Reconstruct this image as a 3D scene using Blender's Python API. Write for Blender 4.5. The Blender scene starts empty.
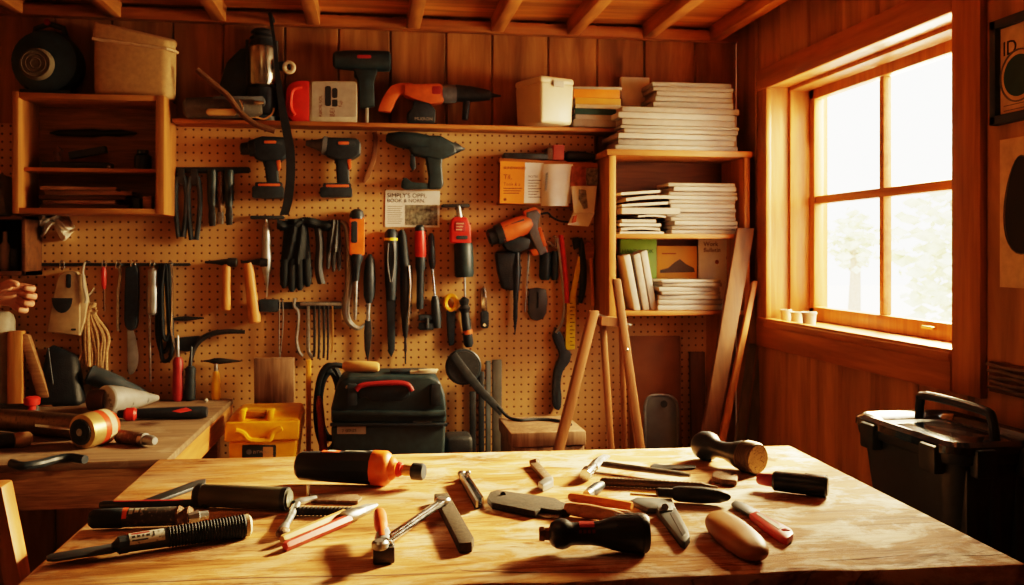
import bpy, bmesh, math, random
from mathutils import Vector, Matrix, noise
random.seed(7)
S = bpy.context.scene
C = S.collection
PI = math.pi
# ------------------------------------------------------------------ camera
F = 900.0; HX, HY = 512.0, 252.0
YAW = math.radians(9.0); SN, CS = math.sin(YAW), math.cos(YAW)
EYE = 1.40
cam = bpy.data.cameras.new('camera'); camo = bpy.data.objects.new('camera', cam); C.objects.link(camo)
camo.location = (0, 0, EYE); camo.rotation_euler = (PI/2, 0, -YAW)
cam.sensor_width = 36; cam.lens = F/1024*36; cam.shift_y = -(292.5-HY)/1024
cam.clip_start = 0.02; cam.clip_end = 200
cam.dof.use_dof = True; cam.dof.focus_distance = 1.75; cam.dof.aperture_fstop = 9.0
S.camera = camo

def ray(px, py):
    u = (px-HX)/F; v = (HY-py)/F
    return Vector((u*CS+SN, CS-u*SN, v))
def onY(px, py, Y):
    d = ray(px, py); k = Y/d.y; return Vector((d.x*k, Y, EYE+d.z*k))
def onZ(px, py, Z):
    d = ray(px, py); k = (Z-EYE)/d.z; return Vector((d.x*k, d.y*k, Z))
def onX(px, py, X):
    d = ray(px, py); k = X/d.x; return Vector((X, d.y*k, EYE+d.z*k))
def depth(p): return p.x*SN+p.y*CS
def mpp(p): return depth(p)/F          # metres per pixel at a point

YW = 3.67        # back wall
XW = 1.55        # right wall
XL = -2.25       # left wall
YB = -1.6        # wall behind
ZC = EYE+.955        # ceiling boards
PB = 3.645       # face of the pegboard
TZ = 0.95        # work table top
BZ = 0.83        # side bench top
LZ = 0.55        # low rear bench top

# ------------------------------------------------------------------ mesh builder
WL = {}          # world location of every object built
def vec(a): return Vector(a)
def frame(ax):
    ax = ax.normalized()
    up = Vector((0, 0, 1)) if abs(ax.z) < 0.9 else Vector((0, 1, 0))
    a = ax.cross(up).normalized(); b = ax.cross(a).normalized()
    return a, b
class MB:
    def __init__(s): s.bm = bmesh.new()
    def _add(s, vs, fs, bevel=0, seg=2, ang=0.5):
        b = bmesh.new()
        V = [b.verts.new(v) for v in vs]
        for f in fs:
            try: b.faces.new([V[i] for i in f])
            except ValueError: pass
        bmesh.ops.recalc_face_normals(b, faces=b.faces)
        if bevel > 0:
            es = [e for e in b.edges if len(e.link_faces) == 2 and e.calc_face_angle(0) > ang]
            if es: bmesh.ops.bevel(b, geom=es, offset=bevel, segments=seg, affect='EDGES', clamp_overlap=True, profile=0.5)
        me = bpy.data.meshes.new('t'); b.to_mesh(me); b.free()
        s.bm.from_mesh(me); bpy.data.meshes.remove(me)
        return s
    def box(s, c, size, rot=None, bevel=0, seg=2):
        c = vec(c); hx, hy, hz = size[0]/2, size[1]/2, size[2]/2
        vs = [Vector((x*hx, y*hy, z*hz)) for x in (-1, 1) for y in (-1, 1) for z in (-1, 1)]
        if rot is not None: vs = [rot @ v for v in vs]
        vs = [v+c for v in vs]
        return s._add(vs, [(0,1,3,2),(4,6,7,5),(0,4,5,1),(2,3,7,6),(0,2,6,4),(1,5,7,3)], bevel, seg)
    def box2(s, a, b, bevel=0, seg=2):
        a, b = vec(a), vec(b)
        return s.box((a+b)/2, (abs(b.x-a.x), abs(b.y-a.y), abs(b.z-a.z)), None, bevel, seg)
    def bar(s, p, q, w, h, up=(0, 0, 1), bevel=0):
        p, q, up = vec(p), vec(q), vec(up)
        ax = (q-p).normalized(); side = ax.cross(up).normalized(); u2 = side.cross(ax).normalized()
        R = Matrix((ax, side, u2)).transposed()
        return s.box((p+q)/2, ((q-p).length, w, h), R, bevel)
    def prism(s, pts, ext, bevel=0, seg=2):
        pts = [vec(p) for p in pts]; ext = vec(ext); n = len(pts)
        fs = [tuple(range(n)), tuple(range(2*n-1, n-1, -1))]+[(i, (i+1) % n, n+(i+1) % n, n+i) for i in range(n)]
        return s._add(pts+[p+ext for p in pts], fs, bevel, seg, 0.35)
    def lathe(s, p, q, prof, n=20, sq=1.0, tw=0.0, flat=None):
        """prof: (t along p-q 0..1, radius); sq squashes along b axis; n small gives facets"""
        p, q = vec(p), vec(q); ax = q-p; a, b = frame(ax)
        vs = []; fs = []
        for t, r in prof:
            c = p+ax*t
            for i in range(n):
                th = 2*PI*i/n+tw
                vs.append(c+a*(math.cos(th)*r)+b*(math.sin(th)*r*sq))
        m = len(prof)
        for j in range(m-1):
            for i in range(n):
                fs.append((j*n+i, j*n+(i+1) % n, (j+1)*n+(i+1) % n, (j+1)*n+i))
        fs.append(tuple(range(n-1, -1, -1))); fs.append(tuple((m-1)*n+i for i in range(n)))
        return s._add(vs, fs)
    def cyl(s, p, q, r, n=16, r2=None, rim=0.0):
        r2 = r if r2 is None else r2; L = (vec(q)-vec(p)).length
        if rim > 0:
            k = min(rim/L, .4)
            return s.lathe(p, q, [(0, r-rim), (k, r), (1-k, r2), (1, r2-rim)], n)
        return s.lathe(p, q, [(0, r), (1, r2)], n)
    def tube(s, pts, r, n=8, closed=False, rs=None):
        pts = [vec(p) for p in pts]; m = len(pts); vs = []; fs = []
        pa = None
        for j, p in enumerate(pts):
            if closed: d = pts[(j+1) % m]-pts[j-1]
            else: d = pts[min(j+1, m-1)]-pts[max(j-1, 0)]
            d = d.normalized()
            if pa is None: a, b = frame(d)
            else:
                a = (pa-d*pa.dot(d)); a = a.normalized() if a.length > 1e-6 else frame(d)[0]
                b = d.cross(a)
            pa = a; rr = rs[j] if rs else r
            for i in range(n):
                th = 2*PI*i/n; vs.append(p+a*math.cos(th)*rr+b*math.sin(th)*rr)
        for j in range(m if closed else m-1):
            k = (j+1) % m
            for i in range(n): fs.append((j*n+i, j*n+(i+1) % n, k*n+(i+1) % n, k*n+i))
        if not closed: fs.append(tuple(range(n-1, -1, -1))); fs.append(tuple((m-1)*n+i for i in range(n)))
        return s._add(vs, fs)
    def ball(s, c, r, sc=(1, 1, 1), u=16, v=10, rot=None):
        vs = []; fs = []; c = vec(c)
        def P(x, y, z):
            w = Vector((x*sc[0]*r, y*sc[1]*r, z*sc[2]*r)); return c+(rot @ w if rot else w)
        vs.append(P(0, 0, 1))
        for j in range(1, v):
            ph = PI*j/v
            for i in range(u):
                th = 2*PI*i/u; vs.append(P(math.sin(ph)*math.cos(th), math.sin(ph)*math.sin(th), math.cos(ph)))
        vs.append(P(0, 0, -1))
        for i in range(u): fs.append((0, 1+i, 1+(i+1) % u))
        for j in range(v-2):
            for i in range(u): fs.append((1+j*u+i, 1+(j+1)*u+i, 1+(j+1)*u+(i+1) % u, 1+j*u+(i+1) % u))
        L = len(vs)-1; k = 1+(v-2)*u
        for i in range(u): fs.append((k+i, L, k+(i+1) % u))
        return s._add(vs, fs)
    def grid(s, fn, nu, nv, thick=0.0, tdir=(0, 1, 0)):
        vs = [vec(fn(i/nu, j/nv)) for j in range(nv+1) for i in range(nu+1)]
        fs = [(j*(nu+1)+i, j*(nu+1)+i+1, (j+1)*(nu+1)+i+1, (j+1)*(nu+1)+i) for j in range(nv) for i in range(nu)]
        if thick:
            n = len(vs); td = vec(tdir)*thick; vs += [v+td for v in vs]
            fs += [tuple(n+k for k in reversed(f)) for f in fs]
            bd = [j for j in range(nu+1)]+[j*(nu+1)+nu for j in range(1, nv+1)]+[nv*(nu+1)+i for i in range(nu-1, -1, -1)]+[j*(nu+1) for j in range(nv-1, 0, -1)]
            for a, b in zip(bd, bd[1:]+bd[:1]): fs.append((a, b, n+b, n+a))
        return s._add(vs, fs)
    def text(s, body, o, xd, yd, size, ext=0.0006, align='LEFT'):
        cu = bpy.data.curves.new('t', 'FONT'); cu.body = body; cu.size = size; cu.extrude = ext; cu.align_x = align
        cu.resolution_u = 3
        ob = bpy.data.objects.new('t', cu); C.objects.link(ob)
        bpy.context.view_layer.update()
        me = bpy.data.meshes.new_from_object(ob)
        xd, yd = vec(xd).normalized(), vec(yd).normalized(); zd = xd.cross(yd)
        M = Matrix.Translation(vec(o)) @ Matrix((xd, yd, zd)).transposed().to_4x4()
        me.transform(M); s.bm.from_mesh(me); bpy.data.meshes.remove(me)
        bpy.data.objects.remove(ob); bpy.data.curves.remove(cu)
        return s
    def build(s, name, m, parent=None, smooth=True, ang=0.6, sub=0, jitter=0):
        me = bpy.data.meshes.new(name)
        if jitter:
            for v in s.bm.verts: v.co += noise.noise_vector(v.co*40)*jitter
        s.bm.to_mesh(me); s.bm.free()
        if len(me.vertices) == 0: raise ValueError('empty mesh '+name)
        xs = [v.co for v in me.vertices]
        lo = Vector((min(v.x for v in xs), min(v.y for v in xs), min(v.z for v in xs)))
        hi = Vector((max(v.x for v in xs), max(v.y for v in xs), max(v.z for v in xs)))
        w = (lo+hi)/2
        if parent is None: w.z = lo.z
        me.transform(Matrix.Translation(-w))
        if smooth:
            for p in me.polygons: p.use_smooth = True
            me.set_sharp_from_angle(angle=ang)
        me.materials.append(m)
        o = bpy.data.objects.new(name, me); C.objects.link(o)
        WL[o.name] = w
        if parent is not None:
            o.parent = parent; o.location = w-WL[parent.name]
        else: o.location = w
        if sub:
            md = o.modifiers.new('sub', 'SUBSURF'); md.levels = sub; md.render_levels = sub
        return o
def tag(o, label, cat, group=None, kind=None):
    if label: o['label'] = label
    if cat: o['category'] = cat
    if group: o['group'] = group
    if kind: o['kind'] = kind
    return o
def thing(name, loc, label, cat, group=None):
    o = bpy.data.objects.new(name, None); C.objects.link(o); o.location = loc; o.empty_display_size = .05
    WL[o.name] = vec(loc); return tag(o, label, cat, group)
def struct(o): o['kind'] = 'structure'; return o
def plab(o, label): o['label'] = label; return o

# ------------------------------------------------------------------ materials
MATS = {}
def N(nt, t, **kw):
    n = nt.nodes.new(t)
    for k, v in kw.items(): setattr(n, k, v)
    return n
def base_mat(name):
    m = bpy.data.materials.new(name); m.use_nodes = True; nt = m.node_tree
    return m, nt, nt.nodes['Principled BSDF']
def plain(name, col, rough=.5, metal=0, var=.18, scale=25, bump=.0, spec=.5, wear=None, wamt=.58, coat=0):
    if name in MATS: return MATS[name]
    m, nt, p = base_mat(name)
    tc = N(nt, 'ShaderNodeTexCoord'); no = N(nt, 'ShaderNodeTexNoise'); no.inputs['Scale'].default_value = scale; no.inputs['Detail'].default_value = 5
    nt.links.new(tc.outputs['Object'], no.inputs['Vector'])
    cr = N(nt, 'ShaderNodeValToRGB'); e = cr.color_ramp.elements
    e[0].position = .3; e[1].position = .7
    e[0].color = (*[c*(1-var) for c in col], 1); e[1].color = (*[min(1, c*(1+var)) for c in col], 1)
    nt.links.new(no.outputs['Fac'], cr.inputs['Fac'])
    out = cr.outputs['Color']
    if wear:
        n2 = N(nt, 'ShaderNodeTexNoise'); n2.inputs['Scale'].default_value = scale*2.3; n2.inputs['Detail'].default_value = 8; n2.inputs['Roughness'].default_value = .7
        nt.links.new(tc.outputs['Object'], n2.inputs['Vector'])
        r2 = N(nt, 'ShaderNodeValToRGB'); r2.color_ramp.elements[0].position = wamt; r2.color_ramp.elements[1].position = wamt+.08
        nt.links.new(n2.outputs['Fac'], r2.inputs['Fac'])
        mx = N(nt, 'ShaderNodeMix', data_type='RGBA'); nt.links.new(r2.outputs['Color'], mx.inputs[0])
        nt.links.new(out, mx.inputs[6]); mx.inputs[7].default_value = (*wear, 1); out = mx.outputs[2]
    nt.links.new(out, p.inputs['Base Color'])
    mr = N(nt, 'ShaderNodeMapRange'); mr.inputs['To Min'].default_value = max(.03, rough-.1); mr.inputs['To Max'].default_value = min(1, rough+.12)
    nt.links.new(no.outputs['Fac'], mr.inputs['Value']); nt.links.new(mr.outputs['Result'], p.inputs['Roughness'])
    p.inputs['Metallic'].default_value = metal; p.inputs['Specular IOR Level'].default_value = spec; p.inputs['Coat Weight'].default_value = coat
    if bump:
        b = N(nt, 'ShaderNodeBump'); b.inputs['Strength'].default_value = bump; b.inputs['Distance'].default_value = .003
        n3 = N(nt, 'ShaderNodeTexNoise'); n3.inputs['Scale'].default_value = scale*6; nt.links.new(tc.outputs['Object'], n3.inputs['Vector'])
        nt.links.new(n3.outputs['Fac'], b.inputs['Height']); nt.links.new(b.outputs['Normal'], p.inputs['Normal'])
    MATS[name] = m; return m
def wood(name, c1, c2, axis='X', scale=6, rough=.55, plank=0, pax='X', dark=.35, stretch=12, knots=.0, bump=.25, dirt=None, world=False, spec=.4):
    """grain runs along axis; plank>0 gives each board along pax its own tint"""
    if name in MATS: return MATS[name]
    m, nt, p = base_mat(name)
    L = nt.links.new
    tc = N(nt, 'ShaderNodeTexCoord')
    if world:
        ge = N(nt, 'ShaderNodeNewGeometry'); src = ge.outputs['Position']
    else: src = tc.outputs['Object']
    mp = N(nt, 'ShaderNodeMapping'); sc = [scale*stretch]*3; sc['XYZ'.index(axis)] = scale*1.0
    mp.inputs['Scale'].default_value = [v/6 for v in sc]
    vin = src
    tint = None
    if plank:
        sp = N(nt, 'ShaderNodeSeparateXYZ'); L(src, sp.inputs[0])
        dv = N(nt, 'ShaderNodeMath', operation='DIVIDE'); L(sp.outputs[pax], dv.inputs[0]); dv.inputs[1].default_value = plank
        fl = N(nt, 'ShaderNodeMath', operation='FLOOR'); L(dv.outputs[0], fl.inputs[0])
        wn = N(nt, 'ShaderNodeTexWhiteNoise', noise_dimensions='1D'); L(fl.outputs[0], wn.inputs['W'])
        ad = N(nt, 'ShaderNodeVectorMath', operation='MULTIPLY_ADD'); L(wn.outputs['Color'], ad.inputs[0]); ad.inputs[1].default_value = (7, 7, 7); L(src, ad.inputs[2])
        vin = ad.outputs[0]; tint = wn.outputs['Value']
    L(vin, mp.inputs['Vector'])
    no = N(nt, 'ShaderNodeTexNoise'); no.inputs['Scale'].default_value = 3.2; no.inputs['Detail'].default_value = 7; no.inputs['Roughness'].default_value = .62; no.inputs['Distortion'].default_value = .6
    L(mp.outputs[0], no.inputs['Vector'])
    cr = N(nt, 'ShaderNodeValToRGB'); e = cr.color_ramp.elements
    e[0].position = .30; e[0].color = (*c1, 1); e[1].position = .68; e[1].color = (*c2, 1)
    L(no.outputs['Fac'], cr.inputs['Fac'])
    # darker streaks
    n2 = N(nt, 'ShaderNodeTexNoise'); n2.inputs['Scale'].default_value = 1.1; n2.inputs['Detail'].default_value = 3; n2.inputs['Distortion'].default_value = 1.2
    L(mp.outputs[0], n2.inputs['Vector'])
    r2 = N(nt, 'ShaderNodeValToRGB'); r2.color_ramp.elements[0].position = .35; r2.color_ramp.elements[1].position = .6
    r2.color_ramp.elements[0].color = (1-dark,)*3+(1,); r2.color_ramp.elements[1].color = (1, 1, 1, 1)
    L(n2.outputs['Fac'], r2.inputs['Fac'])
    mu = N(nt, 'ShaderNodeMix', data_type='RGBA', blend_type='MULTIPLY'); mu.inputs[0].default_value = 1
    L(cr.outputs[0], mu.inputs[6]); L(r2.outputs[0], mu.inputs[7]); out = mu.outputs[2]
    if tint is not None:
        mr = N(nt, 'ShaderNodeMapRange'); mr.inputs['To Min'].default_value = .62; mr.inputs['To Max'].default_value = 1.18; L(tint, mr.inputs['Value'])
        m3 = N(nt, 'ShaderNodeVectorMath', operation='SCALE'); L(out, m3.inputs[0]); L(mr.outputs[0], m3.inputs['Scale']); out = m3.outputs[0]
    if knots:
        vo = N(nt, 'ShaderNodeTexVoronoi'); vo.inputs['Scale'].default_value = 1.0
        mk = N(nt, 'ShaderNodeMapping'); s3 = [5.0]*3; s3['XYZ'.index(axis)] = 2.2; mk.inputs['Scale'].default_value = s3
        L(vin, mk.inputs[0]); L(mk.outputs[0], vo.inputs['Vector'])
        rk = N(nt, 'ShaderNodeValToRGB'); rk.color_ramp.elements[0].position = .03; rk.color_ramp.elements[1].position = .12
        rk.color_ramp.elements[0].color = (1-knots,)*3+(1,); rk.color_ramp.elements[1].color = (1, 1, 1, 1)
        L(vo.outputs['Distance'], rk.inputs[0])
        m4 = N(nt, 'ShaderNodeMix', data_type='RGBA', blend_type='MULTIPLY'); m4.inputs[0].default_value = 1; L(out, m4.inputs[6]); L(rk.outputs[0], m4.inputs[7]); out = m4.outputs[2]
    if dirt:
        dcol, damt, dsc = dirt
        n4 = N(nt, 'ShaderNodeTexNoise'); n4.inputs['Scale'].default_value = dsc; n4.inputs['Detail'].default_value = 9; n4.inputs['Roughness'].default_value = .68
        L(src, n4.inputs['Vector'])
        r4 = N(nt, 'ShaderNodeValToRGB'); r4.color_ramp.elements[0].position = damt; r4.color_ramp.elements[1].position = damt+.16
        L(n4.outputs['Fac'], r4.inputs[0])
        m5 = N(nt, 'ShaderNodeMix', data_type='RGBA'); L(r4.outputs[0], m5.inputs[0]); L(out, m5.inputs[6]); m5.inputs[7].default_value = (*dcol, 1); out = m5.outputs[2]
    L(out, p.inputs['Base Color'])
    p.inputs['Specular IOR Level'].default_value = spec
    rr = N(nt, 'ShaderNodeMapRange'); rr.inputs['To Min'].default_value = rough-.1; rr.inputs['To Max'].default_value = rough+.15; L(no.outputs['Fac'], rr.inputs['Value']); L(rr.outputs[0], p.inputs['Roughness'])
    b = N(nt, 'ShaderNodeBump'); b.inputs['Strength'].default_value = bump; b.inputs['Distance'].default_value = .004; L(no.outputs['Fac'], b.inputs['Height']); L(b.outputs[0], p.inputs['Normal'])
    MATS[name] = m; return m

W_ = dict(
 wall=wood('wall boards', (.30,.125,.038), (.50,.25,.085), 'Z', 5, .55, 0, dark=.45, stretch=8, knots=.6, world=True),
 wallr=wood('window wall boards', (.36,.18,.066), (.54,.30,.115), 'Z', 5, .5, 0, dark=.4, stretch=7, knots=.5, world=True),
 ceil=wood('ceiling boards', (.52,.19,.04), (.75,.32,.08), 'X', 5, .55, .14, 'Y', dark=.4, world=True),
 beam=wood('ceiling beams', (.46,.17,.04), (.68,.30,.08), 'Y', 6, .55, dark=.4),
 beamx=wood('ledger board', (.30,.10,.025), (.5,.2,.05), 'X', 6, .55, dark=.4),
 pineX=wood('pine along x', (.46,.19,.05), (.68,.34,.11), 'X', 6, .45, dark=.3),
 pineY=wood('pine along y', (.46,.19,.05), (.68,.34,.11), 'Y', 6, .45, dark=.3),
 pineZ=wood('pine along z', (.46,.19,.05), (.68,.34,.11), 'Z', 6, .45, dark=.3),
 trimX=wood('window trim x', (.34,.135,.034), (.50,.22,.06), 'Y', 6, .38, dark=.3),
 trimZ=wood('window trim z', (.34,.135,.034), (.50,.22,.06), 'Z', 6, .38, dark=.3),
 dark=wood('dark brown wood', (.10,.04,.015), (.20,.085,.03), 'X', 6, .6),
 darkZ=wood('dark brown wood upright', (.13,.06,.026), (.22,.105,.045), 'Z', 6, .6),
 greyZ=wood('weathered wood upright', (.20,.18,.13), (.34,.30,.22), 'Z', 6, .7),
 walnut=wood('walnut board', (.20,.11,.06), (.38,.24,.15), 'Z', 8, .55, dark=.4),
 handle=wood('ash handle', (.55,.22,.06), (.75,.36,.11), 'Z', 5, .42, dark=.2),
 bench=wood('dusty bench top', (.16,.10,.06), (.30,.20,.12), 'X', 6, .7, dark=.3, dirt=((.33,.25,.17), .52, 6)),
 shelf=wood('wall shelf wood', (.34,.12,.03), (.5,.21,.06), 'X', 6, .5),
 brownX=wood('brown hardwood', (.30,.15,.065), (.48,.27,.13), 'X', 20, .5),
 brownH=wood('brown tool handle', (.36,.15,.06), (.52,.26,.11), 'X', 20, .45),
 cab=wood('cabinet pine', (.40,.16,.045), (.58,.27,.08), 'Z', 6, .45, dark=.3),
 cabX=wood('cabinet pine boards', (.40,.16,.045), (.58,.27,.08), 'X', 6, .45, dark=.3),
 trest=wood('trestle wood', (.27,.115,.042), (.38,.175,.07), 'Z', 5, .5, dark=.25),
 floor=wood('floor boards', (.10,.05,.025), (.2,.1,.045), 'Y', 5, .6, .14, 'X', world=True),
)
P = plain
blk = P('black plastic', (.021,.032,.044), .45, var=.3, scale=60, spec=.5)
blkm = P('matt black rubber', (.017,.026,.036), .65, var=.3, scale=60)
blks = P('satin black plastic', (.019,.029,.041), .36, var=.3, scale=30)
grn = P('dark green plastic', (.021,.041,.052), .45, var=.3, scale=40)
gry = P('grey plastic', (.14,.155,.175), .5, scale=50)
dgry = P('dark grey metal', (.056,.065,.076), .42, .6, scale=50, wear=(.2,.18,.15), wamt=.62)
steel = P('worn steel', (.42,.44,.46), .32, .9, var=.25, scale=60, wear=(.22,.15,.09), wamt=.6)
chrome = P('bright steel', (.66,.69,.73), .2, 1, var=.12, scale=50)
iron = P('old iron', (.055,.058,.062), .5, .7, scale=70, wear=(.16,.09,.05), wamt=.6, bump=.2)
rust = P('rusty iron', (.17,.10,.06), .6, .6, scale=70, wear=(.33,.25,.18), wamt=.55, bump=.3)
org = P('orange plastic', (.78,.17,.018), .4, scale=30)
org2 = P('dull orange plastic', (.58,.125,.025), .45, scale=30)
red = P('red plastic', (.58,.035,.022), .4, scale=30)
redd = P('dark red plastic', (.30,.022,.022), .45, scale=30)
yel = P('yellow plastic', (.95,.44,.012), .38, scale=20)
leaf = P('leaflet paper', (.80,.77,.72), .7, scale=30, var=.06)
bluesteel = P('blue grey steel', (.085,.10,.11), .42, .3)
yeltape = P('yellow rule', (1.0,.70,.03), .45, scale=30)
cream = P('cream plastic', (.60,.49,.34), .45, scale=12, var=.08)
white = P('white paper', (.41,.37,.32), .7, scale=30, var=.07)
white2 = P('aged paper', (.36,.31,.26), .75, scale=40, var=.1)
pink = P('faded pink plastic', (.55,.13,.10), .5)
beige = P('beige canvas', (.46,.29,.13), .8, scale=60, var=.12, bump=.3)
card = P('cardboard', (.42,.27,.15), .8, scale=20, var=.12)
leath = P('black leather', (.014,.018,.023), .5, scale=40, var=.3, bump=.4)
rope = P('tan rope', (.50,.32,.16), .85, scale=120, var=.3, bump=.6)
brass = P('brass', (.60,.40,.16), .32, .85, scale=40)
ink = P('black print', (.02,.02,.02), .7)
inkg = P('grey print', (.16,.15,.13), .7)
photo = P('printed photograph', (.20,.19,.14), .6, scale=70, var=.75)
stripe = P('brown print', (.30,.10,.06), .6, scale=40, var=.5)
paperbrown = P('kraft paper', (.62,.43,.26), .75, scale=30)
greenb = P('green book cover', (.20,.36,.03), .45, scale=10, var=.1)
orgb = P('orange book cover', (.78,.24,.02), .5, scale=10, var=.1)
ambb = P('amber book cover', (.62,.30,.04), .5, scale=10, var=.1)
tealb = P('teal book cover', (.03,.09,.09), .5, scale=10)
olive = P('olive painted metal', (.085,.085,.058), .45, .2, scale=20, var=.2, wear=(.2,.18,.13), wamt=.68)
labelw = P('worn white sticker', (.50,.49,.44), .55, scale=60, wear=(.12,.11,.1), wamt=.56)
labelo = P('red orange sticker', (.75,.12,.035), .5, scale=60)
teal = P('dark teal print', (.025,.08,.085), .6, scale=20)
cloth = P('white rag', (.85,.78,.68), .9, scale=60, bump=.4)
glov = P('black glove fabric', (.014,.020,.025), .8, scale=60, bump=.4)
glovg = P('grey glove fabric', (.075,.08,.085), .8, scale=60, bump=.4)
greyboard = P('grey painted board', (.11,.125,.135), .6, scale=12, var=.25)
brownboard = P('brown hardboard', (.26,.12,.05), .6, scale=8, var=.2)
silvr = P('silver paint', (.39,.41,.42), .35, .6, scale=30, wear=(.2,.15,.1), wamt=.66)
skin = P('skin', (.60,.30,.19), .5, scale=30, var=.08)
shirt = P('dark shirt', (.05,.05,.055), .85, scale=30)
jeans = P('dark trousers', (.03,.035,.05), .85, scale=30)
hair = P('dark hair', (.02,.013,.01), .6, scale=90, var=.4)
tan = P('tan putty', (.58,.33,.12), .55, scale=20, var=.1)
# ------------------------------------------------------------------ pegboard material
def pegmat():
    m, nt, p = base_mat('pegboard'); L = nt.links.new
    ge = N(nt, 'ShaderNodeNewGeometry'); sp = N(nt, 'ShaderNodeSeparateXYZ'); L(ge.outputs['Position'], sp.inputs[0])
    def cell(o):
        d = N(nt, 'ShaderNodeMath', operation='DIVIDE'); L(o, d.inputs[0]); d.inputs[1].default_value = .030
        f = N(nt, 'ShaderNodeMath', operation='FRACT'); L(d.outputs[0], f.inputs[0])
        s = N(nt, 'ShaderNodeMath', operation='SUBTRACT'); L(f.outputs[0], s.inputs[0]); s.inputs[1].default_value = .5
        return s.outputs[0]
    cb = N(nt, 'ShaderNodeCombineXYZ'); L(cell(sp.outputs['X']), cb.inputs[0]); L(cell(sp.outputs['Z']), cb.inputs[1])
    ln = N(nt, 'ShaderNodeVectorMath', operation='LENGTH'); L(cb.outputs[0], ln.inputs[0])
    cr = N(nt, 'ShaderNodeValToRGB'); cr.color_ramp.elements[0].position = .10; cr.color_ramp.elements[1].position = .18
    L(ln.outputs['Value'], cr.inputs[0])
    no = N(nt, 'ShaderNodeTexNoise'); no.inputs['Scale'].default_value = 3.5; no.inputs['Detail'].default_value = 8; L(ge.outputs['Position'], no.inputs['Vector'])
    c2 = N(nt, 'ShaderNodeValToRGB'); c2.color_ramp.elements[0].position = .3; c2.color_ramp.elements[1].position = .7
    c2.color_ramp.elements[0].color = (.47, .27, .115, 1); c2.color_ramp.elements[1].color = (.63, .385, .17, 1)
    L(no.outputs['Fac'], c2.inputs[0])
    mx = N(nt, 'ShaderNodeMix', data_type='RGBA'); L(cr.outputs[0], mx.inputs[0]); mx.inputs[6].default_value = (.11, .045, .016, 1); L(c2.outputs[0], mx.inputs[7])
    L(mx.outputs[2], p.inputs['Base Color']); p.inputs['Roughness'].default_value = .5; p.inputs['Specular IOR Level'].default_value = .35
    b = N(nt, 'ShaderNodeBump'); b.inputs['Strength'].default_value = .5; b.inputs['Distance'].default_value = .003; L(cr.outputs[0], b.inputs['Height']); L(b.outputs[0], p.inputs['Normal'])
    return m
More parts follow.
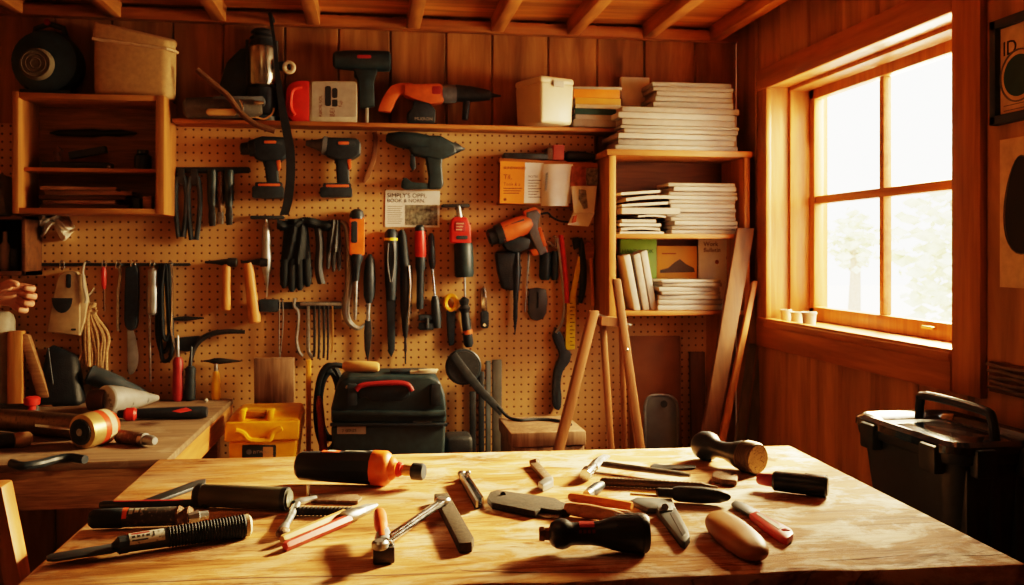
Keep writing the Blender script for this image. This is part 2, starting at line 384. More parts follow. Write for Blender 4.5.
def tablemat():
    m, nt, p = base_mat('work table wood'); L = nt.links.new
    ge = N(nt, 'ShaderNodeTexCoord')
    mp = N(nt, 'ShaderNodeMapping'); mp.inputs['Scale'].default_value = (1.1, 7.5, 3); L(ge.outputs['Object'], mp.inputs[0])
    no = N(nt, 'ShaderNodeTexNoise'); no.inputs['Scale'].default_value = 2.2; no.inputs['Detail'].default_value = 9; no.inputs['Roughness'].default_value = .62; no.inputs['Distortion'].default_value = 1.1; L(mp.outputs[0], no.inputs[0])
    cr = N(nt, 'ShaderNodeValToRGB'); e = cr.color_ramp.elements
    e[0].position = .33; e[0].color = (.20, .085, .028, 1); e[1].position = .62; e[1].color = (.62, .345, .145, 1)
    x = e.new(.45); x.color = (.44, .21, .075, 1)
    L(no.outputs['Fac'], cr.inputs[0])
    # worn dusty patches
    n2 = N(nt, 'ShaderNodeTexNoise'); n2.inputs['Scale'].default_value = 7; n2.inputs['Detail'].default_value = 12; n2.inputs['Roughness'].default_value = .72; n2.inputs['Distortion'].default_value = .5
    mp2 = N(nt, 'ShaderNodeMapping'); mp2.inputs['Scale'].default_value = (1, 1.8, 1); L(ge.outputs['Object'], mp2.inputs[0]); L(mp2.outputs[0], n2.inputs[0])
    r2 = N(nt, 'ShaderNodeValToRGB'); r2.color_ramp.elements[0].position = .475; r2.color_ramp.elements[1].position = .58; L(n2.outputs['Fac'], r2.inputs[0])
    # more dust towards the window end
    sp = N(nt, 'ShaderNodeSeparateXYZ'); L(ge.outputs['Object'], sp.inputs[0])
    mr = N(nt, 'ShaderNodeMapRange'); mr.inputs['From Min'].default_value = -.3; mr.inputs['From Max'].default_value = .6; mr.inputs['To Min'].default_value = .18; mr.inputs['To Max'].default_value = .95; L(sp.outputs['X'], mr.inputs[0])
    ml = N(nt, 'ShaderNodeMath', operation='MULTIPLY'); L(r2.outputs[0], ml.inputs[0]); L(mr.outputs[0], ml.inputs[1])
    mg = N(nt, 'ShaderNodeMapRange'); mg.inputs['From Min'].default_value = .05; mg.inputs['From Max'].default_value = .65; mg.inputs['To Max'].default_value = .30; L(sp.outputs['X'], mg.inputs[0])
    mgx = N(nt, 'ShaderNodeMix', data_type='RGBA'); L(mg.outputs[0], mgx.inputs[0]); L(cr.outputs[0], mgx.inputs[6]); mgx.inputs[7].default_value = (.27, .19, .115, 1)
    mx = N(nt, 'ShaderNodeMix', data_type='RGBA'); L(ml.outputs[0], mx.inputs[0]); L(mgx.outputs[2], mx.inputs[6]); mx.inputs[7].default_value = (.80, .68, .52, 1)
    # dark cracks / grain lines
    mp3 = N(nt, 'ShaderNodeMapping'); mp3.inputs['Scale'].default_value = (.5, 9, 2); L(ge.outputs['Object'], mp3.inputs[0])
    n3 = N(nt, 'ShaderNodeTexNoise'); n3.inputs['Scale'].default_value = 2.6; n3.inputs['Detail'].default_value = 4; n3.inputs['Distortion'].default_value = 1.6; L(mp3.outputs[0], n3.inputs[0])
    r3 = N(nt, 'ShaderNodeValToRGB'); e = r3.color_ramp.elements; e[0].position = .485; e[0].color = (1, 1, 1, 1); e[1].position = .515; e[1].color = (1, 1, 1, 1); y = e.new(.5); y.color = (.42, .32, .26, 1)
    L(n3.outputs['Fac'], r3.inputs[0])
    # small stains
    n4 = N(nt, 'ShaderNodeTexNoise'); n4.inputs['Scale'].default_value = 14; n4.inputs['Detail'].default_value = 6; L(ge.outputs['Object'], n4.inputs[0])
    r4 = N(nt, 'ShaderNodeValToRGB'); r4.color_ramp.elements[0].position = .66; r4.color_ramp.elements[0].color = (1, 1, 1, 1); r4.color_ramp.elements[1].position = .72; r4.color_ramp.elements[1].color = (.45, .34, .26, 1); L(n4.outputs['Fac'], r4.inputs[0])
    m1 = N(nt, 'ShaderNodeMix', data_type='RGBA', blend_type='MULTIPLY'); m1.inputs[0].default_value = 1; L(mx.outputs[2], m1.inputs[6]); L(r3.outputs[0], m1.inputs[7])
    m2 = N(nt, 'ShaderNodeMix', data_type='RGBA', blend_type='MULTIPLY'); m2.inputs[0].default_value = 1; L(m1.outputs[2], m2.inputs[6]); L(r4.outputs[0], m2.inputs[7])
    L(m2.outputs[2], p.inputs['Base Color'])
    sl = N(nt, 'ShaderNodeMapRange'); sl.inputs['To Min'].default_value = .06; sl.inputs['To Max'].default_value = .32; L(r2.outputs[0], sl.inputs[0]); L(sl.outputs[0], p.inputs['Specular IOR Level'])
    rr = N(nt, 'ShaderNodeMapRange'); rr.inputs['To Min'].default_value = .46; rr.inputs['To Max'].default_value = .75; L(n2.outputs['Fac'], rr.inputs[0]); L(rr.outputs[0], p.inputs['Roughness'])
    b = N(nt, 'ShaderNodeBump'); b.inputs['Strength'].default_value = .6; b.inputs['Distance'].default_value = .006; L(no.outputs['Fac'], b.inputs['Height'])
    b2 = N(nt, 'ShaderNodeBump'); b2.inputs['Strength'].default_value = .55; b2.inputs['Distance'].default_value = .005; L(n2.outputs['Fac'], b2.inputs['Height']); L(b.outputs[0], b2.inputs['Normal']); L(b2.outputs[0], p.inputs['Normal'])
    return m
def glassmat():
    m = bpy.data.materials.new('window glass'); m.use_nodes = True; nt = m.node_tree; nt.nodes.clear()
    o = N(nt, 'ShaderNodeOutputMaterial'); t = N(nt, 'ShaderNodeBsdfTransparent'); g = N(nt, 'ShaderNodeBsdfGlossy'); g.inputs['Roughness'].default_value = .03
    t.inputs[0].default_value = (.97, .98, .96, 1)
    mx = N(nt, 'ShaderNodeMixShader'); mx.inputs[0].default_value = .05
    nt.links.new(t.outputs[0], mx.inputs[1]); nt.links.new(g.outputs[0], mx.inputs[2]); nt.links.new(mx.outputs[0], o.inputs[0])
    return m
def leafmat():
    return P('pale leaves', (.74, .76, .52), .7, scale=6, var=.25)  # daylight haze is put into the leaf colour

# ------------------------------------------------------------------ the room
struct(MB().box2((XL-.2, YB-.2, -.12), (XW+.35, YW+.2, 0)).build('floor', W_['floor']))
# back wall: upright boards
mb = MB(); x = XL; k = 0
while x < XW:
    w = [.205, .225, .19, .235, .21][k % 5]; k += 1
    mb.box2((x, YW, -.02), (min(x+w, XW+.05)-.004, YW+.03, ZC+.05), .005, 1); x += w
mb.box2((XL, YW+.02, 0), (XW+.1, YW+.06, ZC+.05))
struct(mb.build('wall_back', W_['wall'], smooth=False))
# right wall with window opening
p1 = onX(762, 347, XW); p2 = onX(975, 393, XW)
WY1, WY0 = p1.y, onX(980, 393, XW-.022).y
WZ0 = (p1.z+p2.z)/2; WZ1 = onX(762, 71, XW).z
CW = .085                                   # casing width
oy0, oy1, oz0, oz1 = onX(951, 200, XW-.022).y, WY1-CW+.01, WZ0+.105, WZ1-CW+.01    # opening
print('window', WY0, WY1, WZ0, WZ1)
mb = MB(); y = YB; k = 0
while y < YW:
    w = [.215, .24, .2, .225][k % 4]; k += 1
    a, b = y, min(y+w, YW)-.009
    y += w
    segs = [(-.02, ZC+.05)]
    if b > oy0 and a < oy1: segs = [(-.02, oz0), (oz1, ZC+.05)]
    for z0, z1 in segs:
        mb.box2((XW, a, z0), (XW+.025, b, z1), .009, 1)
        if a < oy0 < b and len(segs) == 2 and z0 < 0: mb.box2((XW, a, oz0), (XW+.025, oy0, oz1))
        if a < oy1 < b and len(segs) == 2 and z0 < 0: mb.box2((XW, oy1, oz0), (XW+.025, b, oz1))
for z0, z1, a, b in ((-.02, oz0, YB, YW), (oz1, ZC+.05, YB, YW), (oz0, oz1, YB, oy0), (oz0, oz1, oy1, YW)):
    mb.box2((XW+.02, a, z0), (XW+.06, b, z1))
struct(mb.build('wall_right', W_['wallr'], smooth=False))
struct(MB().box2((XL-.05, YB, -.02), (XL, YW, ZC+.05)).build('wall_left', W_['wallr'], smooth=False))
struct(MB().box2((XL, YB-.05, -.02), (XW+.05, YB, ZC+.05)).build('wall_front', W_['wall'], smooth=False))
struct(MB().box2((XL-.1, YB-.1, ZC), (XW+.1, YW+.1, ZC+.05)).build('ceiling', W_['ceil'], smooth=False))
# ledger + joists
zl = EYE+.885
struct(MB().box2((XL, YW-.045, zl+.008), (XW, YW, zl+.052), .004).build('trim_1', W_['beamx']))
for i, px in enumerate((20, 117, 221, 314, 413, 496, 571, 646, 712)):
    q = onY(px, 30, YW)
    struct(MB().box2((q.x-.026, YB, zl+.010), (q.x+.026, YW-.02, ZC+.01), .004).build('trim_%d' % (i+2), W_['beam']))
# ------------------------------------------------------------------ window
win = thing('window_1', (XW, (WY0+WY1)/2, WZ0), None, None); struct(win)
X0 = XW-.022
mb = MB()
mb.box2((X0, WY0, WZ0), (XW, oy0, WZ1+.02), .004); mb.box2((X0, WY1-CW, WZ0+.1), (XW, WY1, WZ1), .004); struct(mb.build('side_casing', W_['trimZ'], win)); mb = MB()
mb.box2((X0-.002, oy0, WZ1-CW), (XW, WY1, WZ1), .004); mb.box2((X0-.004, oy0, WZ0), (XW, WY1, WZ0+.115), .004)
struct(mb.build('casing', W_['trimX'], win))
XD = XW+.24                                  # depth of the reveal
mb = MB()
mb.box2((XW-.005, oy0-.02, oz0-.02), (XD, oy0+.003, oz1+.02)); mb.box2((XW-.005, oy1-.003, oz0-.02), (XD, oy1+.02, oz1+.02)); mb.box2((XW-.005, oy0, oz1-.003), (XD, oy1, oz1+.02))
mb.box2((XW+.075, oy1-.018, oz0), (XW+.170, oy1, oz1), .003); mb.box2((XW+.075, oy0, oz1-.018), (XW+.170, oy1, oz1), .003)
struct(mb.build('reveal', W_['trimZ'], win))
struct(MB().box2((XW-.03, oy0, oz0-.025), (XD, oy1, oz0), .004).build('sill', W_['trimX'], win))
# sash frame and glazing bars
sw = .055; xs0, xs1 = XW+.155, XW+.195
mb = MB()
mb.box2((xs0, oy0, oz0), (xs1, oy1, oz0+sw), .004); mb.box2((xs0, oy0, oz1-sw), (xs1, oy1, oz1), .004)
mb.box2((xs0, oy0, oz0), (xs1, oy0+sw, oz1), .004); mb.box2((xs0, oy1-sw, oz0), (xs1, oy1, oz1), .004)
struct(mb.build('window_frame', W_['trimZ'], win))
gy = onX(880, 200, xs0).y; gz = onX(850, 196, xs0).z
mb = MB()
mb.box2((xs0+.004, gy-.014, oz0+sw), (xs1-.004, gy+.014, oz1-sw), .004); mb.box2((xs0+.002, oy0+sw, gz-.016), (xs1-.002, oy1-sw, gz+.016), .004)
struct(mb.build('glazing_bar', W_['trimX'], win))
GL = glassmat()
for ya, yb in ((oy0+sw, gy-.014), (gy+.014, oy1-sw)):
    for za, zb in ((oz0+sw, gz-.016), (gz+.016, oz1-sw)):
        struct(MB().box2((xs0+.018, ya, za), (xs0+.021, yb, zb)).build('pane', GL, win))
struct(MB().box2((xs0-.012, onX(930, 330, xs0).y-.03, oz0+.03), (xs0+.002, onX(930, 330, xs0).y+.03, oz0+.040), .003).build('sash_lift', brass, win))
# ------------------------------------------------------------------ outside
gm = P('washed out ground', (.9, .88, .82), .9, scale=2, var=.04)  # blown-out daylight is put into this near-white colour; no snow
struct(MB().box2((2.2, -30, -.5), (60, 45, -.4)).build('ground', gm))
LEAF = leafmat(); TRK = P('pale bark', (.45, .36, .26), .9)
def tree(x, y, h, r, lab, seed, trunkh):
    rd = random.Random(seed)
    t = thing('garden_tree', (x, y, -.4), lab, 'tree', None)
    MB().tube([(x, y, -.42), (x+.05, y, h*.5), (x-.05, y+.1, h*.9)], .1, 8, rs=[.16, .11, .04]).build('trunk', TRK, t)
    vs, fs = [], []
    for i in range(520 if r > .8 else 200):
        th, ph, rr = rd.uniform(0, 2*PI), rd.uniform(-1, 1), rd.random()**.4
        s = math.sqrt(1-ph*ph); c = Vector((x+r*rr*s*math.cos(th), y+r*rr*s*math.sin(th), trunkh+(h-trunkh)/2+(h-trunkh)*.55*rr*ph))
        a = Vector((rd.gauss(0, 1), rd.gauss(0, 1), rd.gauss(0, 1))).normalized(); b, c2 = frame(a); L = rd.uniform(.10, .2)
        n = len(vs); vs += [c-b*L, c+c2*L*.5, c+b*L, c-c2*L*.5]; fs.append((n, n+1, n+2, n+3))
    m = MB(); m._add(vs, fs); m.build('foliage', LEAF, t, smooth=False)
tree(8.75, 12.3, 2.5, 1.0, 'pale tree in the lower right window panes, the fuller one', 3, .2)
tree(10.3, 18.0, 2.3, .55, 'small pale bush-like tree behind the glazing bar in the lower left pane', 5, 1.0)

# ------------------------------------------------------------------ light
w = bpy.data.worlds.new('world'); S.world = w; w.use_nodes = True; nt = w.node_tree
bg = nt.nodes['Background']; bg.inputs['Color'].default_value = (1, .94, .82, 1); bg.inputs['Strength'].default_value = 3.5
def area(name, loc, target, sx, sy, e, col, spread=PI):
    l = bpy.data.lights.new(name, 'AREA'); l.shape = 'RECTANGLE'; l.size = sx; l.size_y = sy; l.energy = e; l.color = col; l.spread = spread
    o = bpy.data.objects.new(name, l); C.objects.link(o); o.location = loc
    o.rotation_euler = (vec(target)-vec(loc)).to_track_quat('-Z', 'Y').to_euler(); return o
area('window_daylight', (XW+.75, (oy0+oy1)/2+.22, 2.02), (.05, 1.75, 1.0), 1.0, .8, 215, (1, .68, .36), math.radians(150))
area('ceiling_fill', (-.35, 1.2, 2.26), (-.3, 2.2, 1.0), .5, .5, 1.0, (1, .60, .26))  # added weak fill near the ceiling, not a fixture of the room
sun = bpy.data.lights.new('sun', 'SUN'); sun.energy = 11; sun.angle = math.radians(6); sun.color = (1, .74, .42)
so = bpy.data.objects.new('sun', sun); C.objects.link(so); so.rotation_euler = Vector((-.85, -.58, -.42)).to_track_quat('-Z', 'Y').to_euler()
S.view_settings.view_transform = 'Filmic'; S.view_settings.look = 'High Contrast'; S.view_settings.exposure = .84

# ------------------------------------------------------------------ big furniture
PEG = pegmat()
a = onY(-30, 124, PB)
bxl, bxr, zl0, zl1 = onY(609, 160, 3.42).x-.003, onY(706, 330, PB).x, .50, onY(680, 316, 3.42).z-.004
PGT = onY(350, 123.5, YW-.14).z-.0105
MB().prism([(XL+.02, PB, zl0), (bxr, PB, zl0), (bxr, PB, zl1), (bxl, PB, zl1), (bxl, PB, PGT), (XL+.02, PB, PGT)], (0, .0245, 0), .001, 1).build('pegboard', PEG)
o = bpy.data.objects['pegboard']; tag(o, 'large tan perforated pegboard on the back wall, full of hanging tools', 'pegboard')
sz = onY(350, 123.5, YW-.14).z
SHZ = sz+.006
o = MB().box2((onY(172, 120, YW-.14).x, YW-.135, sz-.010), (onY(618, 120, YW-.14).x, YW, SHZ), .002).build('wall_shelf', W_['shelf'])
tag(o, 'long thin wooden shelf board above the pegboard', 'shelf')
# work table
bl, br = onZ(158, 459, TZ), onZ(790, 445, TZ)
dL = (onZ(20, 582, TZ)-bl); fl = bl+dL*1.0
dR = (onZ(1024, 556, TZ)-br); 
fr = onZ(1024, 556, TZ); 
e0 = onZ(-8, 583, TZ); 
fl = onZ(-5, 602, TZ)
fr = onZ(1026, 563, TZ)
cen = (bl+br+fl+fr)/4
wt = thing('work_table', (cen.x, cen.y, 0), 'large sturdy light wooden work table in the foreground covered in loose hand tools', 'table')
pts = [bl, br]
for i in range(0, 41):
    t = i/40; q = fr.lerp(fl, t); q += (fl-bl).normalized()*(.004*math.sin(t*17)+.003*math.sin(t*41+1)+.003*noise.noise((t*9, 3, 1))); pts.append(q)
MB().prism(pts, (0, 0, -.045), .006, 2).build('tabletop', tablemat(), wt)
for cpts in ([(-4, 590), (120, 583), (260, 577), (380, 575), (452, 572), (458, 569)], [(456, 566), (462, 570), (520, 572), (620, 572), (700, 574)], [(815, 561), (850, 559), (880, 557), (912, 554)], [(950, 555), (985, 555), (1008, 554)]):
    L1 = [onZ(x, y, TZ+.0004) for x, y in cpts]; L2 = [onZ(x, y+.9-.7*abs(2*i/(len(cpts)-1)-1), TZ+.0004) for i, (x, y) in enumerate(cpts)]
    MB()._add(L1+L2+[p-Vector((0, 0, .001)) for p in L1+L2], [(i, i+1, len(cpts)+i+1, len(cpts)+i) for i in range(len(cpts)-1)]).build('crack', P('dark wood crack', (.10, .045, .018), .9), wt, smooth=False)
def inset(p, d): return p+(cen-p).normalized()*d
cs = [inset(Vector((q.x, q.y, 0)), .0) for q in (bl, br, fr, fl)]
cc = Vector((cen.x, cen.y, 0)); cs = [q+(cc-q)*.10 for q in cs]
for q in cs:
    MB().box2((q.x-.035, q.y-.035, 0), (q.x+.035, q.y+.035, TZ-.045), .004).build('leg', W_['brownX'], wt)
mb = MB()
for i in range(4): mb.bar(cs[i]+Vector((0, 0, TZ-.1)), cs[(i+1) % 4]+Vector((0, 0, TZ-.1)), .025, .11)
mb.build('apron', W_['brownX'], wt)
# side bench on the left
fc, bc = onZ(167, 459, BZ), onZ(229, 402, BZ)
bc = fc+(bc-fc)*((PB-.004-fc.y)/(bc.y-fc.y))
pts = [Vector((XL+.01, fc.y, BZ)), fc, bc, Vector((XL+.01, bc.y, BZ))]
sb = thing('side_bench', (-1.6, (fc.y+bc.y)/2, 0), 'worn dusty wooden side bench against the left of the back wall', 'bench')
MB().prism(pts, (0, 0, -.022), .003).build('bench_top', W_['bench'], sb)
ed = fc-bc; ed.normalize(); 
mb = MB(); mb.bar(fc+Vector((-.011, .012, -.062)), bc+Vector((-.011, -.01, -.062)), .02, .08); mb.build('side_rail', W_['pineY'], sb)
mb = MB(); mb.box2((XL+.02, fc.y+.012, BZ-.13), (fc.x-.02, fc.y+.035, BZ-.022), .003); mb.build('front_rail', W_['brownX'], sb)
for x, y in ((fc.x-.18, fc.y+.07), (bc.x-.08, bc.y-.06), (XL+.1, fc.y+.07), (XL+.1, bc.y-.06)):
    MB().box2((x-.035, y-.035, 0), (x+.035, y+.035, BZ-.02), .003).build('leg', W_['brownX'], sb)
# low rear bench, hidden behind the work table
rb = thing('low_rear_bench', (.05, 3.4, 0), 'low plain wooden bench along the back wall holding yellow box and black toolbox', 'bench')
rx0, rx1 = bc.x+.06, onY(590, 450, 3.2).x
MB().box2((rx0, 3.10, LZ-.03), (rx1, PB-.004, LZ), .003).build('bench_top', W_['dark'], rb)
for x in (rx0+.05, rx1-.05):
    for y in (3.13, PB-.05): MB().box2((x-.03, y-.03, 0), (x+.03, y+.03, LZ-.03), .003).build('leg', W_['dark'], rb)
# ================================================================== helpers for things hanging on the back wall
def WP(px, py, t=0.0): return onY(px, py, PB-t)
def plate(mb, pts, t1, t0=0.0, bevel=.003, seg=2):
    """outline traced in the wall plane, front face t1 from the board, back face t0"""
    return mb.prism([WP(x, y, t1) for x, y in pts], (0, t1-t0, 0), bevel, seg)
def rod(mb, a, b, prof, t, n=16, sq=1.0):
    """round tool lying in the wall plane; prof (t, radius in photo pixels at the wall)"""
    A, B = WP(*a, t), WP(*b, t); k = (mpp(A)+mpp(B))/2
    return mb.lathe(A, B, [(u, r*k) for u, r in prof], n, sq)
def wire(mb, pts, r, t, n=8):
    P_ = [WP(x, y, t) for x, y in pts]; k = mpp(P_[0]); return mb.tube(P_, r*k, n)
def smooth_pts(pts, m=6):
    out = []
    for i in range(len(pts)-1):
        p0, p1, p2, p3 = pts[max(i-1, 0)], pts[i], pts[i+1], pts[min(i+2, len(pts)-1)]
        for j in range(m):
            t = j/m
            out.append(tuple(.5*((2*b)+(-a+c)*t+(2*a-5*b+4*c-d)*t*t+(-a+3*b-3*c+d)*t**3) for a, b, c, d in zip(p0, p1, p2, p3)))
    out.append(tuple(pts[-1])); return out
def disc_pts(cx, cy, rx, ry=None, n=20, a0=0, a1=2*PI):
    ry = ry or rx
    full = abs(a1-a0-2*PI) < 1e-6
    return [(cx+rx*math.cos(a0+(a1-a0)*i/(n if full else n-1)), cy+ry*math.sin(a0+(a1-a0)*i/(n if full else n-1))) for i in range(n)]
def rrect(x0, y0, x1, y1, r, n=4):
    o = []
    for cx, cy, a in ((x1-r, y1-r, 0), (x0+r, y1-r, PI/2), (x0+r, y0+r, PI), (x1-r, y0+r, 1.5*PI)):
        for i in range(n+1): o.append((cx+r*math.cos(a+PI/2*i/n), cy+r*math.sin(a+PI/2*i/n)))
    return o
HUNG = set()
def hang(name, at, label, cat, group=None, t=.02):
    HUNG.add(name); return thing(name, WP(at[0], at[1], t), label, cat, group)
def sh(px, py, Y=3.6): return onY(px, py, Y)
def splate(mb, pts, yf, yb, bevel=.004): return mb.prism([onY(x, y, yf) for x, y in pts], (0, yb-yf, 0), bevel)
def srod(mb, a, b, prof, Y, n=18, sq=1.0):
    A, B = onY(*a, Y), onY(*b, Y); k = (mpp(A)+mpp(B))/2
    return mb.lathe(A, B, [(u, r*k) for u, r in prof], n, sq)
def wtext(mb, s, px, py, t, hpx, ext=.0004):
    p = WP(px, py, t); return mb.text(s, p, (1, 0, 0), (0, 0, 1), hpx*mpp(p)*1.35, ext)
def ytext(mb, s, px, py, Y, hpx, ext=.0004, ang=0):
    p = onY(px, py, Y); c, s_ = math.cos(ang), math.sin(ang)
    return mb.text(s, p, (c, 0, s_), (-s_, 0, c), hpx*mpp(p)*1.35, ext)

# ------------------------------------------------------------------ cordless drills
def drill(at, label, nose, body, grip, batt, nosem, t=.045):
    r = hang('cordless_drill', at, label, 'drill', None, t)
    (a, b, prof) = nose; rod(MB(), a, b, prof, t).build('chuck', nosem, r)
    m = MB(); plate(m, body, t+.025, t-.03, .008, 3); bd = m.build('drill_body', blk, r)
    xs = [p[0] for p in body]; ys = [p[1] for p in body]; x0, x1, y0, y1 = min(xs), max(xs), min(ys), max(ys)
    m = MB(); plate(m, rrect(x0+10, y0+3, x1-6, y0+9, 2), t+.0265, t+.02, .001); m.build('brand_panel', blkm, bd)
    m = MB(); plate(m, rrect(x0+12, y0+4.6, x1-12, y0+7.4, 1), t+.0275, t+.02, .0005); m.build('brand_stripe', org2, bd)
    m = MB(); plate(m, grip, t+.018, t-.02, .008, 3); m.build('grip', blkm, r)
    gx = [p[0] for p in grip]; gy = [p[1] for p in grip]
    m = MB(); plate(m, [(grip[1][0]-5, grip[1][1]+3), (grip[1][0]-1, grip[1][1]), (grip[1][0]-.5, grip[1][1]+10), (grip[1][0]-3, grip[1][1]+13)], t+.0195, t, .002); m.build('grip_inlay', org2, r)
    plate(MB(), [(grip[0][0]-2, grip[0][1]+1), (grip[0][0]+3, grip[0][1]+1), (grip[0][0]+4, grip[0][1]+10), (grip[0][0], grip[0][1]+9)], t+.012, t-.012, .003).build('trigger', blks, r)
    bx0, by0, bx1, by1 = batt
    plate(MB(), rrect(bx0+3, by0, bx1-1, by0+5, 1.5), t+.022, t-.024, .004).build('battery_collar', blk, r)
    plate(MB(), rrect(bx0+6, by0+1.6, bx1-3, by0+4.2, 1), t+.0235, t+.015, .001).build('orange_stripe', org2, r)
    plate(MB(), rrect(bx0, by0+4, bx1, by1, 2), t+.028, t-.03, .006).build('battery', blk, r)
drill((264, 165), 'black and orange cordless drill hanging beside the black strap, pointing left',
      ((240, 149), (256, 148), [(0, 3), (.1, 6), (.55, 6.5), (.6, 8), (1, 9)]),
      [(252, 139), (262, 136), (284, 137), (288, 141), (288, 154), (282, 160), (262, 161), (254, 158)],
      [(264, 158), (281, 158), (278, 172), (279, 185), (267, 185), (265, 172)], (252, 182, 283, 198), dgry)
drill((334, 165), 'black and orange cordless drill hanging below the red canister, second drill from the left',
      ((306, 143), (327, 146), [(0, 2.5), (.5, 5), (.75, 7), (.8, 9.5), (1, 9.5)]),
      [(326, 137), (357, 138), (361, 143), (361, 154), (354, 159), (338, 160), (326, 156)],
      [(336, 157), (352, 157), (349, 170), (350, 186), (337, 186), (336, 170)], (320, 183, 352, 197), gry)
# big black drill gun
r = hang('power_drill', (430, 162), 'large all-black pistol-grip drill hanging above the newspaper clipping', 'drill', None, .05)
rod(MB(), (386, 138), (428, 143), [(0, 3), (.05, 5), (.3, 8), (.7, 9), (1, 8)], .05).build('barrel', grn, r)
plate(MB(), [(405, 136), (440, 135), (455, 143), (457, 153), (447, 157), (440, 160), (412, 154)], .075, .02, .01, 3).build('drill_body', grn, r)
rod(MB(), (453, 148), (465, 149), [(0, 6), (.4, 5), (.7, 2.5), (1, .8)], .05).build('drill_bit_holder', blk, r)
plate(MB(), [(425, 153), (443, 156), (442, 166), (444, 185), (441, 189), (428, 189), (429, 176)], .07, .022, .008, 3).build('grip', grn, r)
plate(MB(), [(401, 187), (402, 180), (406, 177), (412, 182), (430, 183), (430, 189), (405, 189)], .066, .025, .006).build('battery_foot', grn, r)
plate(MB(), [(411, 150), (415, 152), (416, 168), (413, 171), (410, 165)], .058, .04, .002).build('trigger', blk, r)
# wooden handled blade
o = plate(MB(), [(373, 132), (377, 131), (378, 138), (376, 160), (370, 177), (365, 183), (362, 182), (366, 172), (371, 158), (373, 145)], .014, 0, .002).build('wood_chisel', brownboard, None)
tag(o, 'slim rusty curved blade hanging between the second drill and the big black drill', 'blade')

# ------------------------------------------------------------------ newspaper clipping
r = hang('newspaper_clipping', (412, 208), 'old newspaper clipping with headline and picture pinned under the black drill', 'newspaper', None, .002)
plate(MB(), [(385.5, 190), (440, 191), (439.5, 227.5), (385, 227)], .003, 0, 0).build('sheet', leaf, r)
m = MB(); wtext(m, "SIMPLY'S OPPI,", 387, 197.4, .0034, 4.6); wtext(m, "BOOK & NORN.", 387, 202.2, .0034, 3.9); m.build('headline', ink, r)
plate(MB(), [(405, 205), (437.5, 205), (437.5, 225.5), (405, 225)], .0036, .002, 0).build('printed_picture', photo, r)
m = MB()
for i in range(9): plate(m, [(387.5, 206+i*2.1), (402.5-(i % 3), 206+i*2.1), (402.5-(i % 3), 206.8+i*2.1), (387.5, 206.8+i*2.1)], .0035, .002, 0)
m.build('text_column', plain('faint print', (.38, .33, .27), .8), r)

# ------------------------------------------------------------------ plier row on a magnetic bar
o = plate(MB(), rrect(174, 167, 250, 173, 2), .012, 0, .001).build('magnetic_tool_bar', blk); tag(o, 'short black magnetic bar holding black pliers left of the first drill', 'tool bar')
def pliers(cx, y0, y1, w, label, m1=blk):
    r = hang('pliers', (cx, (y0+y1)/2), label, 'pliers', None, .02)
    for s in (-1, 1):
        m = MB(); wire(m, smooth_pts([(cx+s*w*.3, y0+8), (cx+s*w*.5, y0+(y1-y0)*.35), (cx+s*w*.42, y0+(y1-y0)*.7), (cx+s*w*.2, y1)]), 2.6, .026); m.build('handle', m1, r)
    plate(MB(), [(cx-3, y0), (cx+3, y0), (cx+4.5, y0+10), (cx+2, y0+16), (cx-2, y0+16), (cx-4.5, y0+10)], .034, .014, .002).build('jaw', dgry, r)
pliers(181, 169, 237, 11, 'leftmost black pliers on the magnetic bar, beside the wall cabinet')
pliers(194, 169, 240, 12, 'second black pliers from the left on the magnetic bar')
for i, (cx, y1, lab) in enumerate(((212, 226, 'third black-handled tool on the magnetic bar, a slim chisel'), (229, 225, 'rightmost black-handled chisel on the magnetic bar'))):
    r = hang('black_chisel', (cx, 195), lab, 'chisel', None, .02)
    rod(MB(), (cx, 170), (cx, 206), [(0, 4.2), (.1, 5), (.8, 4.4), (1, 3.5)], .022).build('handle', grn, r)
    rod(MB(), (cx, 205), (cx+.5, y1), [(0, 3), (.6, 3.6), (1, 3)], .022, 10, .6).build('blade', iron, r)
r = hang('chisel', (220.5, 195), 'short brown-handled chisel between two black ones on the magnetic bar', 'chisel', None, .02)
rod(MB(), (220.5, 172), (220.5, 212), [(0, 3), (.5, 3.4), (1, 2.6)], .02).build('handle', rust, r)
rod(MB(), (220.5, 211), (220.5, 224), [(0, 3), (1, 3)], .02, 8, .5).build('blade', steel, r)

# ------------------------------------------------------------------ lower left rail with hanging tools
r = hang('hook_rail', (110, 265), 'thin dark hook rail on the left of the pegboard', 'rail', None, .01)
plate(MB(), rrect(36, 263, 190, 266, 1), .010, 0, .001).build('rail', dgry, r)
for hx in (62, 104, 118, 133, 152, 170):
    m = MB(); wire(m, smooth_pts([(hx-2, 268), (hx-1.5, 262), (hx, 260.5), (hx+2, 263), (hx+2, 269)]), .7, .014); m.build('hook', chrome, r)
r = hang('tape_dispenser', (66, 305), 'cream tapered box with grey half-moon window hanging on the left rail', 'dispenser', None, .03)
plate(MB(), smooth_pts([(46.5, 332), (52, 300), (57, 279), (63, 272.5), (70, 271), (76, 273), (78.5, 282), (80, 310), (79.5, 336)], 4), .055, .006, .005, 3).build('case', P('aged tan plastic', (.40, .29, .17), .5), r)
plate(MB(), [(79, 274), (82, 275), (87, 304), (84, 322), (79.5, 335)], .050, .01, .003).build('side_panel', P('pale cream', (.55, .42, .26), .5), r)
plate(MB(), disc_pts(62, 298, 10.5, 15, 14, 0, PI), .0565, .05, .001).build('window', dgry, r)
plate(MB(), rrect(66, 274, 71, 288, 2), .0568, .05, .001).build('hang_slot', blk, r)
plate(MB(), rrect(71, 328.5, 76, 330.5, .8), .0565, .05, 0).build('print_mark', ink, r)
